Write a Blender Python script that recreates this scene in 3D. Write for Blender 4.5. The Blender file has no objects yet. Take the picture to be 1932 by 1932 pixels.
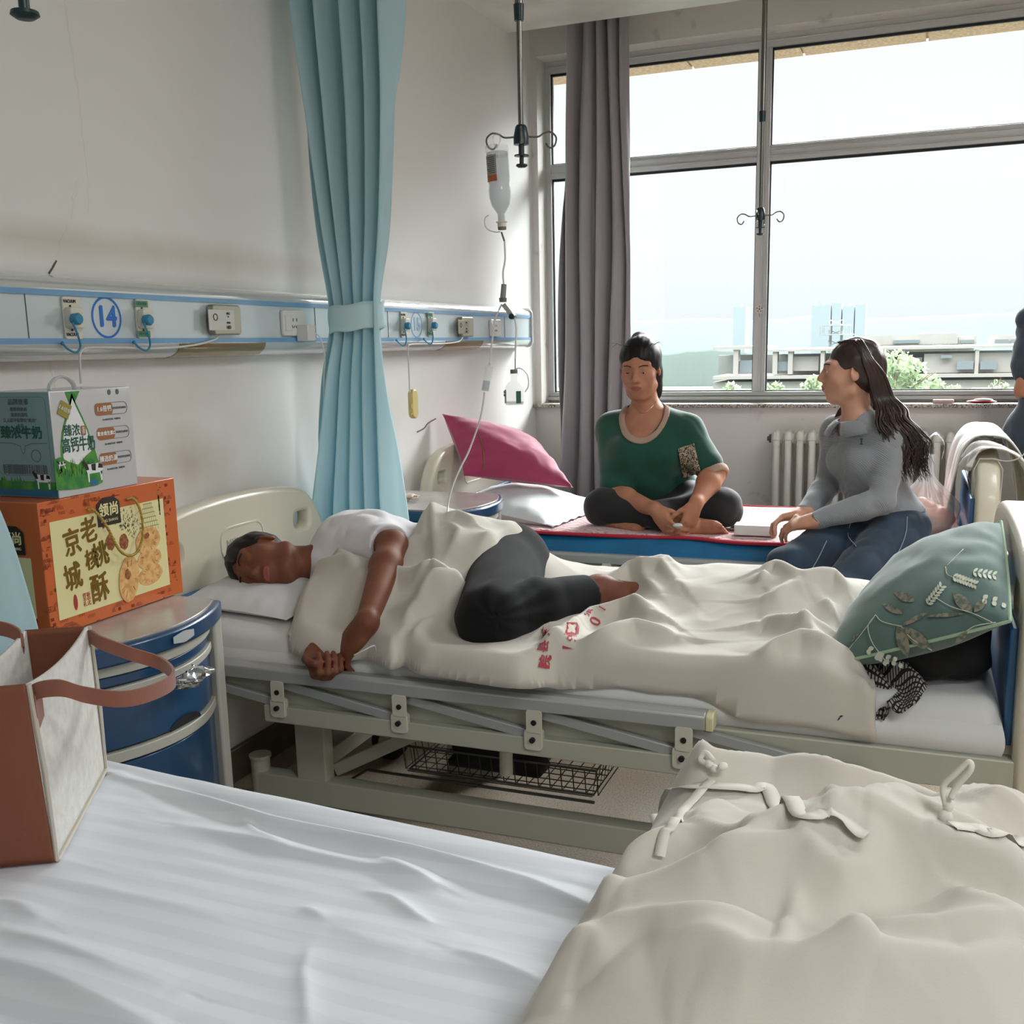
import bpy, math, random
import numpy as np
from mathutils import Matrix, Vector, Quaternion
from math import sin, cos, pi, radians, sqrt, exp
C = bpy.context.scene.collection
SC = bpy.context.scene

# ------------------------------------------------------------------ camera, sky, daylight, exposure
FPX, PPX, PPY = 1945.0, 966.0, 1016.0
_w = np.array([0.18674, 0.37154, 0.01262]); _th = np.linalg.norm(_w); _k = _w/_th
_K = np.array([[0, -_k[2], _k[1]], [_k[2], 0, -_k[0]], [-_k[1], _k[0], 0]])
RC = (np.eye(3)+sin(_th)*_K+(1-cos(_th))*_K@_K) @ np.array([[1, 0, 0], [0, 0, -1], [0, 1, 0]], float)
CAM = np.array([2.0, 0.0, 1.36])
cd = bpy.data.cameras.new('camera'); cam = bpy.data.objects.new('camera', cd); C.objects.link(cam)
cd.sensor_width = 36; cd.lens = FPX/1932*36; cd.shift_y = (PPY-966)/1932; cd.clip_start = 0.05; cd.clip_end = 3000
mw = Matrix.Identity(4)
for i in range(3):
    mw[i][0] = RC[0][i]; mw[i][1] = -RC[1][i]; mw[i][2] = -RC[2][i]; mw[i][3] = CAM[i]
cam.matrix_world = mw
SC.camera = cam

wd = bpy.data.worlds.new('overcast_sky'); SC.world = wd; wd.use_nodes = True
nt = wd.node_tree; nt.nodes.clear()
tc = nt.nodes.new('ShaderNodeTexCoord'); sx = nt.nodes.new('ShaderNodeSeparateXYZ')
nt.links.new(tc.outputs['Generated'], sx.inputs[0])
cr = nt.nodes.new('ShaderNodeValToRGB'); el = cr.color_ramp.elements
el[0].position = 0.0; el[0].color = (0.60, 0.66, 0.68, 1)
el[1].position = 1.0; el[1].color = (1, 1, 1, 1)
for p_, c_ in ((0.49, (0.62, 0.66, 0.68, 1)), (0.502, (0.90, 0.96, 1.0, 1)), (0.53, (0.95, 0.98, 1.0, 1)), (0.58, (1.0, 1.0, 1.0, 1))):
    e_ = el.new(p_); e_.color = c_
mr = nt.nodes.new('ShaderNodeMapRange'); mr.inputs[1].default_value = -1; mr.inputs[2].default_value = 1
nt.links.new(sx.outputs[2], mr.inputs[0]); nt.links.new(mr.outputs[0], cr.inputs[0])
def _mr(src, a, b, c, d):       # smooth step of one direction component
    q = nt.nodes.new('ShaderNodeMapRange'); q.interpolation_type = 'SMOOTHSTEP'; q.inputs[1].default_value = a; q.inputs[2].default_value = b; q.inputs[3].default_value = c; q.inputs[4].default_value = d
    nt.links.new(src, q.inputs[0]); return q.outputs[0]
def _ma(op, a, b):
    q = nt.nodes.new('ShaderNodeMath'); q.operation = op
    for i, v in ((0, a), (1, b)):
        if isinstance(v, float): q.inputs[i].default_value = v
        else: nt.links.new(v, q.inputs[i])
    return q.outputs[0]
# overcast with the hazy sun high on the window side: pale near the horizon, bright above 20 degrees
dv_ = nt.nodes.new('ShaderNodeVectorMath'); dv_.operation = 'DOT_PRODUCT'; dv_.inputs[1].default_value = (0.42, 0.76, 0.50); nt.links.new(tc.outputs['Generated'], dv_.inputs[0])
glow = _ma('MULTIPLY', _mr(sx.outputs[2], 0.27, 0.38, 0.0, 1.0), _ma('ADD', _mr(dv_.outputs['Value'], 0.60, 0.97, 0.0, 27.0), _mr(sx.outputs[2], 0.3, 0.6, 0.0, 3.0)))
base = _mr(sx.outputs[2], -0.02, 0.10, 0.48, 0.51)
bg = nt.nodes.new('ShaderNodeBackground'); ow = nt.nodes.new('ShaderNodeOutputWorld')
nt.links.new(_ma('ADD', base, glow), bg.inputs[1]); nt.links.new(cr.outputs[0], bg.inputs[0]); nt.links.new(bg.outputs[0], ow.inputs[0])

# daylight enters through the window: portal only guides the sky's light, it adds none
ld = bpy.data.lights.new('window_portal', 'AREA'); ld.shape = 'RECTANGLE'; ld.size = 4.4; ld.size_y = 1.9
lo = bpy.data.objects.new('window_portal', ld); C.objects.link(lo)
lo.location = (2.2, 5.78, 1.95); lo.rotation_euler = (-pi/2, 0, 0); ld.cycles.is_portal = True

# added fill lights just below the ceiling, out of view, to brighten the room
for i_, (lx, ly) in enumerate(((3.3, 0.2), (3.3, 3.0), (4.4, -1.2))):
    la = bpy.data.lights.new('ceiling_fill', 'AREA'); la.shape = 'RECTANGLE'; la.size = 1.2; la.size_y = 0.6; la.energy = 18; la.color = (0.96, 0.98, 1.0)
    lb = bpy.data.objects.new('ceiling_fill', la); C.objects.link(lb); lb.location = (lx, ly, 2.88)

vs = SC.view_settings
vs.view_transform = 'Standard'; vs.look = 'None'; vs.gamma = 1.0; vs.use_curve_mapping = False
vs.exposure = 1.1
SC.cycles.max_bounces = 10; SC.cycles.diffuse_bounces = 6; SC.cycles.glossy_bounces = 3; SC.cycles.transmission_bounces = 8
SC.cycles.transparent_max_bounces = 16; SC.cycles.caustics_reflective = False; SC.cycles.caustics_refractive = False
SC.cycles.sample_clamp_indirect = 6.0

# ------------------------------------------------------------------ helpers
def ray(px, py):
    return RC.T @ np.array([(px-PPX)/FPX, (py-PPY)/FPX, 1.0])
def at(px, py, ax, v):
    r = ray(px, py); t = (v-CAM[ax])/r[ax]; return CAM+t*r
def V(*a): return np.array(a, float)
def unit(a):
    a = np.array(a, float); return a/max(1e-9, np.linalg.norm(a))
def hexc(h):
    h = h.lstrip('#'); o = []
    for i in (0, 2, 4):
        c = int(h[i:i+2], 16)/255; o.append(c/12.92 if c <= 0.04045 else ((c+0.055)/1.055)**2.4)
    return tuple(o)+(1.0,)
def frame(o, x, y):
    x = unit(x); y = np.array(y, float); y = unit(y-x*np.dot(x, y)); z = np.cross(x, y)
    m = Matrix.Identity(4)
    for i in range(3):
        m[i][0] = x[i]; m[i][1] = y[i]; m[i][2] = z[i]; m[i][3] = o[i]
    return m
def mapts(m, v):
    a = np.array(m)[:3, :3]; t = np.array(m)[:3, 3]; return np.asarray(v, float) @ a.T + t

_rs = np.random.RandomState(5); _NG = _rs.rand(64, 64, 64).astype(np.float32)
def vnoise(p):
    p = np.asarray(p, float); i = np.floor(p).astype(int); f = p-i; f = f*f*(3-2*f); r = 0
    for dx in (0, 1):
        for dy in (0, 1):
            for dz in (0, 1):
                w = (f[..., 0] if dx else 1-f[..., 0])*(f[..., 1] if dy else 1-f[..., 1])*(f[..., 2] if dz else 1-f[..., 2])
                r = r+w*_NG[(i[..., 0]+dx) & 63, (i[..., 1]+dy) & 63, (i[..., 2]+dz) & 63]
    return r*2-1
def fbm(x, y, z=0.0, o=3, s=1.0):
    x = np.asarray(x, float)*s; y = np.asarray(y, float)*s; z = x*0+z; a = 1.0; r = 0; t = 0
    for k in range(o):
        r = r+a*vnoise(np.stack([x+17.3*k, y+9.1*k, z+3.7*k], -1)); t += a; a *= 0.5; x = x*2.03; y = y*2.03
    return r/t
def sstep(a, b, x):
    t = np.clip((np.asarray(x, float)-a)/(b-a), 0, 1); return t*t*(3-2*t)

MATS = {}
def M(name, col='#cccccc', rough=0.5, metal=0.0, bump=None, var=None, sheen=0.0, trans=0.0, alpha=1.0, spec=0.5, coat=0.0, sub=0.0, transl=0.0):
    """one procedural material; var=(scale, hex colour, low, high) breaks the colour up, bump=(scale, strength, detail)"""
    if name in MATS: return MATS[name]
    m = bpy.data.materials.new(name); m.use_nodes = True; n = m.node_tree; b = n.nodes['Principled BSDF']; L = n.links.new
    b.inputs['Base Color'].default_value = hexc(col); b.inputs['Roughness'].default_value = rough; b.inputs['Metallic'].default_value = metal
    b.inputs['Specular IOR Level'].default_value = spec; b.inputs['Coat Weight'].default_value = coat
    b.inputs['Sheen Weight'].default_value = sheen; b.inputs['Transmission Weight'].default_value = trans; b.inputs['Alpha'].default_value = alpha
    if sub:
        b.inputs['Subsurface Weight'].default_value = sub; b.inputs['Subsurface Radius'].default_value = (0.02, 0.008, 0.004); b.inputs['Subsurface Scale'].default_value = 0.5
    if var or bump:
        t = n.nodes.new('ShaderNodeTexCoord')
    if var:
        z = n.nodes.new('ShaderNodeTexNoise'); z.inputs['Scale'].default_value = var[0]; z.inputs['Detail'].default_value = 4; L(t.outputs['Object'], z.inputs['Vector'])
        r = n.nodes.new('ShaderNodeValToRGB'); r.color_ramp.elements[0].position = var[2]; r.color_ramp.elements[1].position = var[3]
        r.color_ramp.elements[0].color = hexc(col); r.color_ramp.elements[1].color = hexc(var[1]); L(z.outputs['Fac'], r.inputs[0]); L(r.outputs[0], b.inputs['Base Color'])
    if bump:
        z = n.nodes.new('ShaderNodeTexNoise'); z.inputs['Scale'].default_value = bump[0]; z.inputs['Detail'].default_value = bump[2] if len(bump) > 2 else 3; L(t.outputs['Object'], z.inputs['Vector'])
        u = n.nodes.new('ShaderNodeBump'); u.inputs['Strength'].default_value = bump[1]; u.inputs['Distance'].default_value = 0.002; L(z.outputs['Fac'], u.inputs['Height']); L(u.outputs[0], b.inputs['Normal'])
    if transl:
        tl = n.nodes.new('ShaderNodeBsdfTranslucent'); tl.inputs[0].default_value = hexc(col); mx = n.nodes.new('ShaderNodeMixShader'); mx.inputs[0].default_value = transl
        o = n.nodes['Material Output']; L(b.outputs[0], mx.inputs[1]); L(tl.outputs[0], mx.inputs[2]); L(mx.outputs[0], o.inputs[0])
    MATS[name] = m; return m

LOC = {}
class MB:
    """collects shapes and links them as one mesh object"""
    def __init__(s): s.v = []; s.f = []; s.n = 0; s.mi = []; s.cur = 0
    def add(s, v, f):
        v = np.asarray(v, float).reshape(-1, 3); s.v.append(v); o = s.n
        s.f += [tuple(int(i)+o for i in q) for q in f]; s.mi += [s.cur]*len(f); s.n += len(v); return s
    def box(s, c, d, m=None):
        x, y, z = np.array(d)/2.0
        v = np.array([(a*x, b*y, e*z) for a in (-1, 1) for b in (-1, 1) for e in (-1, 1)])
        f = [(0, 1, 3, 2), (4, 6, 7, 5), (0, 4, 5, 1), (2, 3, 7, 6), (0, 2, 6, 4), (1, 5, 7, 3)]
        v = mapts(m, v) if m is not None else v
        return s.add(v+np.array(c, float), f)
    def box2(s, a, b):
        a = np.array(a, float); b = np.array(b, float); return s.box((a+b)/2, np.abs(b-a))
    def bar(s, a, b, w, h, up=(0, 0, 1)):
        a = np.array(a, float); b = np.array(b, float); m = frame((0, 0, 0), b-a, np.cross(up, b-a))
        return s.box((a+b)/2, (np.linalg.norm(b-a), w, h), m)
    def tube(s, pts, r, n=8, closed=False, cap=True):
        p = np.array(pts, float); N = len(p); r = np.full(N, r) if np.isscalar(r) else np.array(r, float)
        t = (np.roll(p, -1, 0)-np.roll(p, 1, 0)) if closed else np.gradient(p, axis=0)
        t /= np.maximum(1e-9, np.linalg.norm(t, axis=1))[:, None]
        u = np.cross(t[0], (0, 0, 1)); u = u if np.linalg.norm(u) > 0.1 else np.cross(t[0], (0, 1, 0)); u = unit(u); V_ = []
        a = np.arange(n)*2*pi/n
        for i in range(N):
            u = unit(u-t[i]*np.dot(u, t[i])); w = np.cross(t[i], u)
            V_.append(p[i]+r[i]*(np.cos(a)[:, None]*u+np.sin(a)[:, None]*w))
        f = [(i*n+j, i*n+(j+1) % n, ((i+1) % N)*n+(j+1) % n, ((i+1) % N)*n+j) for i in range(N if closed else N-1) for j in range(n)]
        if cap and not closed: f += [tuple(range(n))[::-1], tuple((N-1)*n+j for j in range(n))]
        return s.add(np.concatenate(V_), f)
    def cyl(s, a, b, r, r2=None, n=20):
        a = np.array(a, float); b = np.array(b, float); return s.tube([a, a+(b-a)*0.5, b], [r, (r+(r if r2 is None else r2))/2, r if r2 is None else r2], n)
    def lathe(s, prof, o=(0, 0, 0), n=28, m=None):
        a = np.arange(n)*2*pi/n; v = np.array([(r*cos(t), r*sin(t), z) for r, z in prof for t in a])
        f = [(i*n+j, i*n+(j+1) % n, (i+1)*n+(j+1) % n, (i+1)*n+j) for i in range(len(prof)-1) for j in range(n)]
        f += [tuple(range(n))[::-1], tuple((len(prof)-1)*n+j for j in range(n))]
        v = mapts(m, v) if m is not None else v
        return s.add(v+np.array(o, float), f)
    def ball(s, c, r, n=16, m=None):
        r = np.array(r if np.ndim(r) else (r, r, r), float); k = n//2
        prof = [(max(1e-4, sin(pi*i/k)), -cos(pi*i/k)) for i in range(k+1)]
        t = MB().lathe(prof, n=n); v = t.v[0]*r
        v = mapts(m, v) if m is not None else v
        return s.add(v+np.array(c, float), t.f)
    def grid(s, P, wrap=False):
        P = np.asarray(P, float); a, b = P.shape[:2]
        f = [(i*b+j, i*b+(j+1) % b, (i+1)*b+(j+1) % b, (i+1)*b+j) for i in range(a-1) for j in range(b if wrap else b-1)]
        return s.add(P.reshape(-1, 3), f)
    def poly(s, pts2, m, t=0.0005):
        p = [(a, b) for a, b in pts2]; n = len(p)
        v = [(a, b, 0) for a, b in p]+[(a, b, t) for a, b in p]
        ar = sum(p[i][0]*p[(i+1) % n][1]-p[(i+1) % n][0]*p[i][1] for i in range(n))
        top = tuple(range(n, 2*n)); f = [top if ar > 0 else top[::-1]]
        f += [((i, (i+1) % n, n+(i+1) % n, n+i) if ar > 0 else (n+i, n+(i+1) % n, (i+1) % n, i)) for i in range(n)]
        return s.add(mapts(m, v), f)
    def build(s, name, mat=None, parent=None, bevel=0.0, seg=2, angle=35, smooth=True, origin=None, sub=0, solid=0.0):
        me = bpy.data.meshes.new(name); v = np.concatenate(s.v) if s.v else np.zeros((0, 3))
        if parent is not None: o = np.array(LOC[parent.name])
        elif origin is not None: o = np.array(origin, float)
        else: o = np.array([(v[:, 0].min()+v[:, 0].max())/2, (v[:, 1].min()+v[:, 1].max())/2, v[:, 2].min()])
        me.from_pydata((v-o).tolist(), [], s.f); me.update()
        ml = mat if isinstance(mat, (list, tuple)) else [mat]
        for q in ml: me.materials.append(q)
        if len(ml) > 1: me.polygons.foreach_set('material_index', s.mi)
        ob = bpy.data.objects.new(name, me); C.objects.link(ob); LOC[ob.name] = tuple(o)
        if parent is not None: ob.parent = parent
        else: ob.location = o
        if smooth:
            me.shade_smooth()
            if angle: me.set_sharp_from_angle(angle=radians(angle))
        if solid: d = ob.modifiers.new('s', 'SOLIDIFY'); d.thickness = solid; d.offset = 0
        if sub: d = ob.modifiers.new('u', 'SUBSURF'); d.levels = sub; d.render_levels = sub
        if bevel: d = ob.modifiers.new('b', 'BEVEL'); d.width = bevel; d.segments = seg; d.limit_method = 'ANGLE'; d.angle_limit = radians(40)
        return ob

def _ev(cu):
    ob = bpy.data.objects.new('tmp', cu); C.objects.link(ob); dg = bpy.context.evaluated_depsgraph_get()
    me = bpy.data.meshes.new_from_object(ob.evaluated_get(dg)); C.objects.unlink(ob); bpy.data.objects.remove(ob)
    v = np.array([x.co[:] for x in me.vertices]).reshape(-1, 3); f = [tuple(p.vertices) for p in me.polygons]; bpy.data.meshes.remove(me); return v, f
def plate(mb, outline, holes, th, bev, m):
    """flat board from an outline with holes, th thick, lying z 0..th in frame m"""
    cu = bpy.data.curves.new('c', 'CURVE'); cu.dimensions = '2D'; cu.fill_mode = 'BOTH'; cu.extrude = max(0, th/2-bev); cu.bevel_depth = bev; cu.bevel_resolution = 2
    for L in [outline]+list(holes):
        sp = cu.splines.new('POLY'); sp.points.add(len(L)-1); sp.use_cyclic_u = True
        for i, (a, b) in enumerate(L): sp.points[i].co = (a, b, 0, 1)
    v, f = _ev(cu); bpy.data.curves.remove(cu); v[:, 2] += th/2; mb.add(mapts(m, v), f); return mb
def text(mb, s, size, m, ext=0.0003, bold=0.0, align='CENTER', sp=1.0, line=1.0, sx=1.0):
    cu = bpy.data.curves.new('t', 'FONT'); cu.body = s; cu.size = size; cu.extrude = ext; cu.align_x = align; cu.align_y = 'CENTER'
    cu.space_character = sp; cu.space_line = line; cu.resolution_u = 3
    v, f = _ev(cu); bpy.data.curves.remove(cu)
    if len(v):
        v[:, 2] += ext; v[:, 0] *= sx
        for k, (a, b) in enumerate(((0, 0), (1, 0.4), (-1, -0.4), (0.3, 1), (-0.3, -1)) if bold else ((0, 0),)): mb.add(mapts(m, v+V(a*bold, b*bold, 0.00001*k)), f)
    return mb
def ellp(cx, cy, a, b, n=24, rot=0.0, t0=0.0, t1=2*pi):
    o = []
    for i in range(n):
        t = t0+(t1-t0)*i/(n if abs(t1-t0-2*pi) < 1e-6 else n-1); x, y = a*cos(t), b*sin(t); o.append((cx+x*cos(rot)-y*sin(rot), cy+x*sin(rot)+y*cos(rot)))
    return o
def rrect(cx, cy, w, h, r, n=6):
    o = []
    for (sx_, sy_, a0) in ((1, 1, 0), (-1, 1, 90), (-1, -1, 180), (1, -1, 270)):
        for i in range(n+1):
            t = radians(a0+90*i/n); o.append((cx+sx_*(w/2-r)+r*cos(t), cy+sy_*(h/2-r)+r*sin(t)))
    return o
def empty(name, loc):
    o = bpy.data.objects.new(name, None); C.objects.link(o); o.location = loc; LOC[o.name] = tuple(loc); o.empty_display_size = 0.1; return o
def tag(o, label, cat, group=None, kind=None):
    o['label'] = label; o['category'] = cat
    if group: o['group'] = group
    if kind: o['kind'] = kind
    return o
def struct(o): o['kind'] = 'structure'; return o
def copy_tree(o, parent=None):
    c = o.copy(); C.objects.link(c); c.parent = parent; LOC[c.name] = LOC[o.name]
    for ch in list(o.children): copy_tree(ch, c)
    return c
def spline(pts, n=8):
    p = np.array(pts, float); q = np.vstack([2*p[0]-p[1], p, 2*p[-1]-p[-2]]); o = []
    for i in range(1, len(q)-2):
        for t in np.linspace(0, 1, n, endpoint=False):
            o.append(0.5*((2*q[i])+(-q[i-1]+q[i+1])*t+(2*q[i-1]-5*q[i]+4*q[i+1]-q[i+2])*t*t+(-q[i-1]+3*q[i]-3*q[i+1]+q[i+2])*t**3))
    o.append(q[-2]); return np.array(o)

# smooth implicit surfaces -> one continuous mesh
def sd_prim(P, q):
    k = q[0]
    if k == 'c':                                   # tapered limb a->b
        a, b, ra, rb = np.array(q[1], float), np.array(q[2], float), q[3], q[4]; ba = b-a
        t = np.clip(((P-a)@ba)/max(1e-9, ba@ba), 0, 1); return np.linalg.norm(P-a-t[:, None]*ba, axis=1)-(ra+(rb-ra)*t)
    if k == 'e':                                   # ellipsoid centre, radii, rotation (columns = axes)
        c, r = np.array(q[1], float), np.array(q[2], float); R_ = q[3]; d = P-c
        if R_ is not None: d = d@R_
        k0 = np.linalg.norm(d/r, axis=1); k1 = np.linalg.norm(d/(r*r), axis=1); return k0*(k0-1)/np.maximum(1e-9, k1)
    if k == 'b':                                   # rounded box centre, half sizes, rotation, radius
        c, r = np.array(q[1], float), np.array(q[2], float); R_ = q[3]; d = P-c
        if R_ is not None: d = d@R_
        w = np.abs(d)-r+q[4]; return np.linalg.norm(np.maximum(w, 0), axis=1)+np.minimum(w.max(1), 0)-q[4]
    if k == 'p':                                   # half-space: point, outward normal
        return (P-np.array(q[1], float))@unit(q[2])
def sd_eval(P, prims, warp=None):
    d = np.full(len(P), 9.0)
    for q, op, k in prims:
        e = sd_prim(P, q)
        if op == '+':
            if k <= 0: d = np.minimum(d, e)
            else: h = np.clip(0.5+0.5*(e-d)/k, 0, 1); d = e*(1-h)+d*h-k*h*(1-h)
        elif op == '-':
            e = -e
            if k <= 0: d = np.maximum(d, e)
            else: h = np.clip(0.5-0.5*(e-d)/k, 0, 1); d = e*(1-h)+d*h+k*h*(1-h)
        elif op == '&':
            if k <= 0: d = np.maximum(d, e)
            else: h = np.clip(0.5-0.5*(e-d)/k, 0, 1); d = e*(1-h)+d*h+k*h*(1-h)
    if warp is not None: d = d+warp(P)
    return d
def sdf_mesh(prims, lo, hi, h, warp=None, B=8):
    lo = np.array(lo, float); hi = np.array(hi, float); nb = np.ceil((hi-lo)/(h*B)).astype(int)+1; N = nb*B
    D = np.full(tuple(N), 1.0, np.float32)
    bc = np.stack(np.meshgrid(*[np.arange(k) for k in nb], indexing='ij'), -1).reshape(-1, 3)
    ctr = lo+(bc+0.5)*h*B; dc = sd_eval(ctr, prims, warp); act = bc[np.abs(dc) < h*B*1.35+0.012]
    for b in bc[dc < -(h*B*1.35+0.012)]: D[b[0]*B:b[0]*B+B, b[1]*B:b[1]*B+B, b[2]*B:b[2]*B+B] = -1
    off = np.stack(np.meshgrid(*[np.arange(B)]*3, indexing='ij'), -1).reshape(-1, 3)
    for s in range(0, len(act), 400):
        a = act[s:s+400]; idx = (a[:, None]*B+off[None]).reshape(-1, 3); d = sd_eval(lo+idx*h, prims, warp); D[idx[:, 0], idx[:, 1], idx[:, 2]] = d
    S = D < 0; c = [S[i:N[0]-1+i, j:N[1]-1+j, k:N[2]-1+k] for i in (0, 1) for j in (0, 1) for k in (0, 1)]
    cnt = sum(x.astype(np.int8) for x in c); cell = (cnt > 0) & (cnt < 8); ci = np.argwhere(cell); vid = np.full(cell.shape, -1, np.int64); vid[tuple(ci.T)] = np.arange(len(ci))
    acc = np.zeros((len(ci), 3)); w = np.zeros(len(ci))
    for ax in range(3):
        for u in (0, 1):
            for v in (0, 1):
                o0 = np.zeros(3, int); o0[(ax+1) % 3] = u; o0[(ax+2) % 3] = v; o1 = o0.copy(); o1[ax] = 1
                a0 = ci+o0; a1 = ci+o1; d0 = D[tuple(a0.T)]; d1 = D[tuple(a1.T)]; m = (d0 < 0) != (d1 < 0)
                t = np.where(m, d0/np.where(m, d0-d1, 1), 0); pt = o0+(o1-o0)*t[:, None]; acc[m] += pt[m]; w[m] += 1
    vert = lo+(ci+acc/np.maximum(w, 1)[:, None])*h; F = []
    for ax in range(3):
        sl0 = [slice(1, n-1) for n in N]; sl0[ax] = slice(0, N[ax]-1); sl1 = list(sl0); sl1[ax] = slice(1, N[ax])
        s0 = S[tuple(sl0)]; s1 = S[tuple(sl1)]; e = np.argwhere(s0 != s1); st_ = s0[tuple(e.T)]
        off_ = np.array([1, 1, 1]); off_[ax] = 0; e = e+off_; u, v = (ax+1) % 3, (ax+2) % 3; eu = np.zeros(3, int); eu[u] = 1; ev = np.zeros(3, int); ev[v] = 1
        q = np.stack([vid[tuple((e-eu-ev).T)], vid[tuple((e-ev).T)], vid[tuple(e.T)], vid[tuple((e-eu).T)]], 1)
        q[~st_] = q[~st_][:, ::-1]; q = q[(q >= 0).all(1)]; F.append(q)
    return vert, np.concatenate(F)
def relax(v, f, it=2, lam=0.5):
    e = np.concatenate([f[:, [0, 1]], f[:, [1, 2]], f[:, [2, 3]], f[:, [3, 0]]]); n = len(v)
    cnt = np.bincount(e[:, 0], minlength=n)+np.bincount(e[:, 1], minlength=n)
    for _ in range(it):
        a = np.stack([np.bincount(e[:, 0], v[e[:, 1], k], n)+np.bincount(e[:, 1], v[e[:, 0], k], n) for k in range(3)], 1)/np.maximum(1, cnt)[:, None]; v = v+lam*(a-v)
    return v
def sdf_obj(name, prims, lo, hi, h, mat, parent=None, warp=None, it=2, matfn=None, origin=None):
    v, f = sdf_mesh(prims, lo, hi, h, warp); v = relax(v, f, it)
    mb = MB(); mb.v = [v]; mb.f = [tuple(q) for q in f.tolist()]; mb.n = len(v)
    mb.mi = (matfn(v[f].mean(1)).astype(int).tolist() if matfn else [0]*len(f))
    return mb.build(name, mat, parent, angle=0, origin=origin)
def cone(a, b, ra, rb, k=0.02, op='+'): return (('c', a, b, ra, rb), op, k)
def ell(c, r, R_=None, k=0.02, op='+'): return (('e', c, r, R_), op, k)
def rbox(c, r, R_=None, rad=0.01, k=0.01, op='+'): return (('b', c, r, R_, rad), op, k)
def bounds(prims, pad=0.03):
    lo = np.full(3, 9e9); hi = -lo
    for q, op, k in prims:
        if op != '+': continue
        if q[0] == 'c': pts = [np.array(q[1])-q[3], np.array(q[1])+q[3], np.array(q[2])-q[4], np.array(q[2])+q[4]]
        else: r = max(q[2]); pts = [np.array(q[1])-r, np.array(q[1])+r]
        for p in pts: lo = np.minimum(lo, p); hi = np.maximum(hi, p)
    return lo-pad, hi+pad
# ------------------------------------------------------------------ the room
def wall_mat():
    m = M('wall_paint', '#e8e7e4', 0.42, bump=(40, 0.08), spec=0.35); n = m.node_tree; b = n.nodes['Principled BSDF']; L = n.links.new
    t = n.nodes.new('ShaderNodeTexCoord'); z = n.nodes.new('ShaderNodeTexNoise'); z.inputs['Scale'].default_value = 5; z.inputs['Detail'].default_value = 5; L(t.outputs['Object'], z.inputs[0])
    prev = None
    base = n.nodes.new('ShaderNodeRGB'); base.outputs[0].default_value = hexc('#e8e7e4'); prev = base.outputs[0]
    # dirt with its own outline: smudge under the service panel, yellowed band above it, scuffs low on the wall
    for (cy, cz, ry, rz, col, k) in ((2.50, 1.04, 0.22, 0.13, '#a38d70', 0.6), (2.42, 1.20, 0.42, 0.22, '#b9ab95', 0.25), (2.0, 1.64, 2.6, 0.055, '#b3a284', 0.4), (3.0, 0.25, 4.0, 0.25, '#a9a195', 0.4), (4.3, 1.15, 0.5, 0.2, '#bfae97', 0.15)):
        mp = n.nodes.new('ShaderNodeMapping'); mp.vector_type = 'TEXTURE'; mp.inputs['Location'].default_value = (0, cy, cz); mp.inputs['Scale'].default_value = (9, ry, rz); L(t.outputs['Object'], mp.inputs[0])
        le = n.nodes.new('ShaderNodeVectorMath'); le.operation = 'LENGTH'; L(mp.outputs[0], le.inputs[0])
        ad = n.nodes.new('ShaderNodeMath'); ad.operation = 'ADD'; L(le.outputs['Value'], ad.inputs[0]); L(z.outputs['Fac'], ad.inputs[1])
        r = n.nodes.new('ShaderNodeMapRange'); r.inputs[1].default_value = 1.55; r.inputs[2].default_value = 0.5; r.inputs[4].default_value = k; L(ad.outputs[0], r.inputs[0])
        mx = n.nodes.new('ShaderNodeMixRGB'); mx.inputs[2].default_value = hexc(col); L(r.outputs[0], mx.inputs[0]); L(prev, mx.inputs[1]); prev = mx.outputs[0]
    L(prev, b.inputs['Base Color']); return m
m_wall = wall_mat(); O0 = (0, 0, 0)
m_ceil = M('ceiling_paint', '#e6e4df', 0.7, var=(3, '#cfccc4', 0.35, 0.7))
def floor_mat():
    m = M('speckled_floor', '#a89a8a', 0.38, spec=0.4); n = m.node_tree; b = n.nodes['Principled BSDF']; L = n.links.new; t = n.nodes.new('ShaderNodeTexCoord')
    z = n.nodes.new('ShaderNodeTexNoise'); z.inputs['Scale'].default_value = 190; z.inputs['Detail'].default_value = 5; L(t.outputs['Object'], z.inputs[0])
    r = n.nodes.new('ShaderNodeValToRGB'); e = r.color_ramp.elements; e[0].position = 0.33; e[0].color = hexc('#8a7b6c'); e[1].position = 0.62; e[1].color = hexc('#b5a694')
    k = e.new(0.45); k.color = hexc('#a39484'); L(z.outputs['Fac'], r.inputs[0]); L(r.outputs[0], b.inputs['Base Color']); return m
m_floor = floor_mat()
XR, YF, YW, YP, ZC = 6.4, -2.8, 5.5, 5.17, 2.9
struct(MB().box2((-0.2, YF-0.2, -0.1), (XR+0.2, YW+0.3, 0)).build('floor', m_floor, origin=O0, smooth=False))
struct(MB().box2((-0.2, YF-0.2, ZC), (XR+0.2, YP, ZC+0.28)).box2((-0.2, YP, ZC+0.2), (XR+0.2, YW+0.3, ZC+0.28)).build('ceiling', m_ceil, origin=O0, smooth=False))
wl = struct(MB().box2((-0.2, YF, 0), (0, YW+0.3, ZC+0.2)).build('wall_left', m_wall, origin=O0, smooth=False))
struct(MB().box2((XR, YF, 0), (XR+0.2, YW+0.3, ZC+0.2)).build('wall_right', m_wall, origin=O0, smooth=False))
struct(MB().box2((0, YF-0.2, 0), (XR, YF, ZC+0.2)).build('wall_front', m_wall, origin=O0, smooth=False))
zs = at(1400, 762, 1, 5.46)[2]; zl = at(1183, 85, 1, YW)[2]; ze = 4.55
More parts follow.
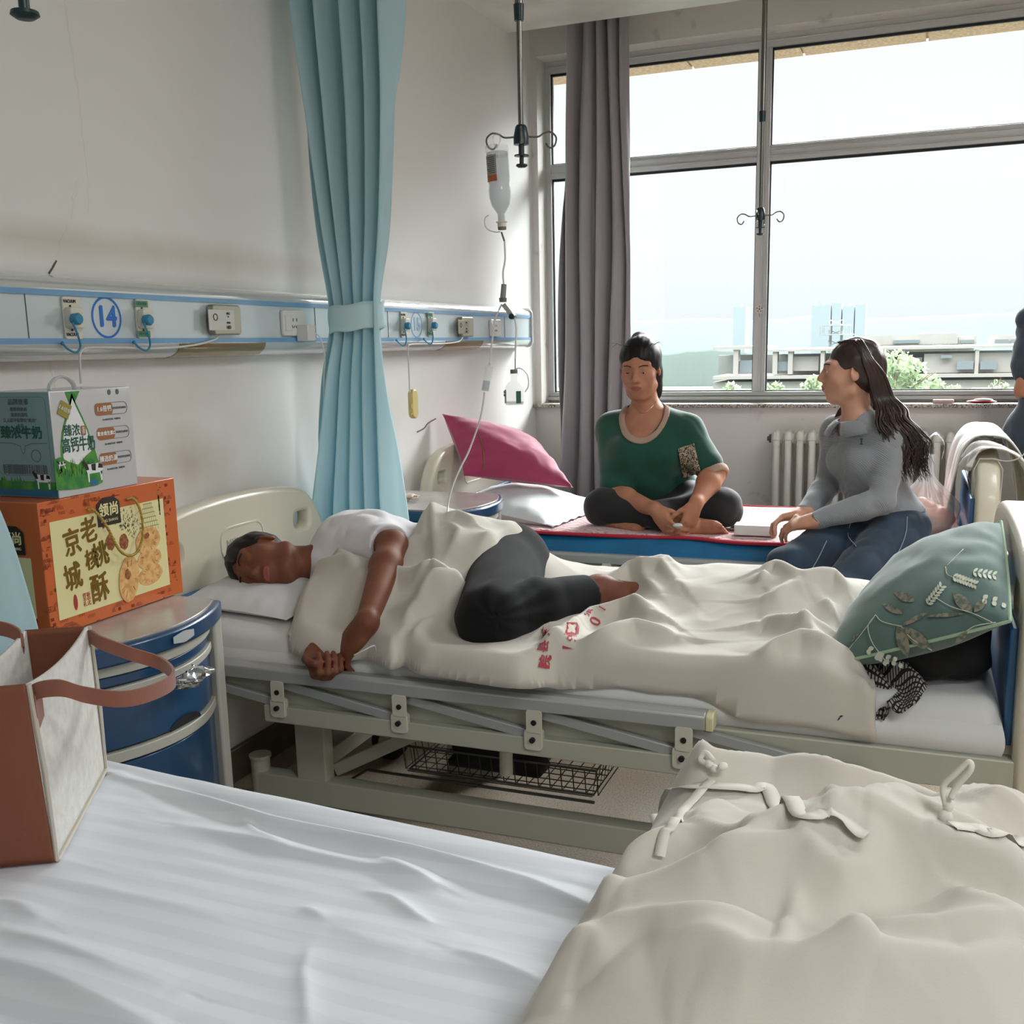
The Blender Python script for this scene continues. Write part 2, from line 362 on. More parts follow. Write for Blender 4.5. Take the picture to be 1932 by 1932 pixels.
mb = MB().box2((0, YW, 0), (XR, YW+0.28, zs-0.02)).box2((0, YW, zl), (XR, YW+0.28, ZC+0.2)).box2((ze, YW, zs-0.02), (XR, YW+0.28, zl)).box2((0, YW, zs-0.02), (0.035, YW+0.28, zl))
def plaster_mat():
    m = M('scuffed_plaster', '#dcd8d1', 0.5, bump=(30, 0.1)); n = m.node_tree; b = n.nodes['Principled BSDF']; L = n.links.new; t = n.nodes.new('ShaderNodeTexCoord')
    z = n.nodes.new('ShaderNodeTexNoise'); z.inputs['Scale'].default_value = 9; z.inputs['Detail'].default_value = 7; L(t.outputs['Object'], z.inputs[0])
    r = n.nodes.new('ShaderNodeValToRGB'); e = r.color_ramp.elements; e[0].position = 0.26; e[0].color = hexc('#b8b1a7'); e[1].position = 0.38; e[1].color = hexc('#dcd8d1'); L(z.outputs['Fac'], r.inputs[0]); L(r.outputs[0], b.inputs['Base Color']); return m
struct(mb.build('wall_back', plaster_mat(), origin=O0, smooth=False))
# raised plaster crack on the left wall
mb = MB(); rnd = random.Random(3)
for L_ in ([(124, 0), (133, 60), (140, 110), (150, 180), (157, 250), (163, 310), (167, 345), (167, 400)], [(150, 340), (140, 375), (137, 410), (125, 435), (112, 465), (105, 495), (92, 516)], [(95, 683), (103, 715), (108, 745)]):
    p = spline([at(x, y, 0, 0.001) for x, y in L_], 6); p[:, 1] += [rnd.uniform(-.003, .003) for _ in p]; mb.tube(p, np.linspace(0.006, 0.002, len(p))*np.array([rnd.uniform(.7, 1.2) for _ in p]), 8); mb.v[-1][:, 0] *= 0.35
mb.build('plaster_crack', m_wall, wl)
mb = MB(); p = spline([at(x, y, 0, 0.001) for x, y in [(787, 815), (800, 808), (808, 798), (822, 790)]], 5); mb.tube(p, 0.003, 6)
p = spline([at(x, y, 0, 0.001) for x, y in [(106, 492), (99, 505), (92, 516)]], 5); mb.tube(p, 0.0025, 6); mb.build('dark_crack', M('crack_dark', '#6b5f52', 0.9), wl)
struct(MB().box2((0, YF, 0), (0.018, YW, 0.11)).build('baseboard_left', M('baseboard_brown', '#5b4a3e', 0.5, var=(20, '#4a3b31', 0.3, 0.7)), origin=O0, bevel=0.003))
struct(MB().box2((0, YW-0.018, 0), (XR, YW, 0.11)).build('baseboard_back', MATS['baseboard_brown'], origin=O0, bevel=0.003))
# granite sill
def granite():
    m = M('granite', '#8c857c', 0.3); n = m.node_tree; b = n.nodes['Principled BSDF']; L = n.links.new; t = n.nodes.new('ShaderNodeTexCoord')
    z = n.nodes.new('ShaderNodeTexVoronoi'); z.inputs['Scale'].default_value = 160; L(t.outputs['Object'], z.inputs[0]); r = n.nodes.new('ShaderNodeValToRGB'); e = r.color_ramp.elements
    e[0].color = hexc('#3e3a36'); e[0].position = 0.15; e[1].color = hexc('#c9c0b2'); e[1].position = 0.75; L(z.outputs['Color'], r.inputs[0]); L(r.outputs[0], b.inputs['Base Color']); return m
struct(MB().box2((0.0, 5.455, zs-0.02), (ze+0.03, YW+0.16, zs)).build('trim_1', granite(), origin=O0, bevel=0.004))
# window: aluminium frame and panes
m_alu = M('window_aluminium', '#c6c8c6', 0.4, metal=0.05, bump=(60, 0.05)); m_gask = M('rubber_gasket', '#23272b', 0.7)
def glass_mat(name, dust=0.035, tint='#f4fbfb'):
    m = bpy.data.materials.new(name); m.use_nodes = True; n = m.node_tree; n.nodes.clear(); L = n.links.new
    o = n.nodes.new('ShaderNodeOutputMaterial'); tr = n.nodes.new('ShaderNodeBsdfTransparent'); tr.inputs[0].default_value = hexc(tint); gl = n.nodes.new('ShaderNodeBsdfGlossy'); gl.inputs['Roughness'].default_value = 0.02
    fr = n.nodes.new('ShaderNodeFresnel'); fr.inputs[0].default_value = 1.35; a = n.nodes.new('ShaderNodeMixShader'); L(fr.outputs[0], a.inputs[0]); L(tr.outputs[0], a.inputs[1]); L(gl.outputs[0], a.inputs[2])
    tl = n.nodes.new('ShaderNodeBsdfTranslucent'); tl.inputs[0].default_value = (0.9, 0.95, 0.95, 1); b = n.nodes.new('ShaderNodeMixShader'); b.inputs[0].default_value = dust
    L(a.outputs[0], b.inputs[1]); L(tl.outputs[0], b.inputs[2]); L(b.outputs[0], o.inputs[0]); MATS[name] = m; return m
m_glass = glass_mat('window_glass', 0.002, '#fbfdfd')
yF = 5.63
xm0, xm1 = at(1424, 500, 1, yF)[0], at(1448, 500, 1, yF)[0]; zt1, zt0 = at(1186, 298, 1, yF)[2], at(1186, 326, 1, yF)[2]
zt = at(1186, 121, 1, yF)[2]; zb = at(1300, 739, 1, yF)[2]
wn = struct(empty('window_1', (0, 0, 0)))
fr = MB(); gk = MB()
fr.box2((0.035, yF, zs), (ze, yF+0.07, zb)); fr.box2((0.035, yF, zt), (ze, yF+0.07, zl))
xs = [0.035, xm0, xm0+1.46*1, xm0+2.9, ze]; cols = [(0.035, 0.065)]+[(xm0+1.45*k, xm0+1.45*k+(xm1-xm0)) for k in range(3)]+[(ze-0.04, ze)]
for a, b in cols: fr.box2((a, yF-0.004, zb), (b, yF+0.07, zt))
for k in range(4):
    a, b = cols[k][1], cols[k+1][0]; fr.box2((a, yF, zt0), (b, yF+0.07, zt1))
    fr.box2((a, yF-0.012, zt0+0.02), (b, yF, zt0+0.024)); fr.box2((a, yF-0.012, zt1-0.022), (b, yF, zt1-0.018))
    for (z0, z1) in ((zb, zt0), (zt1, zt)):
        gk.box2((a, yF+0.02, z1-0.012), (b, yF+0.035, z1+0.002)); gk.box2((a, yF+0.02, z0-0.002), (b, yF+0.035, z0+0.006)); gk.box2((a-0.001, yF+0.02, z0), (a+0.006, yF+0.035, z1)); gk.box2((b-0.006, yF+0.02, z0), (b+0.001, yF+0.035, z1))
        p = MB().box2((a, yF+0.03, z0), (b, yF+0.034, z1)).build('pane', m_glass, wn, smooth=False)
for a, b in cols[1:4]:
    mid = (a+b)/2; fr.box2((mid-0.001, yF-0.009, zb), (mid+0.003, yF, zt)); fr.box2((b-0.018, yF-0.012, zb), (b-0.014, yF, zt))
fr.box2((0.035, yF-0.02, zs+0.012), (ze, yF, zs+0.03)); fr.box2((0.035, yF-0.012, zb-0.02), (ze, yF, zb-0.014)); fr.box2((0.035, yF-0.01, zt+0.025), (ze, yF, zt+0.03))
fr.build('window_frame', m_alu, wn, bevel=0.002, smooth=False); gk.build('gasket', m_gask, wn, smooth=False)
# flower sticker on the mullion
p0 = at(1433, 583, 1, yF-0.016); mf = frame(p0, (1, 0, 0), (0, 0, 1)); mb = MB()
pts = [(0.021*(1+0.22*cos(5*t))*cos(t), 0.021*(1+0.22*cos(5*t))*sin(t)) for t in np.linspace(0, 2*pi, 60, endpoint=False)]
stk = empty('flower_sticker', tuple(p0)); tag(stk, 'small white flower shaped sticker on the upright window bar', 'sticker')
MB().poly(pts, mf, 0.003).build('flower', M('sticker_white', '#d8d2cb', 0.6), stk)
mb = MB(); m2 = frame(p0+V(0, -0.003, 0), (1, 0, 0), (0, 0, 1))
for k in range(5): mb.poly(ellp(0.013*cos(k*1.257+0.3), 0.013*sin(k*1.257+0.3), 0.004, 0.004, 10), m2, 0.001)
mb.poly(ellp(0, 0, 0.005, 0.005, 12), m2, 0.001); mb.poly([(-0.002, -0.022), (0.002, -0.022), (0.003, -0.042), (0, -0.042)], m2, 0.001); mb.build('petal_marks', M('sticker_grey', '#7f7a78', 0.7), stk)

# ------------------------------------------------------------------ outside the window
m_conc = M('far_concrete', '#a8a5a0', 0.9, var=(0.3, '#9f9c97', 0.3, 0.7)); m_concd = M('far_concrete_bay', '#737d81', 0.9, var=(0.4, '#7d868a', 0.3, 0.7)); m_hill = M('far_hill', '#a9b4ba', 1.0, var=(0.01, '#a4b0b6', 0.3, 0.7)); m_hill2 = M('nearer_hill', '#84918f', 1.0, var=(0.02, '#7b8a83', 0.3, 0.7))  # distance haze is put into these pale colours, none is rendered
m_sof = M('eaves_render', '#c8a88c', 0.9, var=(60, '#a58870', 0.35, 0.65), bump=(90, 0.4))
sf = MB(); ya, yb = 5.80, at(1183, 146, 2, zt+0.30)[1]
def eave_y(px, py, z): return at(px, py, 2, z)[1]
ze0 = zt+0.10; ye = eave_y(1300, 131, ze0); xj = [at(x, y, 2, ze0)[0] for x, y in ((1305, 125), (1515, 98), (1750, 62))]
sf.box2((-1, 5.78, ze0), (xj[0]-0.006, ye, ze0+0.1)); sf.box2((xj[0]+0.006, 5.78, ze0), (xj[1]-0.006, ye, ze0+0.1)); sf.box2((xj[1]+0.006, 5.78, ze0), (xj[2]-0.006, ye, ze0+0.1)); sf.box2((xj[2]+0.006, 5.78, ze0), (7, ye, ze0+0.1)); sf.box2((-1, 5.78, ze0+0.012), (7, ye-0.01, ze0+0.12))
struct(sf.build('trim_2', m_sof, origin=O0, smooth=False))
GZ = -16.0
struct(MB().box2((-900, 12, GZ-1), (900, 1500, GZ)).build('floor_outside', M('far_ground', '#333e34', 1.0, var=(0.05, '#3e4a3f', 0.35, 0.65)), origin=O0, smooth=False))
def hill(name, y, pts, mat, label):
    mb = MB(); xs_ = np.linspace(pts[0][0], pts[-1][0], 160); yy = np.interp(xs_, [p[0] for p in pts], [p[1] for p in pts]); rows = []
    top = np.array([at(a, b+2.2*float(fbm(a*0.05, 3.0, 0)), 1, y) for a, b in zip(xs_, yy)])
    for k in range(7):
        u = k/6; r = top.copy(); r[:, 1] = y-u*y*0.002; r[:, 2] = GZ+(top[:, 2]-GZ)*(cos(u*pi/2)); rows.append(r)
    b = top.copy(); b[:, 1] += y*0.2; b[:, 2] = GZ
    mb.grid([b]+rows); o = mb.build(name, mat, smooth=False); tag(o, label, 'hill'); return o
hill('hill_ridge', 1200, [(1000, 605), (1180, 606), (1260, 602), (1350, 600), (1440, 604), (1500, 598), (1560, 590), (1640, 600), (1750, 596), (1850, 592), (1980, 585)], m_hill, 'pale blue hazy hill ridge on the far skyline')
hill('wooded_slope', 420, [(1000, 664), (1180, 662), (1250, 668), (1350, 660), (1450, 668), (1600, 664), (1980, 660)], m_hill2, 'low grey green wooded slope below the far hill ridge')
m_sky = M('far_tower_block', '#9daab1', 1.0)  # haze mixed into the block colour
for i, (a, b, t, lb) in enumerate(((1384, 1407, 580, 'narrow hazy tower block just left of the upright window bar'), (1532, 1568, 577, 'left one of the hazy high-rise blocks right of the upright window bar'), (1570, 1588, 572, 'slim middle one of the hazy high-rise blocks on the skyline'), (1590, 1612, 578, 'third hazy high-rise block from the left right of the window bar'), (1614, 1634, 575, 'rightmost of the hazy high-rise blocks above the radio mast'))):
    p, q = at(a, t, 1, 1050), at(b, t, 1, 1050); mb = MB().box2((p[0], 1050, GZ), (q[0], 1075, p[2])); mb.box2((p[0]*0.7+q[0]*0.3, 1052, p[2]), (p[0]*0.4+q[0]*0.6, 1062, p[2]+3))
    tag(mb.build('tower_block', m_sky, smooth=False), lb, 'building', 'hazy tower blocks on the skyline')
def bx(mb, x0, y0, x1, y1, D, d):     # pixel rectangle on a facade at distance D, d deep
    a, b = at(x0, y1, 1, D), at(x1, y0, 1, D); mb.box2((a[0], D, a[2]), (b[0], D+d, b[2]))
# unfinished concrete building straight ahead
bd = empty('concrete_building', tuple(at(1640, 760, 1, 100))); tag(bd, 'long pale unfinished concrete building with open bays outside the window', 'building')
s = MB()
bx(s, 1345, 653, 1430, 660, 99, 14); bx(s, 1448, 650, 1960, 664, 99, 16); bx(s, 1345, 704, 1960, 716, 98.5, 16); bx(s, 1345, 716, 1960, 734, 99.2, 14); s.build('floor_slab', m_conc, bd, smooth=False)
s = MB(); bx(s, 1355, 660, 1960, 706, 107, 1); s.build('rear_wall', M('far_concrete_rear', '#8f9391', 0.9), bd, smooth=False)  # rear wall colour is paled for haze too
for x0, x1 in ((1383, 1393), (1457, 1467), (1486, 1496), (1547, 1556), (1698, 1708), (1838, 1848), (1925, 1932)):
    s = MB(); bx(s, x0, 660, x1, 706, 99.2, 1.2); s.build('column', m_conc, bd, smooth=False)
for x0, y0, x1, y1, dd in ((1395, 680, 1427, 704, 99.6), (1467, 682, 1493, 700, 99.6), (1708, 674, 1740, 698, 100), (1805, 681, 1837, 697, 99.1), (1849, 681, 1881, 697, 99.1), (1775, 670, 1796, 676, 99.1), (1652, 676, 1690, 700, 100)):
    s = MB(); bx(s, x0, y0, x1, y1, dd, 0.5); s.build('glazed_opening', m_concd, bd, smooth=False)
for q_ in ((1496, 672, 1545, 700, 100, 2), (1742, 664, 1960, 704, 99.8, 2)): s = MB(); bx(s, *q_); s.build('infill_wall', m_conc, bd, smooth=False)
b2 = empty('upper_concrete_block', tuple(at(1740, 650, 1, 125))); tag(b2, 'flat roofed concrete storey rising behind the long unfinished building', 'building')
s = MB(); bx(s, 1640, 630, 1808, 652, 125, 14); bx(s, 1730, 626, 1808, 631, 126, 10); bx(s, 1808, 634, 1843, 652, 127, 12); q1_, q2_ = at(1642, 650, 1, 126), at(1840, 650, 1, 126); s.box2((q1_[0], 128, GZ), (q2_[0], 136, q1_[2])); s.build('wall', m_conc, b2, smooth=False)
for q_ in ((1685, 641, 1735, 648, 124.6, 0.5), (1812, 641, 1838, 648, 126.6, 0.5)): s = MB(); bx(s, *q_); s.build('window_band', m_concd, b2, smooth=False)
b3 = empty('distant_house', tuple(at(1900, 650, 1, 130))); tag(b3, 'small pale building behind the long concrete one, at the right', 'building')
s = MB(); bx(s, 1875, 632, 1925, 655, 130, 10); s.build('wall', m_conc, b3, smooth=False); [(lambda s: (bx(s, *q_), s.build('window_band', m_concd, b3, smooth=False)))(MB()) for q_ in ((1878, 640, 1903, 650, 129.6, 0.5), (1908, 640, 1922, 650, 129.6, 0.5))]
# radio mast
mm = M('mast_grey', '#8f9799', 0.7); mk = empty('radio_mast', tuple(at(1578, 660, 1, 122))); tag(mk, 'grey lattice radio mast with a round platform above the concrete building', 'mast')
c0 = at(1578, 614, 1, 122); s = MB()
zb_ = at(1578, 660, 1, 122)[2]
for a in range(4):
    o = V(1.0*cos(a*pi/2+.8), 1.0*sin(a*pi/2+.8), 0); s.tube([c0+o*0.8, V(c0[0], c0[1], zb_-8)+o], 0.11, 6)
for k in range(7):
    z = zb_-4+(c0[2]-zb_+4)*k/6
    for a in range(4): s.tube([V(c0[0]+cos(a*pi/2+.8), c0[1]+sin(a*pi/2+.8), z), V(c0[0]+cos(a*pi/2+pi/2+.8), c0[1]+sin(a*pi/2+pi/2+.8), z+0.6)], 0.05, 5)
s.build('lattice', mm, mk); s = MB()
for z, r in ((0.0, 1.6), (-1.0, 1.9)): s.lathe([(r, -0.06), (r, 0.06)], c0+V(0, 0, z), 20)
for k in range(10): s.cyl(c0+V(1.7*cos(k*.628), 1.7*sin(k*.628), -1), c0+V(1.7*cos(k*.628), 1.7*sin(k*.628), 0.1), 0.05, n=5)
s.build('platform', mm, mk)
# trees below the building
def leafy(name, c, r, n, mat, seed, label, cat='tree', group=None):
    rn = np.random.RandomState(seed); mb = MB(); t = empty(name, tuple(c)); tag(t, label, cat, group)
    for k in range(n):
        d = rn.normal(size=3); d /= np.linalg.norm(d); p = c+d*r*(rn.rand()**0.4)*V(1, 1, 1.25); q = unit(rn.normal(size=3)); w = np.cross(q, unit(rn.normal(size=3))); s_ = 0.16*(0.6+rn.rand())
        mb.add([p-q*s_, p+w*s_*0.6, p+q*s_, p-w*s_*0.6], [(0, 1, 2, 3)])
    mb.build('foliage', mat, t, smooth=False)
    mb = MB(); mb.tube([c+V(0, 0, -r*3), c, c+V(0.2, 0, r*0.8)], [0.18, 0.1, 0.03], 6)
    for k in range(6): d = V(rn.normal()*.7, rn.normal()*.7, rn.rand()+.2); mb.tube([c+V(0, 0, -r*.4), c+d*r*.8], [0.06, 0.02], 5)
    mb.build('trunk', M('far_bark', '#8d8578', 0.9), t)
m_leaf = M('far_leaves', '#7f9170', 0.9, transl=0.4)
for i, (px, py, r, n) in enumerate(((1690, 700, 1.7, 320), (1715, 722, 1.8, 330), (1670, 735, 1.6, 260), (1655, 685, 1.1, 120), (1760, 735, 1.2, 160), (1740, 745, 1.1, 140), (1537, 728, 0.9, 130), (1462, 740, 1.0, 140), (1520, 742, 0.9, 120), (1800, 745, 0.9, 110), (1885, 742, 1.2, 120), (1380, 742, 1.0, 110))):
    d_ = ('pale green tree behind the shoulder of the woman in grey', 'bushy pale green tree right of the long haired woman', 'low green tree close behind the back of the woman in grey', 'small upper twigs of green leaves beside the dark hair', 'low round green bush at the foot of the concrete building', 'green bush just right of the tallest trees outside', 'small green tree below the radio mast', 'green bush at the lower left corner of the large pane', 'small bush left of the face of the woman in grey', 'low bush outside above the pink case on the sill', 'green bush outside near the right edge of the window', 'green bush outside left of the upright window bar')[i]
    leafy('far_tree', at(px, py, 1, 60+i), r*0.62, n, m_leaf, i, d_, 'tree', 'trees outside the window')
# ------------------------------------------------------------------ service panel on the head wall
XP = 0.09
def wy(px): return at(px, 600, 0, XP)[1]
def wz(px, py): return at(px, py, 0, XP)[2]
z_t1, z_t0 = wz(0, 540.6), wz(0, 552); z_b1, z_b0 = wz(0, 638.4), wz(0, 650); z_bot = wz(0, 684.7); z_cap = at(0, 513, 0, 0.0)[2]; y_end = wy(1003)
m_pan = M('panel_enamel', '#c7d3d6', 0.28, metal=0.15, spec=0.6, coat=0.3); m_cap = M('panel_cap', '#cdd2d2', 0.15, metal=0.3, coat=0.6); m_str = M('panel_blue_stripe', '#6f9fc8', 0.3, coat=0.3)
pn = empty('bedhead_service_panel', (0, 0.2, z_bot)); tag(pn, 'long pale metal service panel with blue stripes along the head wall', 'wall panel')
def extr(prof, y0, y1, name, mat, rnd=True, **k):
    n = len(prof); v = [(x, y0, z) for x, z in prof]+[(x, y1, z) for x, z in prof]
    f = [(i, (i+1) % n, n+(i+1) % n, n+i) for i in range(n)]+[tuple(range(n))[::-1], tuple(range(n, 2*n))]
    return MB().add(v, f).build(name, mat, pn, **k)
Y0 = -0.6
extr([(0.001, z_b0-0.004), (XP-0.004, z_b0-0.004), (XP-0.004, z_t1+0.002), (0.001, z_t1+0.002)], Y0, y_end, 'body', m_pan, bevel=0.002)
ca = [(0.001, z_t1)]+[(XP*1.0, z_t1)]+[(XP*cos(t)*1.0, z_t1+0.004+(z_cap-z_t1-0.004)*sin(t)) for t in np.linspace(0.1, 1.45, 9)]
extr(ca, Y0, y_end-0.01, 'top_cap', m_cap)
tr_ = [(0.001, z_b0)]+[(XP, z_b0)]+[(0.03+(XP-0.03)*cos(t), z_b0-(z_b0-z_bot)*sin(t)) for t in np.linspace(0.05, 1.57, 8)]+[(0.001, z_bot)]
extr(tr_, Y0, y_end-0.01, 'lower_trough', m_cap)
for a, b in ((z_t0, z_t1), (z_b0, z_b1)): extr([(XP-0.006, a), (XP+0.001, a), (XP+0.001, b), (XP-0.006, b)], Y0, y_end, 'blue_stripe', m_str)
for a, b in ((335, 497), (840, 910)):
    t2 = [(p[0]+0.003 if i else p[0], p[1]-0.001) for i, p in enumerate(tr_)]; extr(t2, wy(a), wy(b), 'light_diffuser', M('diffuser_bronze', '#a38f70', 0.2, metal=0.5))
for px in (53, 596, 733, 953): MB().box2((XP-0.006, wy(px)-0.001, z_b1), (XP-0.0025, wy(px)+0.001, z_t0)).build('panel_seam', M('seam_dark', '#5c6468', 0.6), pn)
mb = MB(); e = rrect(0.045, (z_bot+z_cap)/2, 0.10, z_cap-z_bot-0.01, 0.03); plate(mb, e, [], 0.012, 0.002, frame((0, y_end+0.002, 0), (1, 0, 0), (0, 0, 1))); mb.build('end_cap', m_cap, pn)
m_ivory = M('outlet_ivory', '#d9d6c8', 0.4); m_blk = M('black_print', '#24282c', 0.7); m_grn = M('oxygen_green', '#5b9279', 0.5); m_plug = M('blue_plug', '#2f86ac', 0.35); m_steel = M('brushed_steel', '#b9b8b2', 0.3, metal=0.7); m_dark = M('dark_plastic', '#22303a', 0.4); m_wpl = M('white_plastic', '#d5d6d3', 0.35)
def hw(px, py, x=XP): return frame(at(px, py, 0, x), (0, 1, 0), (0, 0, 1))
def outlet(px, py, green, sc=1.0, word='VACUUM'):
    e = empty('gas_outlet', tuple(at(px, py, 0, XP))); w, h = 0.054*sc, 0.098*sc
    m = hw(px, py, XP-0.003)
    plate(MB(), rrect(0, 0, w, h, 0.005), [], 0.006, 0.001, m) if 0 else None
    mb = MB(); plate(mb, rrect(0, 0, w, h, 0.005), [], 0.006, 0.001, m); mb.build('face_plate', m_ivory, e)
    if green:
        m3 = hw(px, py, XP+0.0031)
        for s_ in (1, -1): MB().poly([(-w*.46, s_*h*.31), (w*.46, s_*h*.31), (w*.46, s_*h*.48), (-w*.46, s_*h*.48)], m3, 0.0006).build('green_band', m_grn, e)
    mb = MB(); m4 = hw(px, py, XP+0.0036)
    for s_ in (1, -1):
        text(mb, word, 0.0105*sc, m4 @ Matrix.Translation((0, s_*h*0.40, 0)), bold=0.0004, sx=0.9); mb.poly(ellp(0, s_*h*0.29, 0.0026, 0.0026, 12), m4, 0.002)
    mb.build('outlet_lettering', m_blk if not green else M('oxygen_print', '#3d6a58', 0.6), e)
    mb = MB(); plate(mb, rrect(0, 0, 0.036*sc, 0.044*sc, 0.005), [], 0.022, 0.003, hw(px, py, XP+0.003)); mb.build('socket_block', m_ivory, e)
    mb = MB(); q = at(px+4, py+2, 0, XP+0.025); mb.cyl(q, q+V(0.016, 0, 0), 0.013*sc, 0.0145*sc, 24).cyl(q+V(0.016, 0, 0), q+V(0.021, 0, 0), 0.0145*sc, 0.011*sc, 24)
    kn = mb.build('blue_plug', m_plug, e, bevel=0.001)
    c = at(px, py, 0, XP+0.04); sl = spline([c+V(0, 0.004, -0.010*sc), c+V(0.004, 0.012, -0.040*sc), c+V(-0.005, 0.026*sc, -0.066*sc), c+V(-0.01, 0.016*sc, -0.080*sc), c+V(-0.02, 0.002, -0.072*sc), c+V(-0.03, -0.004, -0.058*sc)], 6)
    mb = MB(); n = len(sl); mb.tube(sl, 0.0026, 8); mb.ball(sl[-1], 0.005, 12); mb.build('plug_strap', m_plug, e)
    return e
def wy1(px): return at(px, 600, 0, XP)
sc1 = 0.98
o1 = outlet(134, 600, False); tag(o1, 'ivory vacuum outlet with blue plug left of the 14 badge', 'outlet', 'gas outlets on the service panel')
o2 = outlet(269, 602, True, word='OXYGEN'); tag(o2, 'green and ivory oxygen outlet with blue plug right of the 14 badge', 'outlet', 'gas outlets on the service panel')
o3 = outlet(761, 613, False); tag(o3, 'ivory vacuum outlet with blue plug left of the faded 15 badge', 'outlet', 'gas outlets on the service panel')
o4 = outlet(812, 612, True, word='OXYGEN'); tag(o4, 'green oxygen outlet with blue plug right of the faded 15 badge', 'outlet', 'gas outlets on the service panel')
def badge(px, py, num, col, lab):
    e = empty('number_badge', tuple(at(px, py, 0, XP))); tag(e, lab, 'badge'); mb = MB(); m = hw(px, py, XP-0.0038)
    plate(mb, ellp(0, 0, 0.0515, 0.0515, 48), [ellp(0, 0, 0.0465, 0.0465, 48)], 0.0012, 0.0002, m); mb.build('ring', M('badge_'+col, col, 0.5), e)
    mb = MB(); text(mb, num, 0.072, m, bold=0.0022, ext=0.0006); mb.build('digits', M('badge_'+col, col, 0.5), e)
badge(201, 599, '14', '#2a72c9', 'blue ringed number 14 badge on the service panel'); badge(786, 613, '15', '#9bbde0', 'faded pale blue ringed number 15 badge on the service panel')
def callunit(px, py, lab, col):
    e = empty('nurse_call_unit', tuple(at(px, py, 0, XP))); tag(e, lab, 'intercom', 'nurse call units on the service panel'); m = hw(px, py, XP-0.003); mb = MB(); plate(mb, rrect(0, 0, 0.122, 0.078, 0.008), [], 0.024, 0.004, m); mb.build('housing', M('call_housing', '#a9a493', 0.3, metal=0.6), e)
    mb = MB(); plate(mb, rrect(0, 0, 0.118, 0.058, 0.003), [], 0.003, 0.0005, hw(px, py, XP+0.0195)); mb.build('face_plate', M('call_face_'+col, col, 0.3, metal=0.6), e)
    mb = MB(); m = hw(px, py, XP+0.0232)
    for k in range(12): t = k*pi/6; mb.poly(ellp(-0.024+0.009*cos(t), 0.008+0.009*sin(t), 0.0013, 0.0022, 8, rot=t), m, 0.0006)
    text(mb, '通话', 0.008, m @ Matrix.Translation((0.036, 0.019, 0))); text(mb, '呼叫', 0.008, m @ Matrix.Translation((0.036, -0.008, 0))); mb.poly(ellp(0.036, 0.010, 0.002, 0.002, 10), m, 0.0008); mb.build('printed_marks', m_blk, e)
    mb = MB(); c = np.array(m)[:3, 3]+V(0.0, 0.036, -0.020); mb.cyl(c, c+V(0.005, 0, 0), 0.005, n=16); mb.build('call_button', M('button_grey', '#5d5f60', 0.4), e); return e
cu1 = callunit(417, 604, 'brushed metal nurse call unit between the 14 badge and the power socket', '#b9b5ad'); cu2 = callunit(874, 617, 'brown grey nurse call unit right of the faded 15 badge', '#9a9184')
def socket(px, py, lab):
    e = empty('power_socket', tuple(at(px, py, 0, XP))); tag(e, lab, 'socket', 'power sockets on the service panel'); m = hw(px, py, XP-0.003); mb = MB(); plate(mb, rrect(0, 0, 0.118, 0.074, 0.007), [], 0.012, 0.003, m); mb.build('face_plate', m_wpl, e)
    m = hw(px, py, XP+0.0085); mb = MB(); plate(mb, rrect(-0.018, 0, 0.030, 0.046, 0.002), [], 0.004, 0.001, m); mb.build('rocker_switch', m_wpl, e)
    mb = MB(); plate(mb, rrect(0.024, 0, 0.044, 0.046, 0.002), [], 0.002, 0.0005, m); mb.build('socket_insert', m_wpl, e); m = hw(px, py, XP+0.0103); mb = MB()
    for a in (0.013, 0.034):
        mb.poly(ellp(a, 0.011, 0.0022, 0.006, 12), m, 0.0008)
        for d in (-1, 1): mb.poly(ellp(a+0.005*d, -0.011, 0.0018, 0.0055, 10, rot=-0.5*d), m, 0.0008)
    mb.build('pin_holes', m_blk, e)
socket(549, 610, 'white double power socket left of the teal curtain with a charger plugged in'); socket(932, 619, 'white power socket near the window end of the panel')
# charger with cable
e = empty('phone_charger', tuple(at(578, 627, 0, XP+0.03))); tag(e, 'white square phone charger in the socket left of the teal curtain', 'charger'); c = at(578, 628, 0, XP+0.03)
MB().box(c, (0.045, 0.048, 0.052)).build('charger_body', m_wpl, e, bevel=0.004, seg=3)
mb = MB(); c2 = c+V(0.005, 0.026, -0.002); mb.box(c2+V(0, 0.008, 0), (0.010, 0.018, 0.012)); mb.build('usb_plug', m_wpl, e, bevel=0.002)
mb = MB(); mb.tube(spline([c2+V(0, 0.016, 0), c2+V(0, 0.04, -0.006), c2+V(0, 0.062, -0.035), c2+V(0, 0.072, -0.09), c2+V(-.01, 0.075, -0.16), c2+V(-.03, 0.08, -0.4)], 8), 0.0022, 8); mb.build('charging_cable', m_wpl, e)
# nurse call cords
m_cord = M('cord_white', '#d0d0ca', 0.5)
def cord(name, par, pts, r=0.003, mat=m_cord):
    return MB().tube(spline(pts, 8), r, 8).build(name, mat, par)
q = lambda px, py, x=XP+0.012: at(px, py, 0, x)
cord('call_cord', cu1, [q(417, 628), q(405, 641), q(360, 652), q(300, 657), q(230, 656), q(170, 656), q(158, 659), q(151, 668), q(151, 690), q(153, 724)])
cord('call_cord', cu2, [q(874, 634), q(866, 644), q(840, 648), q(800, 649), q(775, 650), q(770, 656), q(771, 690), q(773, 740)])
e = empty('call_handset', tuple(q(775, 782, 0.05))); tag(e, 'yellowed nurse call handset hanging on its cord against the wall', 'handset'); m = hw(775, 762, XP+0.002)
mb = MB(); plate(mb, rrect(0, 0, 0.043, 0.105, 0.018), [], 0.022, 0.006, m); mb.build('handset_body', M('aged_plastic', '#c9b776', 0.4), e)
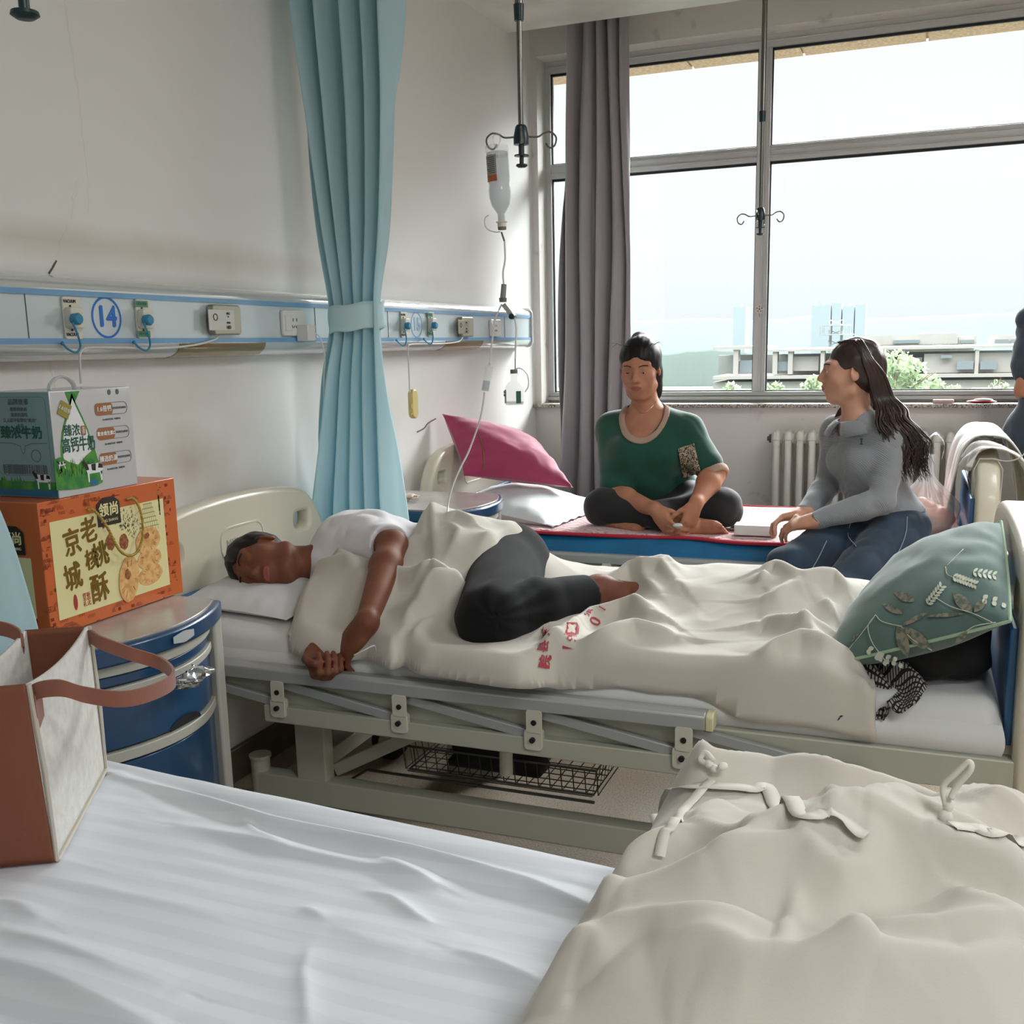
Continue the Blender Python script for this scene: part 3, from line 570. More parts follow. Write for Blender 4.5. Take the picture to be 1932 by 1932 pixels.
mb = MB(); m = hw(776, 766, XP+0.022); mb.poly(ellp(0, 0, 0.010, 0.010, 18), m, 0.004); mb.poly(ellp(0, -0.03, 0.010, 0.005, 16), m, 0.002); mb.build('call_button', M('aged_button', '#b39c5a', 0.4), e)

# ------------------------------------------------------------------ curtains
m_teal = M('teal_curtain_cloth', '#c6e3e9', 0.8, bump=(400, 0.06), transl=0.33, sheen=0.2)
def tied(name, lab, rowsL, yc, nf, depth, zs_, mat, tie=None, seed=1):
    """gathered curtain: rowsL = (z, xleft, xright, fold depth)"""
    e = empty(name, (sum(r[1]+r[2] for r in rowsL)/len(rowsL)/2, yc, rowsL[-1][0])); tag(e, lab, 'curtain'); rn = np.random.RandomState(seed)
    nz, ns = 150, 340; zz = np.linspace(rowsL[0][0], rowsL[-1][0], nz); R_ = np.array(rowsL)[::-1]
    xl = np.interp(zz, R_[:, 0], R_[:, 1]); xr = np.interp(zz, R_[:, 0], R_[:, 2]); dp = np.interp(zz, R_[:, 0], R_[:, 3])
    ker = np.ones(9)/9
    for a in (xl, xr, dp): a[4:-4] = np.convolve(a, ker, 'valid')
    s_ = np.linspace(0, 1, ns); cum = np.cumsum(0.6+0.8*rn.rand(nf)); cum = np.concatenate([[0], cum])/cum[-1]; ph = np.interp(s_, cum, np.arange(nf+1))
    P = np.zeros((nz, ns, 3)); amp = 0.6+0.5*rn.rand(nf+2)
    for i, z in enumerate(zz):
        w = ph+0.12*np.sin(3*z+s_*6); f = np.sin(2*pi*w); f = np.sign(f)*np.abs(f)**0.75; A = dp[i]*np.interp(ph, np.arange(nf+2), amp)
        x = xl[i]+(xr[i]-xl[i])*(s_+0.022*np.sin(2*pi*w*1.0+1.0)+0.008*np.sin(2*pi*w*2)); P[i, :, 0] = np.clip(x, 0.012, None); P[i, :, 1] = yc+A*f+0.012*fbm(s_*6, z*1.2+s_*0, seed, 2)
        P[i, :, 2] = z
    MB().grid(P).build('curtain_cloth', mat, e, angle=0, solid=0.0025); return e
zt_, = [at(672, 612, 1, 3.12)[2]]
def cx(px, py, y=3.12): p = at(px, py, 1, y); return p[2], p[0]
za, xa = cx(540, 0); _, xb = cx(750, 0); z1, x1l = cx(572, 200); _, x1r = cx(749, 200); z2, x2l = cx(606, 450); _, x2r = cx(736, 450); z3, x3l = cx(626, 600); _, x3r = cx(720, 600); z4, x4l = cx(612, 700); _, x4r = cx(729, 700); z5, x5l = cx(584, 960); _, x5r = cx(751, 960)
tc_ = tied('teal_privacy_curtain', 'teal privacy curtain gathered with a tieback between the two far beds', [(2.62, xa+0.0, xb+.0, 0.085), (za, xa, xb, 0.08), (z1, x1l, x1r, 0.075), (z2, x2l, x2r, 0.06), (z3+0.05, x3l, x3r, 0.035), (z3-0.03, x3l+.003, x3r, 0.035), (z4, x4l, x4r, 0.05), (z5, x5l, x5r, 0.075), (0.35, x5l-0.02, x5r+0.02, 0.09)], 3.12, 5, 0, 0, m_teal, seed=4)
mb = MB(); xm, wv = (x3l+x3r)/2, (x3r-x3l)/2+0.008; P = []
for k, z in enumerate(np.linspace(z3-0.045, z3+0.042, 7)):
    P.append([(xm+wv*cos(t)*(1+0.02*sin(3*t+k)), 3.12+0.052*sin(t), z+0.008*cos(t)+0.003*sin(5*t)) for t in np.linspace(0, 2*pi, 40, endpoint=False)])
mb.grid(P, wrap=True); mb.build('tieback', M('teal_tieback', '#c2dfe4', 0.8, bump=(300, 0.06)), tc_, angle=0, solid=0.003)
mb = MB(); P = []
for z in np.linspace(2.6, 2.86, 8): P.append([(xa+(xb-xa)*s_, 3.12+0.08*sin(s_*58), z) for s_ in np.linspace(0, 1, 160)])
def mesh_mat():
    m = M('curtain_netting', '#86bcc4', 0.8); n = m.node_tree; b = n.nodes['Principled BSDF']; t = n.nodes.new('ShaderNodeTexCoord'); v = n.nodes.new('ShaderNodeTexVoronoi'); v.inputs['Scale'].default_value = 90; r = n.nodes.new('ShaderNodeMath'); r.operation = 'GREATER_THAN'; r.inputs[1].default_value = 0.35
    n.links.new(t.outputs['Object'], v.inputs[0]); n.links.new(v.outputs['Distance'], r.inputs[0]); n.links.new(r.outputs[0], b.inputs['Alpha']); return m
mb.grid(P).build('netting', mesh_mat(), tc_, angle=0)
MB().cyl((0.0, 3.12, 2.88), (2.4, 3.12, 2.88), 0.012, n=12).build('curtain_rail', m_steel, tc_)
# the same curtain between the near beds, only its edge shows
e2 = tied('teal_privacy_curtain', 'teal curtain edge at the far left beside the stacked gift boxes', [(2.86, 0.02, 0.40, 0.07), (1.6, 0.05, 0.36, 0.05), (1.4, 0.05, 0.352, 0.04), (1.30, 0.05, 0.352, 0.04), (1.05, 0.03, 0.435, 0.035), (0.85, 0.02, 0.466, 0.035), (0.4, 0.02, 0.50, 0.05)], 1.405, 6, 0, 0, m_teal, seed=9)
# grey window curtain
m_grey = M('grey_curtain_cloth', '#a19ea1', 0.55, bump=(250, 0.08), sheen=0.3, transl=0.05); yg = 5.30
def gx(px, py): p = at(px, py, 1, yg); return p[2], p[0]
rows = []
for (l, r, py) in ((1065, 1181, 40), (1064, 1182, 200), (1062, 1186, 350), (1058, 1192, 500), (1056, 1191, 650), (1053, 1186, 800), (1051, 1185, 930)): z, a = gx(l, py); _, b = gx(r, py); rows.append((z, a, b, 0.045))
rows = [(3.05, rows[0][1], rows[0][2], 0.045)]+rows+[(0.06, rows[-1][1]-0.01, rows[-1][2]+0.02, 0.05)]
g = tied('grey_window_curtain', 'grey blackout curtain bunched at the left of the window', rows, yg, 5, 0, 0, m_grey, seed=12)
MB().cyl((0.02, yg, 3.06), (4.9, yg, 3.06), 0.012, n=12).build('curtain_rail', m_steel, g)
# ------------------------------------------------------------------ hospital beds (built once at the origin: head at x=0, y across, z=0 floor)
m_hb = M('bed_board_cream', '#cfc9b6', 0.32, bump=(25, 0.05), coat=0.15); m_frm = M('bed_frame_enamel', '#a9ab9c', 0.38, bump=(30, 0.05)); m_rail = M('rail_aluminium', '#a8acac', 0.33, metal=0.25); m_brk = M('bracket_cream', '#c9c8b8', 0.35, metal=0.1); m_tire = M('castor_rubber', '#26272a', 0.7); m_bolt = M('bolt_dark', '#2b2b2b', 0.4, metal=0.5); m_bblue = M('bed_blue_trim', '#3f6f9f', 0.4)
def board(name, parent, x, flip, zt, zs_, th=0.055):
    hw_ = 0.45; o = []
    for t in np.linspace(-1, 1, 41):
        o.append((t*hw_, zt-(zt-zs_)*t*t-0.13*abs(t)**9))
    zb_ = 0.46 if flip else 0.40; o = [(-hw_, zb_), (-hw_, 0.60)]+o+[(hw_, 0.60), (hw_, zb_)]
    P_ = [np.array(q) for q in o]
    holes = [[(s*0.33+a, zs_-0.075+b) for a, b in rrect(0, 0, 0.12, 0.085, 0.035)][::1] for s in (-1, 1)]
    m = frame((x, 0, 0), (0, 1, 0), (0, 0, 1)); mb = MB(); plate(mb, o, holes, th, 0.018, m); b = mb.build(name, m_hb, parent, angle=60)
    f = 0.056 if not flip else -0.001; mb = MB(); mm_ = frame((x+f, 0, 0), (0, 1, 0), (0, 0, 1))
    plate(mb, rrect(0, zs_-0.085, 0.215, 0.10, 0.04), [rrect(0, zs_-0.085, 0.205, 0.09, 0.036)], 0.004, 0.0018, frame((x+(0.053 if not flip else -0.002), 0, 0), (0, 1, 0), (0, 0, 1)))
    mb.build('moulded_label_frame', m_hb, b, angle=60)
    mb = MB(); text(mb, 'MIKAKON', 0.032, frame((x+0.0545, 0, zs_-0.085), (0, 1, 0), (0, 0, 1)) if not flip else frame((x-0.0, 0, zs_-0.085), (0, -1, 0), (0, 0, 1)), ext=0.0012, sp=1.15); mb.build('moulded_lettering', M('mould_letter', '#b5b09f', 0.4), b)
    mb = MB(); mb.box2((x+0.02, -0.45, 0.46), (x+0.05, 0.45, 0.50)); mb.build('board_mount', m_frm, b, bevel=0.004)
    for s in (-1, 1):
        for zz_ in (0.55,): pass
    return b
def make_bed(near_rail=True):
    e = empty('hospital_bed', (0, 0, 0)); W = 0.44
    board('headboard', e, 0.0, False, 0.925, 0.885); board('footboard', e, 2.145, True, 0.945, 0.915, 0.078)
    mb = MB(); 
    for s in (-1, 1): mb.box2((0.06, s*W-0.02 if s < 0 else W-0.02, 0.475), (2.16, s*W+0.02 if s > 0 else -W+0.02, 0.545))
    for x in (0.07, 0.75, 1.35, 2.09): mb.box2((x, -W, 0.485), (x+0.04, W, 0.53))
    mb.build('bed_frame', m_frm, e, bevel=0.004)
    mb = MB()
    for x0, x1 in ((0.1, 0.78), (0.8, 1.3), (1.32, 2.08)): mb.box2((x0, -0.42, 0.53), (x1, 0.42, 0.546))
    mb.build('deck_panel', m_frm, e, bevel=0.003)
    mb = MB(); mb.box2((0.058, -0.42, 0.56), (0.075, 0.42, 0.70)); mb.build('blue_trim', m_bblue, e, bevel=0.006)
    mb = MB(); mb.box2((2.130, -0.42, 0.56), (2.147, 0.42, 0.80)); mb.build('blue_trim', m_bblue, e, bevel=0.006)
    # undercarriage: two long base tubes, uprights, braces, castors
    for s in (-1, 1):
        y = s*0.34
        mb = MB(); mb.box2((0.30, y-0.025, 0.165), (1.95, y+0.025, 0.235)); mb.build('base_beam', m_frm, e, bevel=0.004)
        for x in (0.44, 1.72): mb = MB(); mb.box2((x, y-0.022, 0.23), (x+0.09, y+0.022, 0.47)); mb.build('upright', m_frm, e, bevel=0.004)
        mb = MB(); mb.bar((0.53, y+s*(-0.03), 0.25), (0.92, y+s*(-0.03), 0.46), 0.02, 0.035); mb.build('brace', m_frm, e, bevel=0.003)
        for x in (0.31, 1.94):
            mb = MB(); mb.cyl((x, y, 0.13), (x, y, 0.27), 0.026, n=20); mb.cyl((x, y, 0.27), (x, y, 0.278), 0.030, n=20).cyl((x, y, 0.115), (x, y, 0.13), 0.030, n=20); c = mb.build('castor_stem', m_frm, e)
            w = MB(); w.cyl((x+0.03, y-0.02, 0.062), (x+0.03, y-0.002, 0.062), 0.062, n=28).cyl((x+0.03, y+0.002, 0.062), (x+0.03, y+0.02, 0.062), 0.062, n=28); w.build('castor_wheel', m_tire, c, bevel=0.006)
            w = MB(); w.cyl((x+0.03, y-0.024, 0.062), (x+0.03, y+0.024, 0.062), 0.035, n=24).box((x+0.012, y, 0.10), (0.05, 0.052, 0.035)); w.build('castor_fork', m_brk, c, bevel=0.006)
    for x in (0.36, 1.86): mb = MB(); mb.box2((x, -0.34, 0.175), (x+0.05, 0.34, 0.225)); mb.build('base_crossbar', m_frm, e, bevel=0.004)
    mb = MB(); mb.cyl((1.02, -0.30, 0.30), (1.02, -0.30, 0.47), 0.017, n=16); mb.build('crank_tube', m_brk, e)
    # folding side rail, lowered, on both sides
    for s in (-1, 1):
        y = s*(W+0.035); r = empty('side_rail', (0, 0, 0)); r.parent = e; LOC[r.name] = (0, 0, 0)
        pr = [(-0.022, -0.018), (-0.022, 0.012), (-0.012, 0.020), (0.012, 0.020), (0.022, 0.012), (0.022, -0.018)]
        def ext(x0, x1, z, prof, name, mat):
            n = len(prof); v = [(x0, y+a, z+b) for a, b in prof]+[(x1, y+a, z+b) for a, b in prof]; f = [(i, (i+1) % n, n+(i+1) % n, n+i) for i in range(n)]+[tuple(range(n))[::-1], tuple(range(n, 2*n))]
            return MB().add(v, f).build(name, mat, r, bevel=0.003)
        ext(0.15, 1.555, 0.568, pr, 'top_rail', m_rail); ext(1.555, 1.572, 0.568, [(a*1.02, b*1.02) for a, b in pr], 'rail_end_cap', M('end_cap_cream', '#d0cba6', 0.4))
        ext(0.44, 1.90, 0.462, [(-0.014, -0.022), (-0.014, 0.022), (0.014, 0.022), (0.014, -0.022)], 'lower_bar', m_frm)
        xs_ = (0.49, 0.83, 1.17, 1.51)
        for i, x in enumerate(xs_):
            mb = MB(); plate(mb, rrect(x, 0.527, 0.036, 0.052, 0.006), [], 0.004, 0.001, frame((0, y+s*0.020+(0.004 if s < 0 else 0)*0, 0), (1, 0, 0), (0, 0, 1))); b = mb.build('rail_bracket', m_brk, r); mb = MB(); mb.cyl((x, y+s*0.018, 0.525), (x, y+s*0.027, 0.525), 0.0065, n=12); mb.build('bolt', m_bolt, b)
        for i, x in enumerate(xs_+(1.86,)):
            mb = MB(); plate(mb, rrect(x-0.004, 0.482, 0.040, 0.046, 0.008), [], 0.018, 0.002, frame((0, y+s*0.012+0.009, 0), (1, 0, 0), (0, 0, 1))); b = mb.build('pivot_bracket', m_brk, r); mb = MB(); mb.cyl((x-0.004, y+s*0.016, 0.483), (x-0.004, y+s*0.029, 0.483), 0.0065, n=12); mb.build('bolt', m_bolt, b)
        for i in range(4):
            mb = MB(); mb.bar((xs_[i], y, 0.540), ((xs_+(1.86,))[i+1]-0.01, y, 0.486), 0.014, 0.024); mb.build('folding_link', m_rail, r, bevel=0.003)
        mb = MB(); mb.bar((0.16, y, 0.535), (xs_[0], y, 0.488), 0.014, 0.024); mb.build('folding_link', m_rail, r, bevel=0.003)
    return e
bed = make_bed(); bed.location = (0.06, 2.565, 0); tag(bed, 'cream and grey hospital bed in the middle with the lying man', 'bed', 'hospital beds')
bedw = copy_tree(bed); bedw.location = (0.06, 4.33, 0); bedw['label'] = 'hospital bed by the window with two women on it'
for ch in bedw.children:
    if ch.name.split('.')[0] in ('bed_frame', 'deck_panel', 'side_rail'): ch.location.z = -0.045
bedn = copy_tree(bed); bedn.location = (0.075, 0.89, 0); bedn.rotation_euler = (0, 0, radians(-3.0)); bedn['label'] = 'nearest hospital bed under the striped sheet and tote bag'
for b_ in (bedn,):
    for ch in list(b_.children):
        if ch.name.startswith('footboard'):
            for g_ in list(ch.children): bpy.data.objects.remove(g_)
            bpy.data.objects.remove(ch)
    for ch in [c for c in b_.children if c.name.startswith('side_rail')][1:]:
        for g_ in list(ch.children_recursive): bpy.data.objects.remove(g_)
        bpy.data.objects.remove(ch)
# ------------------------------------------------------------------ mattresses
ZM = 0.655
def mattress(name, yc, x0, x1, w, z0, z1, mat, lab, amp=0.004, seed=0, rz=0.0, cat='mattress', hfn=None, skirt=0.0, res=1):
    nx, ny = 260*res, 150*res; u = np.linspace(0, 1, nx); e = empty(name, (x0, yc, z0)); tag(e, lab, cat)
    X, Y = np.meshgrid(np.linspace(x0, x1, nx), np.linspace(-w/2, w/2, ny), indexing='ij')
    r = 0.045; dx = np.minimum(X-x0, x1-X); dy = w/2-np.abs(Y); d = np.minimum(dx, dy); d = np.where((dx < r) & (dy < r), r-np.sqrt((r-np.minimum(dx, r))**2+(r-np.minimum(dy, r))**2), d); d = np.clip(d, 0, r)
    Z = z1-r+np.sqrt(np.maximum(0, r*r-(r-d)**2)); a = sstep(0, r, d)
    Z = Z+amp*fbm(X*2.0+seed, Y*7, seed, 4)*a*2
    if hfn is not None: Z = Z+hfn(X, Y+yc)*a
    T = np.stack([X, Y, Z], -1); rows = []
    per = [(i, 0) for i in range(nx)]+[(nx-1, j) for j in range(1, ny)]+[(i, ny-1) for i in range(nx-2, -1, -1)]+[(0, j) for j in range(ny-2, 0, -1)]
    pt = np.array([T[i, j] for i, j in per]); cen = V((x0+x1)/2, 0, 0); n_ = pt-cen
    nrm = np.array([unit([(p[0]-cen[0])/(x1-x0)*1.0 if abs(abs(p[0]-cen[0])-(x1-x0)/2) < r else 0, np.sign(p[1]) if abs(abs(p[1])-w/2) < r else 0, 0]) for p in pt]); H = pt[:, 2].copy(); k = 14; R_ = []
    for q in range(k+1):
        t = q/k; z = H+(z0-H)*t; s = 0.012*sin(pi*t)+0.007*fbm(pt[:, 0]*5+pt[:, 1]*5, z*6, seed+3, 3)*min(1, t*4); R_.append(np.stack([pt[:, 0]+nrm[:, 0]*s, pt[:, 1]+nrm[:, 1]*s, z], 1))
    bt = R_[-1]*V(0.97, 0.97, 1)+V((x0+x1)/2*0.03, 0, 0); R_.append(bt)
    mb = MB(); rot = np.array([[cos(rz), -sin(rz), 0], [sin(rz), cos(rz), 0], [0, 0, 1]])
    tf = lambda A: (A@rot.T)+V(0, yc, 0)
    mb.grid(tf(T)); mb.grid(np.array([tf(q) for q in R_]), wrap=True)
    o = mb.build('sheeted_body', mat, e, angle=0); return e
m_sheet = M('white_sheet_cotton', '#cfd1d0', 0.85, bump=(300, 0.08), sheen=0.2)
m_sheetw = M('warm_white_sheet', '#cfcdc6', 0.85, bump=(300, 0.08), sheen=0.2)
def mid_h(X, Y):
    d = Y-(2.565-0.45); return 0.006*np.sin(X*9+3*fbm(X, Y, 1, 2, 3))*np.exp(-d*8)
mattress('mattress', 2.565, 0.14, 2.185, 0.885, 0.545, ZM, m_sheet, 'mattress in a pale sheet on the middle bed under the man', 0.006, 2, hfn=mid_h)
m_bluem = M('blue_mattress_cover', '#0e6b9c', 0.5, bump=(30, 0.35), var=(6, '#12608c', 0.35, 0.65)); m_bluem
mattress('mattress', 4.33, 0.14, 2.185, 0.885, 0.502, 0.600, m_bluem, 'bright blue mattress on the window bed under the pink pad', 0.008, 7)
# ------------------------------------------------------------------ bedside cabinets
m_nb = M('cabinet_blue', '#133e62', 0.3, coat=0.25, bump=(12, 0.04)); m_ng = M('cabinet_grey', '#a9a99f', 0.4); m_nt = M('cabinet_top_laminate', '#9d9a96', 0.22, var=(8, '#8d857e', 0.3, 0.7), coat=0.2); m_void = M('dark_recess', '#101316', 0.8)
def bow(t, x0=0.44, b=0.07): return x0+b*(1-(2*t)**2)
def slab(mb, z0, z1, w, x0=0.0, fx=0.44, b=0.07, n=24):
    ts = np.linspace(-0.5, 0.5, n); o = [(bow(t, fx, b), t*w) for t in ts]+[(x0, w/2), (x0, -w/2)]
    k = len(o); v = [(x, y, z0) for x, y in o]+[(x, y, z1) for x, y in o]
    f = [(i, (i+1) % k, k+(i+1) % k, k+i) for i in range(k)]+[tuple(range(k))[::-1], tuple(range(k, 2*k))]; return mb.add(v, f)
def make_stand():
    e = empty('bedside_cabinet', (0, 0, 0)); W = 0.46
    mb = MB(); slab(mb, 0.08, 0.70, W-0.03, 0.0, 0.415, 0.055); mb.build('carcass', m_ng, e, bevel=0.003)
    for s in (-1, 1):
        for x in (0.0, 0.425): MB().box2((x, s*W/2-(0.03 if s > 0 else 0), 0.0), (x+0.03, s*W/2+(0.03 if s < 0 else 0), 0.76)).build('corner_post', m_ng, e, bevel=0.006)
    mb = MB(); slab(mb, 0.752, 0.792, W+0.012, -0.005, 0.452, 0.07); mb.build('top_rim', m_nb, e, bevel=0.006)
    mb = MB(); slab(mb, 0.786, 0.797, W-0.012, 0.004, 0.440, 0.068); mb.build('top_surface', m_nt, e, bevel=0.002)
    mb = MB(); mb.box2((-0.012, -W/2-0.006, 0.76), (0.006, W/2+0.006, 0.806)); mb.build('back_lip', m_nb, e, bevel=0.003)
    for z0, z1 in ((0.728, 0.752), (0.685, 0.702), (0.545, 0.568), (0.10, 0.12)):
        mb = MB(); slab(mb, z0, z1, W-0.05, 0.36, 0.44, 0.07); mb.build('grey_band', m_ng, e, bevel=0.002)
    for z0, z1 in ((0.704, 0.727), (0.572, 0.683), (0.124, 0.541)):
        mb = MB(); slab(mb, z0, z1, W-0.062, 0.37, 0.437, 0.066); d = mb.build('drawer' if z0 > 0.5 else 'cabinet_door', m_nb, e, bevel=0.004)
        if z0 > 0.1 and z1-z0 > 0.05:
            mb = MB(); n = 20; P = []
            zc = z0+0.0 if z0 > 0.5 else z1-0.002
            for a in np.linspace(0, pi, n): P.append((0.05*cos(a), 0.022*sin(a)))
            pts = [(bow(y/W, 0.439, 0.0665)+0.0012, y+0.02, (z0 if z0 > 0.5 else z0)+z) for y, z in P]
            if z0 > 0.5: mb.add(pts, [tuple(range(n))]); mb.build('finger_notch', m_void, d, smooth=False)
    return e
ns = make_stand(); ns.location = (0.055, 1.695, 0); tag(ns, 'blue and grey bedside cabinet at the left carrying the two gift boxes', 'bedside cabinet', 'bedside cabinets')
ns2 = copy_tree(ns); ns2.location = (0.055, 3.455, 0); ns2['label'] = 'blue bedside cabinet half hidden behind the teal curtain'
# sticker patch and foil wrapper on the near cabinet
def onfront(t, z, off=0.002, W=0.46, cyy=1.695, fx=0.452, b=0.07):
    return V(0.055+bow(t, fx, b)+off, cyy+t*W, z)
mb = MB(); P = [[tuple(onfront(0.02+a, 0.7725+bz, 0.0012, fx=0.456)) for a in np.linspace(-0.075, 0.075, 8)] for bz in (-0.013, 0.013)]
for i in range(8):
    k = 1-abs(i-3.5)/3.5*0.45; 
    for j in (0, 1): x, y, z = P[j][i]; P[j][i] = (x, y, 0.7725+(z-0.7725)*k)
o = mb.grid(P[::-1]).build('peeled_sticker', M('sticker_residue', '#a7aeb0', 0.6)); tag(o, 'torn pale sticker on the blue rim of the left cabinet', 'sticker')
rn = np.random.RandomState(2); g = []
c = onfront(-0.02, 0.690, 0.02)
for i in range(10):
    g.append([c+V(0.018*rn.rand()+0.018*(1-abs(i-5)/5), (j-7)*0.0085, (i-4)*0.006*(1-abs(j-7)/9)-0.004+0.004*rn.rand()) for j in range(15)])
o = MB().grid(g).build('foil_wrapper', M('foil', '#c2c6c8', 0.22, metal=0.9), angle=10, solid=0.001); tag(o, 'crumpled silver foil wrapper poking out of the left cabinet drawer', 'wrapper')

# ------------------------------------------------------------------ pastry gift box
def boxframe(x, y, z): return frame((x, y, z), (0, 1, 0), (0, 0, 1))
pb = at(100, 1200, 2, 0.798); XB = 0.385; zB = 0.798
yA = at(70, 950, 0, XB)[1]; yB = at(328, 900, 0, XB)[1]; zT = at(200, 925, 0, XB)[2]; PW, PH, PD = yB-yA, zT-zB, 0.20
pk = empty('pastry_gift_box', (XB-PD/2, (yA+yB)/2, zB)); tag(pk, 'orange and cream walnut pastry gift box with a gold rope handle on the cabinet', 'gift box')
m_or = M('box_orange', '#c9652f', 0.35, coat=0.3); m_ord = M('box_orange_line', '#7d3420', 0.5); m_crm = M('box_cream', '#e4dca4', 0.3, coat=0.4); m_bk = M('print_black', '#2a2119', 0.5); m_gold = M('gold_rope', '#b59a48', 0.35, metal=0.6, bump=(600, 0.6)); m_red = M('print_red', '#a8322a', 0.5); m_gld = M('gold_foil_letters', '#86682a', 0.35, metal=0.4)
MB().box2((XB-PD, yA, zB), (XB, yB, zT)).build('carton', m_or, pk, bevel=0.002)
ufx = lambda u: (at(70+u*258, 1000, 0, XB)[1]-yA)/PW
F = lambda u, v, off=0.0004: frame((XB+off, yA+ufx(u)*PW, zB+v*PH), (0, 1, 0), (0, 0, 1))     # front face, u v in 0..1
S = lambda u, v, off=0.0004: frame((XB-PD+u*PD, yA-off, zB+v*PH), (1, 0, 0), (0, 0, 1))   # left side
def quad(mb, m, w, h, t=0.0004): return mb.poly([(-w/2, -h/2), (w/2, -h/2), (w/2, h/2), (-w/2, h/2)], m, t)
mb = MB(); quad(mb, F(0.545, 0.475), PW*0.83, PH*0.74); quad(mb, S(0.48, 0.36), PD*0.72, PH*0.46); mb.build('cream_panel', m_crm, pk, smooth=False)
mb = MB(); rnd = random.Random(8)     # engraved pattern of roofs and lines on the orange border
for k in range(90):
    u = rnd.random(); top = rnd.random() < 0.5
    if rnd.random() < 0.5: uu, vv = rnd.uniform(0.02, 0.98), rnd.choice([rnd.uniform(0.01, 0.09), rnd.uniform(0.87, 0.985)])
    else: uu, vv = rnd.choice([rnd.uniform(0.01, 0.09), rnd.uniform(0.92, 0.99)]), rnd.uniform(0.05, 0.95)
    w = rnd.uniform(0.006, 0.026); m = F(uu, vv, 0.0003)
    if uu < 0.1 or uu > 0.91: w = rnd.uniform(0.004, 0.010)
    kind = rnd.random()
    if kind < 0.45:
        for r_ in range(3): mb.poly([(-w*(1-.25*r_), r_*0.003), (w*(1-.25*r_), r_*0.003), (w*(1-.25*r_)*0.8, r_*0.003+0.0012), (-w*(1-.25*r_)*0.8, r_*0.003+0.0012)], m, 0.0003)
    elif kind < 0.8:
        for q in range(5): mb.poly([(-w/2+q*w/5, 0), (-w/2+q*w/5+0.0008, 0), (-w/2+q*w/5+0.0008, 0.007), (-w/2+q*w/5, 0.007)], m, 0.0003)
    else: mb.poly(ellp(0, 0, w*.5, 0.0012, 10), m, 0.0003)
for u, v, s_ in ((0.09, 0.93, '京城味道'), (0.42, 0.945, '老字号糕点'), (0.93, 0.30, '传统\n手工'), (0.045, 0.55, '京味\n老店'), (0.05, 0.2, '古法')):
    text(mb, s_, 0.010, F(u, v, 0.0003), ext=0.0002)
mb.build('border_engraving', m_ord, pk, smooth=False)
# big calligraphic title and small print
mb = MB()
for ch, u, v, sz, rt in (('老', 0.375, 0.71, 0.058, 0.10), ('核', 0.375, 0.485, 0.046, 0.05), ('桃', 0.445, 0.505, 0.056, 0.12), ('酥', 0.415, 0.245, 0.066, 0.05), ('京', 0.245, 0.650, 0.060, 0.10), ('城', 0.225, 0.390, 0.060, 0.12)):
    text(mb, ch, sz, F(u, v, 0.0010) @ Matrix.Rotation(rt, 4, 'Z') @ Matrix.Shear('XY', 4, (0, 0)), bold=0.0012, ext=0.0005, sx=0.82)
mb.build('calligraphy_title', m_gld, pk, smooth=False)
mb = MB(); mb.poly(ellp(0, 0, 0.0055, 0.017, 16), F(0.485, 0.77, 0.0010)); mb.poly(ellp(0, 0, 0.0055, 0.017, 16), F(0.225, 0.205, 0.0010))
for s_, u, v, z in (('新\n中\n式', 0.325, 0.20, 0.011), ('伴\n手\n礼', 0.295, 0.20, 0.011)): text(mb, s_, z, F(u, v, 0.0010), line=0.85)
quad(mb, S(0.57, 0.07, 0.0010), PD*0.55, PH*0.13, 0.0004); mb.build('red_seal', m_red, pk, smooth=False)
mb = MB(); hx = [(-0.034, -0.030), (0.034, -0.030), (0.034, 0.018), (0.026, 0.024), (0.014, 0.031), (-0.014, 0.031), (-0.026, 0.024), (-0.034, 0.018)]
mb.poly(hx, F(0.532, 0.835, 0.0008), 0.0012); mb.build('black_badge', m_bk, pk, smooth=False); mb = MB(); mb.poly([(x*0.95, y*0.95) for x, y in hx], S(0.62, 0.715, 0.0008), 0.0012)
for i, s_ in enumerate(('配料：小麦粉、白砂糖、', '食用植物油、鲜鸡蛋、', '核桃仁、芝麻仁、食品', '添加剂（碳酸氢铵）', '保质期：12个月')): text(mb, s_, 0.0085, S(0.50, 0.50-i*0.065, 0.0010), ext=0.0002)
mb.build('side_badge_and_print', m_bk, pk, smooth=False)
mb = MB(); text(mb, '领尚', 0.030, F(0.532, 0.845, 0.0022), bold=0.0008); text(mb, 'LING SHANG', 0.0085, F(0.532, 0.765, 0.0022)); text(mb, '领尚', 0.028, S(0.62, 0.725, 0.0022), bold=0.0006); text(mb, 'LING SHANG', 0.008, S(0.62, 0.655, 0.0022)); mb.build('badge_lettering', m_crm, pk, smooth=False)
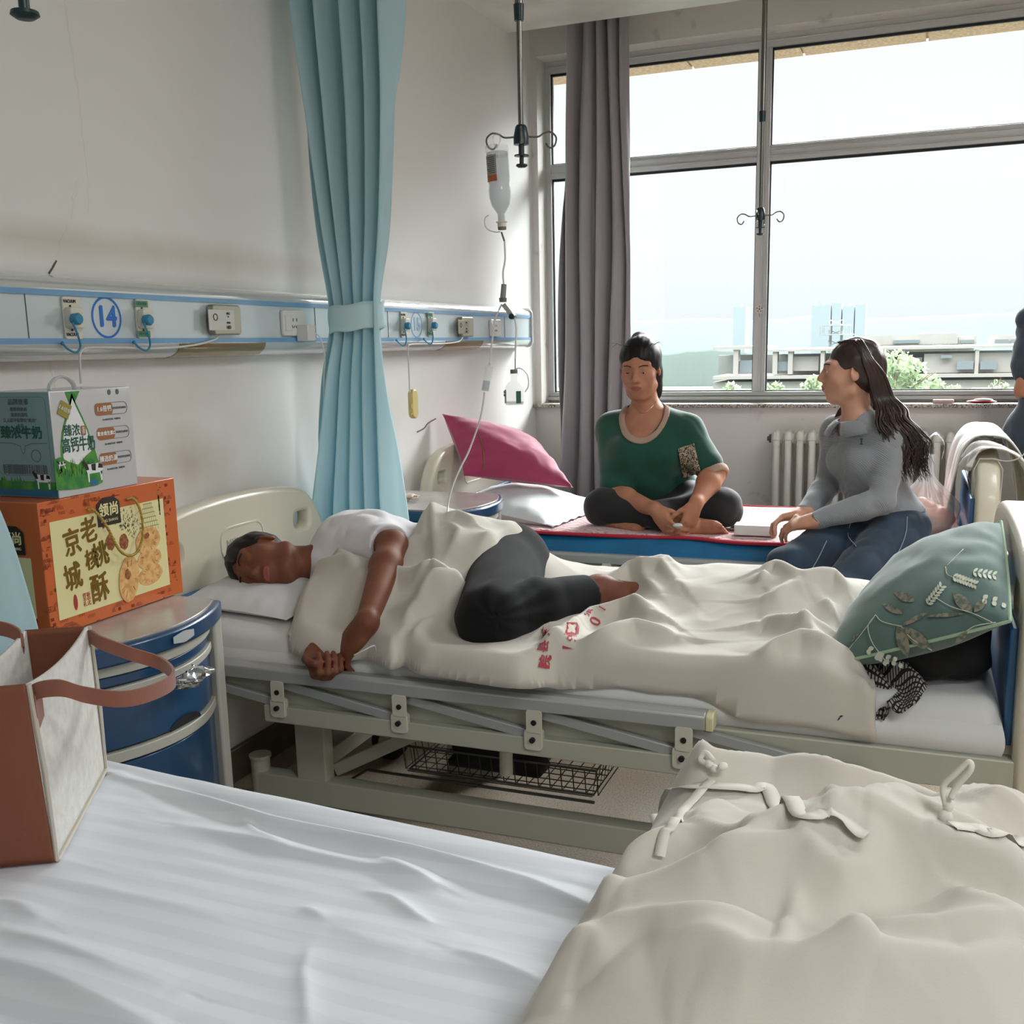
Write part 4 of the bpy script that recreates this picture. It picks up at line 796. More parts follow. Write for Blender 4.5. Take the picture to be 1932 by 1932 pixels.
# printed cookies, walnuts and a drawn pavilion
m_ck = M('printed_cookie', '#c98f4f', 0.5, var=(60, '#e3b878', 0.35, 0.6), bump=(80, 0.5)); m_nut = M('printed_walnut', '#7c4526', 0.5, var=(150, '#a9683c', 0.4, 0.6)); m_sk = M('printed_sketch', '#8d8f63', 0.6)
rnd = random.Random(4)
def blobpoly(a, b, n=28, j=0.03): return [(a*cos(t)*(1+rnd.uniform(-j, j)), b*sin(t)*(1+rnd.uniform(-j, j))) for t in np.linspace(0, 2*pi, n, endpoint=False)]
crk = MB()
for i, (u, v, a, b, r_) in enumerate(((0.80, 0.24, 0.040, 0.023, 0.1), (0.80, 0.375, 0.040, 0.023, 0.05), (0.80, 0.53, 0.040, 0.030, 0.15), (0.635, 0.26, 0.031, 0.052, -0.2))):
    m = F(u, v, 0.0008+0.0006*i) @ Matrix.Rotation(r_, 4, 'Z'); MB().poly(blobpoly(a, b), m, 0.0005).build('printed_cookie', m_ck, pk, smooth=False)
    if i > 1: MB().poly(blobpoly(0.008, 0.011 if i == 3 else 0.007, 14, 0.2), F(u-0.01, v+0.04, 0.0016+0.0006*i), 0.0005).build('printed_walnut', m_nut, pk, smooth=False)
    for q in range(9): t = rnd.uniform(0, 6.28); x, y = a*cos(t)*.55, b*sin(t)*.55; crk.poly([(x, y), (x*1.5, y*1.5), (x*1.5+0.0012, y*1.5), (x+0.0008, y+0.001)], m @ Matrix.Translation((0, 0, 0.0006)), 0.0003)
for u, v in ((0.525, 0.59), (0.625, 0.565)): MB().poly(blobpoly(0.014, 0.017, 18, 0.12), F(u, v, 0.001), 0.0006).build('printed_walnut', m_nut, pk, smooth=False)
crk.build('cookie_cracks', M('cookie_crack', '#935a2a', 0.6), pk, smooth=False)
sk = MB()
for k in range(6):
    w = 0.036-0.004*k; m = F(0.82, 0.635+k*0.038, 0.0006); sk.poly([(-w, 0), (w, 0), (w*0.8, 0.0022), (-w*0.8, 0.0022)], m, 0.0003)
    for q in range(8): x = -w*0.8+q*w*1.6/7; sk.poly([(x, -0.008), (x+0.0009, -0.008), (x+0.0009, 0), (x, 0)], m, 0.0003)
for k in range(120):
    uu, vv = 0.66+rnd.gauss(0, 0.045), 0.70+rnd.gauss(0, 0.05); sk.poly([(0, 0), (rnd.uniform(.003, .007), rnd.uniform(-.003, .004)), (rnd.uniform(.002, .005), rnd.uniform(.003, .006))], F(uu, vv, 0.0006), 0.0003)
for k in range(40): uu, vv = 0.95+rnd.gauss(0, 0.02), 0.80+rnd.gauss(0, 0.05); sk.poly([(0, 0), (.005, -.002), (.004, .005)], F(min(uu, .9), vv, 0.0006), 0.0003)
sk.build('printed_pavilion', m_sk, pk, smooth=False)
# rope handle
h = [(0.375, 0.885), (0.40, 0.875), (0.44, 0.80), (0.475, 0.70), (0.50, 0.60), (0.53, 0.52), (0.575, 0.475), (0.63, 0.47), (0.68, 0.52), (0.715, 0.62), (0.725, 0.75), (0.715, 0.85), (0.69, 0.905), (0.665, 0.90)]
pts = []
for i, (u, v) in enumerate(h): q = np.array(F(u, v, 0.004+0.022*sin(pi*i/(len(h)-1))))[:3, 3]; pts.append(q)
cl = spline(pts, 14); 
T = np.gradient(cl, axis=0); T /= np.linalg.norm(T, axis=1)[:, None]; rp = []
hd = MB(); N = len(cl); s_len = np.concatenate([[0], np.cumsum(np.linalg.norm(np.diff(cl, axis=0), axis=1))])
for k in range(3):
    a = s_len*700+k*2*pi/3; u_ = np.cross(T, (1, 0, 0)); u_ /= np.linalg.norm(u_, axis=1)[:, None]; w_ = np.cross(T, u_)
    hd.tube(cl+0.0016*(np.cos(a)[:, None]*u_+np.sin(a)[:, None]*w_), 0.0019, 6)
hd.build('rope_handle', m_gold, pk)

# ------------------------------------------------------------------ milk carton
XM = 0.385; zM = zT+0.0005; mA = at(92, 742, 0, XM)[1]; mBy = at(244, 726, 0, XM)[1]; zMT = at(160, 734, 0, XM)[2]; MW, MH, MD = mBy-mA, zMT-zM, 0.165
mk_ = empty('milk_carton', (XM-MD/2, (mA+mBy)/2, zM)); tag(mk_, 'silvery white and green milk carton standing on the pastry box', 'carton')
m_mw = M('carton_silver_white', '#cfd0d3', 0.25, metal=0.25, coat=0.4); m_ms = M('carton_side', '#93aaa8', 0.3, metal=0.3, coat=0.3); m_gr = M('carton_green', '#2f7d3c', 0.4, var=(40, '#5c9c3a', 0.4, 0.65)); m_cop = M('carton_copper', '#a8714f', 0.35, metal=0.3)
MB().box2((XM-MD, mA, zM), (XM, mBy, zMT)).build('carton_body', m_mw, mk_, bevel=0.002)
uv = lambda u: (at(92+u*152, 830, 0, XM)[1]-mA)/MW
F2 = lambda u, v, off=0.0004: frame((XM+off, mA+uv(u)*MW, zM+v*MH), (0, 1, 0), (0, 0, 1)); S2 = lambda u, v, off=0.0004: frame((XM-MD+u*MD, mA-off, zM+v*MH), (1, 0, 0), (0, 0, 1))
mb = MB(); quad(mb, S2(0.5, 0.5), MD*0.985, MH*0.985); mb.build('side_panel', m_ms, mk_, smooth=False)
g = MB()      # green drop ring and meadow
def drop(w, h_): return [(w*sin(t)*(sin(t/2))**1.3*1.25, -h_*cos(t)*-1.0*0.5) for t in np.linspace(0.02, 2*pi-0.02, 40)]
dr = [(0.5*w_, z_) for w_, z_ in ((0.0, .62), (.10, .5), (.30, .3), (.48, .1), (.58, -.1), (.60, -.28), (.52, -.45), (.36, -.56), (.14, -.61))]
def dpoly(s): r = [(a*s, b*s) for a, b in dr]; return r+[(-a, b) for a, b in r[::-1][:-1]]
sc_ = MH*0.60
g.poly([(-a_, b_) for a_, b_ in dpoly(sc_*1.14)][::-1], F2(0.335, 0.55, 0.0006), 0.0004); g.poly([(-.010, 0), (.002, -0.03), (.006, -0.05), (.016, -0.02), (.030, 0), (.012, 0.0)][::-1], F2(0.30, 0.985, 0.0006), 0.0004)
mead = [(0, 0.0), (0.35, -0.14), (0.78, -0.10), (0.90, 0.0), (0.92, 0.14), (0.84, 0.25), (0.80, 0.36), (0.62, 0.30), (0.45, 0.22), (0.28, 0.26), (0.12, 0.32), (0.0, 0.30)]
g.poly([(0.005+x*MW*0.62, 0.018+max(y, -0.02)*MH*0.95) for x, y in mead], F2(0.0, 0.0, 0.0020), 0.0004)
rnd = random.Random(6)
for k in range(60): x = rnd.uniform(0.01, MW*0.52); y = rnd.uniform(0.05, 0.07); g.poly([(x, y-.01), (x+0.0015, y-.01), (x+rnd.uniform(-.004, .006), y+rnd.uniform(.004, .012))], F2(0, 0, 0.0020), 0.0004)
for k in range(34): x = rnd.uniform(0.005, MD-.02); g.poly([(x, 0.02), (x+0.012, 0.02), (x+rnd.uniform(0, .01), rnd.uniform(.028, .045))], S2(0, 0, 0.0009), 0.0003)
quad(g, S2(0.5, 0.115, 0.0009), MD*0.97, 0.018); g.build('printed_meadow', m_gr, mk_, smooth=False)
w_ = MB(); w_.poly(dpoly(sc_), F2(0.335, 0.55, 0.0012), 0.0004); w_.build('printed_drop', M('drop_white', '#e6e8ea', 0.3), mk_, smooth=False)
cp = MB()
for v in (0.795, 0.555, 0.305):
    plate(cp, rrect(0, 0, 0.052, 0.026, 0.009), [], 0.0006, 0.0001, F2(0.715, v, 0.0006))
plate(cp, rrect(0, 0, 0.014, 0.020, 0.003), [], 0.0006, 0.0001, F2(0.43, 0.61, 0.0018)); cp.build('copper_tag', m_cop, mk_, smooth=False)
gl = MB(); quad(gl, F2(0.225, 0.82, 0.0018) @ Matrix.Rotation(-0.5, 4, 'Z'), 0.030, 0.030); gl.build('gold_tag', M('gold_tag', '#a89a4e', 0.3, metal=0.5), mk_, smooth=False)
bl = MB(); text(bl, '臻浓', 0.026, F2(0.29, 0.615, 0.0018), bold=0.0004, sx=0.85); text(bl, '高钙牛奶', 0.033, F2(0.36, 0.475, 0.0018), bold=0.0006, sx=0.70)
text(bl, '臻浓牛奶', 0.028, S2(0.50, 0.61, 0.0012), bold=0.0006)
bl.build('green_lettering', M('print_deep_green', '#1f5747', 0.5), mk_, smooth=False)
wt = MB()
for s_, v in (('1.6倍钙', 0.795), ('富含维生素D', 0.555), ('臻选奶源', 0.305)): text(wt, s_, 0.0135 if len(s_) < 6 else 0.0095, F2(0.715, v, 0.0016), bold=0.0003)
text(wt, '金\n装', 0.009, F2(0.43, 0.61, 0.0026), line=0.8); text(wt, '1.6倍钙', 0.011, F2(0.225, 0.82, 0.0026) @ Matrix.Rotation(-0.5, 4, 'Z')); wt.build('white_lettering', M('print_white', '#e6e4df', 0.5), mk_, smooth=False)
gy = MB()
for v in (0.795, 0.555, 0.305):
    plate(gy, rrect(0.010, 0, 0.090, 0.026, 0.011), [rrect(0.010, 0, 0.088, 0.0245, 0.0105)], 0.0004, 0.0001, F2(0.78, v, 0.0005)); text(gy, '高钙营养更易吸收', 0.0055, F2(0.90, v, 0.0008)); text(gy, '每100毫升含量  冲调好喝', 0.0048, F2(0.80, v-0.105, 0.0008))
for i, (s_, z_) in enumerate((('品牌故事', .014), ('醇厚的奶香', .009), ('浓浓的滋味', .009), ('让人忍不住赞叹“真浓”', .009), ('从此', .009), ('伊利浓牛奶也就有了名字', .009))): text(gy, s_, z_, S2(0.5, 0.90-i*0.052-(0.015 if i else 0), 0.0012))
plate(gy, rrect(0, 0, MD*0.86, MH*0.74, 0.012), [rrect(0, 0, MD*0.86-.0012, MH*0.74-.0012, 0.0115)], 0.0004, 0.0001, S2(0.5, 0.58, 0.0006))
for i in range(4): text(gy, '本产品符合国家标准要求 贮存于阴凉干燥处', 0.0062, S2(0.5, 0.30-i*0.022, 0.0010), ext=0.0002)
gy.tube([np.array(S2(0.5+a, 0.49+b, 0.001))[:3, 3] for a, b in ((-.4, .03), (-.15, .025), (-.04, 0.0), (-.03, -.05), (0, -.075), (.03, -.05), (.04, 0.0), (.15, .025), (.4, .03))], 0.0006, 4)
for k in range(20): t = k*pi/10; gy.poly(ellp(0.012*cos(t), 0.012*sin(t), 0.0011, 0.0022, 6, rot=t), S2(0.70, 0.40, 0.0008), 0.0003)
for d in (0.80, 0.90): gy.poly(ellp(0, 0, 0.005, 0.006, 16), F2(d, 0.955, 0.0006), 0.0003)
gy.build('grey_print', M('print_grey', '#5f6668', 0.5), mk_, smooth=False)
def cow(mbb, mbw, m, s):
    body = [(-.5, .1), (-.45, .32), (-.2, .36), (.2, .34), (.42, .36), (.55, .50), (.62, .46), (.60, .30), (.48, .12), (.42, 0), (.40, -.4), (.33, -.4), (.32, -.05), (-.28, -.05), (-.32, -.4), (-.40, -.4), (-.42, 0)]
    mbw.poly([(-x*s, y*s) for x, y in body][::-1], m, 0.0004); m2 = m @ Matrix.Translation((0, 0, 0.0006))
    for p in ([(-.48, .12), (-.44, .30), (-.25, .34), (-.2, .15)], [(-.05, .05), (-.08, .35), (.18, .33), (.15, .08)], [(.32, .12), (.38, .35), (.55, .50), (.68, .50), (.60, .30), (.48, .12)], [(.52, .5), (.50, .58), (.58, .52)], [(-.4, -.1), (-.4, .0), (-.33, .0), (-.34, -.15)]): mbb.poly([(-x*s, y*s) for x, y in p][::-1], m2, 0.0003)
cb, cw = MB(), MB(); cow(cb, cw, F2(0.52, 0.20, 0.0028), 0.050); cow(cb, cw, S2(0.78, 0.16, 0.0014), 0.040); cow(cb, cw, F2(0.12, 0.31, 0.0028), 0.020)
cw.build('printed_cow', MATS['drop_white'], mk_, smooth=False); cb.build('cow_patches', m_bk, mk_, smooth=False)
lk = MB(); quad(lk, S2(0.5, 0.045, 0.0010), MD*0.97, 0.014); lk.poly(ellp(0, 0, 0.012, 0.006, 16), F2(0.50, 0.10, 0.0026)); lk.build('printed_lake', M('print_lake', '#2f6f96', 0.4), mk_, smooth=False)
mb = MB(); yc_ = mA+MW*0.42; xc = XM-0.06
mb.tube(spline([(xc, yc_-0.035, zMT), (xc, yc_-0.030, zMT+0.012), (xc, yc_-0.012, zMT+0.024), (xc, yc_+0.012, zMT+0.024), (xc, yc_+0.030, zMT+0.012), (xc, yc_+0.035, zMT)], 5), 0.003, 8); mb.v[-1][:, 0] = xc+(mb.v[-1][:, 0]-xc)*2.2
mb.build('carry_handle', M('clear_plastic_handle', '#d3d9da', 0.2, alpha=0.6), mk_)

# ------------------------------------------------------------------ felt tote bag on the near bed
ZS = 0.648
A = V(0.882, 1.028, ZS+0.004); B = V(0.712, 1.310, ZS+0.004); dv = V(-0.17, -0.104, 0)*0.48
def topz(p, px, py):    # height of the point above p seen at pixel row py
    r = ray(px, py); t = np.linalg.norm((p-CAM)[:2])/np.linalg.norm(r[:2]); return CAM[2]+t*r[2]
HA, HB = topz(A, 47, 1290), topz(B, 152, 1182)
At, Bt = V(A[0]-0.005, A[1]-0.01, HA), V(B[0], B[1]-0.005, HB); Cb, Db = B+dv, A+dv; Ct, Dt = Bt+dv*1.02, At+dv*1.02
m_felt = M('white_felt', '#d0cfc9', 0.95, bump=(180, 0.35), var=(60, '#c2c1ba', 0.35, 0.65), sheen=0.3); m_lth = M('brown_leatherette', '#7a4630', 0.6, bump=(150, 0.2)); m_lths = M('brown_strap', '#84503f', 0.75, bump=(200, 0.3), sheen=0.2)
tb = empty('tote_bag', tuple((A+B+Cb+Db)/4-V(0, 0, 0.004))); tag(tb, 'white felt tote bag with brown sides and handles on the nearest bed', 'bag')
def panel(p0, p1, t0, t1, sag, bulge, n=24, m_=24):
    P = []
    nn = unit(np.cross(p1-p0, (0, 0, 1)))
    for i in range(m_+1):
        v = i/m_; row = []
        for j in range(n+1):
            u = j/n; top = t0*(1-u)+t1*u-V(0, 0, sag*sin(pi*u)**0.8); q = (p0*(1-u)+p1*u)*(1-v)+top*v+nn*bulge*sin(pi*u)*sin(pi*min(1, v*0.9))*1.0; row.append(q)
        P.append(row)
    return P
for nm, a, b, c, d, sg, bu, mt, th in (('felt_front', A, B, At, Bt, 0.012, 0.006, m_felt, 0.006), ('felt_back', Db, Cb, Dt, Ct, 0.012, -0.004, m_felt, 0.006), ('brown_side', A+V(.002, -.001, 0), Db, At, Dt, 0.0, -0.004, m_lth, 0.005), ('brown_side', B, Cb, Bt, Ct, 0.0, 0.004, m_lth, 0.005)):
    MB().grid(panel(a, b, c, d, sg, bu)).build(nm, mt, tb, angle=0, solid=th)
mb = MB(); mb.add([A, B, Cb, Db], [(0, 1, 2, 3)]); mb.build('bag_base', m_lth, tb, solid=0.005, smooth=False)
mb = MB(); n_ = unit(np.cross(B-A, (0, 0, 1)))
for a, b in ((A, At), (B, Bt)): mb.tube([a+n_*0.004, (a+b)/2+n_*0.007, b+n_*0.004], 0.0035, 6)
mb.tube([A+n_*0.005, B+n_*0.005], 0.0035, 6); mb.build('edge_binding', M('felt_edge', '#bdb6aa', 0.9), tb)
def strap(pts, w, th, up, name='handle'):
    p = spline(pts, 10); t = np.gradient(p, axis=0); t /= np.linalg.norm(t, axis=1)[:, None]; up_ = np.array([unit(u) for u in (spline(up, 10))]); L_ = []
    sd = np.cross(t, up_); sd /= np.linalg.norm(sd, axis=1)[:, None]
    for i in range(len(p)): L_.append([p[i]+up_[i]*w/2, p[i]+up_[i]*w/2+sd[i]*th, p[i]-up_[i]*w/2+sd[i]*th, p[i]-up_[i]*w/2])
    return MB().grid(L_, wrap=True).build(name, m_lths, tb, angle=50, bevel=0.001)
ab = unit(B-A); q0 = At+ab*0.012+n_*0.004; q1 = Bt-ab*0.012+n_*0.004
def pix(px, py, d):
    r = ray(px, py); r = r/np.linalg.norm(r); return CAM+r*d
d0, d1 = np.linalg.norm(q0-CAM), np.linalg.norm(q1-CAM)
strap([q0-V(0, 0, .05), q0-V(0, 0, 0.018), pix(110, 1297, d0-0.02), pix(160, 1310, d0-0.01), pix(235, 1318, d0+0.0), pix(300, 1300, d0+0.06), pix(326, 1278, (d0+d1)/2+.0), pix(300, 1252, (d0+d1)/2+0.1), pix(240, 1232, d1-0.04), pix(190, 1214, d1-0.02), q1-V(0, 0, 0.016), q1-V(0, 0, 0.045)], 0.024, 0.004, [V(0, 0, 1)]*12)
mb = MB(); m = frame(q0-V(0, 0, 0.04)+n_*0.004+ab*0.002, ab, (0, 0, 1)); plate(mb, [(-.012, -.03), (.022, -.018), (.022, .022), (-.012, .022)], [], 0.003, 0.0005, frame(q0-V(0, 0, 0.04)+n_*0.003, ab, (0, 0, 1))); mb.build('handle_patch', m_lths, tb)
# second handle behind, lying to the back
b0, b1 = Dt+ab*0.03, Ct-ab*0.03
strap([b0-V(0, 0, .03), b0, b0+V(-.05, -.05, .005), b0+V(-.10, -0.02, -.02), b1+V(-.10, -.04, -.02), b1+V(-.05, -.01, .01), b1, b1-V(0, 0, .03)], 0.024, 0.004, [V(0, 0, 1)]*8)
# ------------------------------------------------------------------ radiator and pipework under the window
m_rad = M('radiator_enamel', '#d6d3c9', 0.3, coat=0.3, bump=(20, 0.08)); m_pipe_ = M('old_pipe', '#7d7a74', 0.6, metal=0.3, var=(60, '#5b5550', 0.35, 0.65)); m_rv = M('red_valve', '#b3262c', 0.4)
x0, x1 = at(1456, 815, 1, 5.38)[0], at(1806, 815, 1, 5.38)[0]; NR = 15; pw = (x1-x0)/NR; zr = at(1600, 812, 1, 5.38)[2]
rad = empty('radiator', ((x0+x1)/2, 5.39, 0)); tag(rad, 'cream cast iron radiator under the window', 'radiator')
for i in range(NR):
    xc = x0+pw*(i+0.5); mb = MB()
    for y in (5.345, 5.43):
        mb.tube([V(xc, y, 0.14), V(xc, y, 0.18), V(xc, y, zr-0.07), V(xc, y, zr-0.03)], [0.015, 0.017, 0.017, 0.019], 12)
    for z in (zr-0.045, 0.15): mb.box((xc, 5.388, z), (0.030, 0.115, 0.065)); mb.cyl((xc-pw/2, 5.388, z), (xc+pw/2, 5.388, z), 0.026, n=16)
    mb.lathe([(0.004, 0), (0.015, -0.006), (0.020, -0.02), (0.022, -0.05)][::-1], (xc, 5.345, zr), 12); mb.ball((xc, 5.388, zr-0.022), (0.018, 0.055, 0.024), 12)
    mb.build('radiator_section', m_rad, rad, bevel=0.004)
mb = MB(); mb.cyl((x0-0.012, 5.388, zr-0.045), (x0, 5.388, zr-0.045), 0.022, n=8).cyl((x0-0.022, 5.388, zr-0.045), (x0-0.01, 5.388, zr-0.045), 0.012, n=8); mb.build('end_plug', m_pipe_, rad)
for xx in (x0+0.02, x1-0.02): MB().box2((xx-0.01, 5.35, 0.0), (xx+0.01, 5.43, 0.14)).build('radiator_foot', m_rad, rad)
pp = empty('heating_pipe', (x1+0.2, 5.39, zr-0.045)); tag(pp, 'grey heating pipe with red wheel valve beside the radiator', 'pipe'); zz = zr-0.045; mb = MB()
mb.cyl((x1, 5.388, zz), (3.9, 5.388, zz), 0.013, n=14)
for a, b, r in ((0.0, 0.015, 0.022), (0.03, 0.045, 0.020), (0.06, 0.085, 0.027), (0.10, 0.125, 0.021), (0.14, 0.16, 0.022), (0.20, 0.22, 0.022)): mb.cyl((x1+a, 5.388, zz), (x1+b, 5.388, zz), r, n=8)
mb.build('pipe_run', m_pipe_, pp); xv = at(1864, 830, 1, 5.388)[0]; mb = MB(); mb.ball((xv, 5.388, zz), (0.028, 0.022, 0.022), 14).cyl((xv, 5.388, zz), (xv, 5.388, zz+0.045), 0.014, 0.010, 10); mb.build('valve_body', m_pipe_, pp)
MB().cyl((xv, 5.388, zz+0.04), (xv, 5.388, zz+0.07), 0.011, 0.007, 10).build('valve_stem', M('valve_green', '#3f7d78', 0.5), pp)
mb = MB(); c = V(xv, 5.388, zz+0.073); mb.tube([c+V(0.027*cos(t)*(1+0.05*cos(5*t)), 0.027*sin(t), 0) for t in np.linspace(0, 2*pi, 30, endpoint=False)], 0.0045, 8, closed=True)
for k in range(5): t = k*2*pi/5; mb.bar(c, c+V(0.026*cos(t), 0.026*sin(t), 0), 0.005, 0.004)
mb.build('hand_wheel', m_rv, pp)
# things on the sill
p = at(1780, 754, 1, 5.50); o = MB(); plate(o, rrect(0, 0, 0.088, 0.05, 0.012), [], 0.018, 0.004, frame((p[0], 5.505, zs), (1, 0, 0), (0, 1, 0))); tag(o.build('soap_case', M('pink_case', '#c9a59f', 0.35), origin=(p[0], 5.505, zs)), 'small dusty pink case lying on the stone window sill', 'case')
p = at(1852, 754, 1, 5.50); e = empty('tissue_packet', (p[0], 5.51, zs)); tag(e, 'red and white soft packet lying on the stone window sill', 'packet'); mb = MB(); mb.ball((p[0], 5.51, zs+0.008), (0.068, 0.032, 0.008), 20); mb.build('red_wrapper', M('packet_red', '#c5222f', 0.35), e); mb = MB(); mb.ball((p[0]+0.008, 5.51, zs+0.014), (0.045, 0.024, 0.010), 16); mb.build('white_wrapper', M('packet_white', '#dededc', 0.4), e)

# ------------------------------------------------------------------ ceiling drip poles
m_rod = M('steel_rod', '#77746f', 0.25, metal=0.9); m_dkg = M('dark_green_plastic', '#0d2b30', 0.35)
def drip_pole(x, y, zhub, lab, rot=0.0, zclamp=None):
    """zhub = height of the hub's top; hooks spread just below it"""
    e = empty('drip_pole', (x, y, zhub)); tag(e, lab, 'drip pole', 'ceiling drip poles'); zc = zclamp or zhub+0.32
    MB().cyl((x, y, zc), (x, y, ZC), 0.0105, n=16).build('upper_tube', m_rod, e); MB().cyl((x, y, zhub-0.01), (x, y, zc), 0.0075, n=16).build('lower_rod', m_rod, e)
    mb = MB(); mb.cyl((x, y, zc-0.02), (x, y, zc+0.02), 0.0125, 0.014, 16); mb.build('rod_collar', m_dkg, e)
    mb = MB(); mb.lathe([(0.012, 0.0), (0.016, -0.006), (0.021, -0.030), (0.021, -0.050), (0.008, -0.051), (0.008, -0.076), (0.020, -0.077), (0.020, -0.080), (0.006, -0.081), (0.006, -0.100), (0.015, -0.101), (0.016, -0.105), (0.010, -0.109)][::-1], (x, y, zhub), 24); mb.build('hub', m_dkg, e, angle=40)
    for k in range(4):
        a = rot+k*pi/2; d = V(cos(a), sin(a), 0); n_ = V(-sin(a), cos(a), 0); c = V(x, y, zhub-0.030)
        pts = [c+d*0.015, c+d*0.045+V(0, 0, -0.001), c+d*0.062+V(0, 0, 0.008), c+d*0.080+V(0, 0, 0.010), c+d*0.094+V(0, 0, -0.004), c+d*0.090+V(0, 0, -0.024), c+d*0.076+V(0, 0, -0.030), c+d*0.066+V(0, 0, -0.018)]
        MB().tube(spline(pts, 5), 0.0025, 8).build('hook', m_rod, e)
    return e
p1 = at(983, 236, 1, 2.75); drip_pole(p1[0], 2.75, p1[2], 'drip pole over the middle bed with an infusion bottle on its hook', 0.35, at(970, 25, 1, 2.75)[2])
p2 = at(1435, 392, 1, 4.45); drip_pole(p2[0], 4.45, p2[2], 'empty drip pole hanging in front of the upright window bar', -0.05, at(1438, 220, 1, 4.45)[2])
p0 = at(48, 36, 1, 0.98); drip_pole(p0[0], 0.98, p0[2]+0.109, 'dark end of a drip pole at the top left corner', 0.8)

# ------------------------------------------------------------------ infusion bottles and tubing
m_clr = M('clear_plastic', '#e2e8ea', 0.08, alpha=0.22, spec=0.8); m_liq = M('saline', '#8fa0a8', 0.05, alpha=0.42, spec=0.8); m_tub = M('infusion_tube', '#dfe3e2', 0.15, alpha=0.9); m_rub = M('rubber_grey', '#6c6a66', 0.6); m_lbl = M('label_grey', '#8f8f8d', 0.6)
yI = 2.70; I = lambda px, py, y=yI: at(px, py, 1, y)
c0 = I(937, 276); c1 = I(948, 440); ax = unit(c0-c1); Lb = np.linalg.norm(c0-c1); mI = frame(c1, unit(np.cross((0, -1, 0), ax)), (0, -1, 0)); 
xI = unit(np.cross(ax, (0, 1, 0))); mI = Matrix.Identity(4); yv = np.cross(ax, xI)
for i in range(3): mI[i][0] = xI[i]; mI[i][1] = yv[i]; mI[i][2] = ax[i]; mI[i][3] = c1[i]
k = Lb/0.250; e = empty('infusion_bottle', tuple(c1)); tag(e, 'upside down clear infusion bottle hanging over the middle bed', 'bottle')
prof = [(0.006, 0.004), (0.010, 0.012), (0.0135, 0.018), (0.0135, 0.030), (0.017, 0.031), (0.017, 0.034), (0.0115, 0.035), (0.0115, 0.056), (0.018, 0.066), (0.028, 0.082), (0.033, 0.105), (0.0335, 0.125), (0.031, 0.140), (0.0335, 0.155), (0.0335, 0.232), (0.035, 0.236), (0.0345, 0.250), (0.030, 0.252)]
MB().lathe([(r*k, z*k) for r, z in prof[6:]], n=32, m=mI).build('bottle_shell', m_clr, e)
MB().lathe([(max(0.001, r-0.0018)*k, z*k) for r, z in prof[6:15]]+[(0.0315*k, 0.222*k)], n=32, m=mI).build('saline_solution', m_liq, e)
MB().lathe([(r*k, z*k) for r, z in prof[2:7]], n=24, m=mI).build('cap', M('cap_ivory', '#d5d2c6', 0.4), e); MB().lathe([(0.0125*k, 0.010*k), (0.0135*k, 0.020*k)], n=24, m=mI).build('stopper', m_rub, e)
def lblgrid(a0, a1, z0, z1, mm, r): return [[mapts(mm, [(r*cos(a), r*sin(a), z)])[0] for a in np.linspace(a0, a1, 12)] for z in np.linspace(z0, z1, 8)]
vdir = unit(CAM-c1); aa = math.atan2(np.dot(vdir, yv), np.dot(vdir, xI)); g1 = lblgrid(aa-1.45 if np.dot(xI, V(-1, 0, 0)) < 0 else aa+0.1, aa-0.1 if np.dot(xI, V(-1, 0, 0)) < 0 else aa+1.45, 0.166*k, 0.222*k, mI, 0.0342*k)
# label on the left half of the bottle as seen
sgn = 1 if np.dot(np.cross(ax, vdir), unit(np.cross(vdir, (0, 0, 1)))) > 0 else -1
def band(z0, z1, mat, name, a=0.15, b=1.35, r=0.0342):
    s_ = -1
    lf_ = unit(np.cross(ax, vdir)); t0 = aa; ts = [t0+q for q in np.linspace(a, b, 10)]; P_0 = mapts(mI, [(r*cos(ts[-1])*k, r*sin(ts[-1])*k, z0*k)])[0]; P_1 = mapts(mI, [(r*cos(t0)*k, r*sin(t0)*k, z0*k)])[0]
    if (RC@(P_0-CAM))[0] > (RC@(P_1-CAM))[0]: ts = [t0-q for q in np.linspace(a, b, 10)]
    G_ = [[mapts(mI, [(r*cos(t)*k, r*sin(t)*k, z*k)])[0] for t in ts] for z in np.linspace(z0, z1, 6)]; MB().grid(G_).build(name, mat, e, angle=0)
band(0.165, 0.222, m_lbl, 'grey_label'); band(0.147, 0.165, M('label_orange', '#a85a35', 0.5), 'orange_label')
for q in range(9): band(0.170+q*0.0055, 0.1718+q*0.0055, m_blk, 'label_line', 0.3, 1.0+0.3*((q*7) % 3-1)*0.5, 0.0344)
MB().tube(spline([c0+V(0, 0, -0.005), c0+V(0.01, 0, 0.012), c0+V(0.008, 0, 0.028), c0+V(-0.008, 0, 0.028), c0+V(-0.008, 0, 0.010), c0+V(0, 0, -0.004)], 5), 0.0018, 6).build('hanging_ring', m_clr, e)
t = empty('infusion_set', tuple(I(950, 560))); tag(t, 'thin clear drip line from the infusion bottle to the lying man\'s hand', 'drip line')
T = lambda L, r, nm='tube', mat=None, n=8: MB().tube(spline([I(*q) for q in L], 8), r, n).build(nm, mat or m_tub, t)
T([(922, 406), (915, 412), (915, 425), (922, 434), (936, 438), (944, 437)], 0.0015, 'air_tube'); T([(946, 438), (952, 456)], 0.0026, 'spike', m_rub); T([(952, 455), (953, 490), (949, 515), (951, 540)], 0.0028)
MB().cyl(I(951, 536), I(949, 562), 0.0075, 0.008, 16).build('y_connector', M('smoke_plastic', '#8c8f90', 0.2), t); MB().cyl(I(949, 562), I(949, 570), 0.011, 0.010, 16).build('connector_ring', m_rub, t)
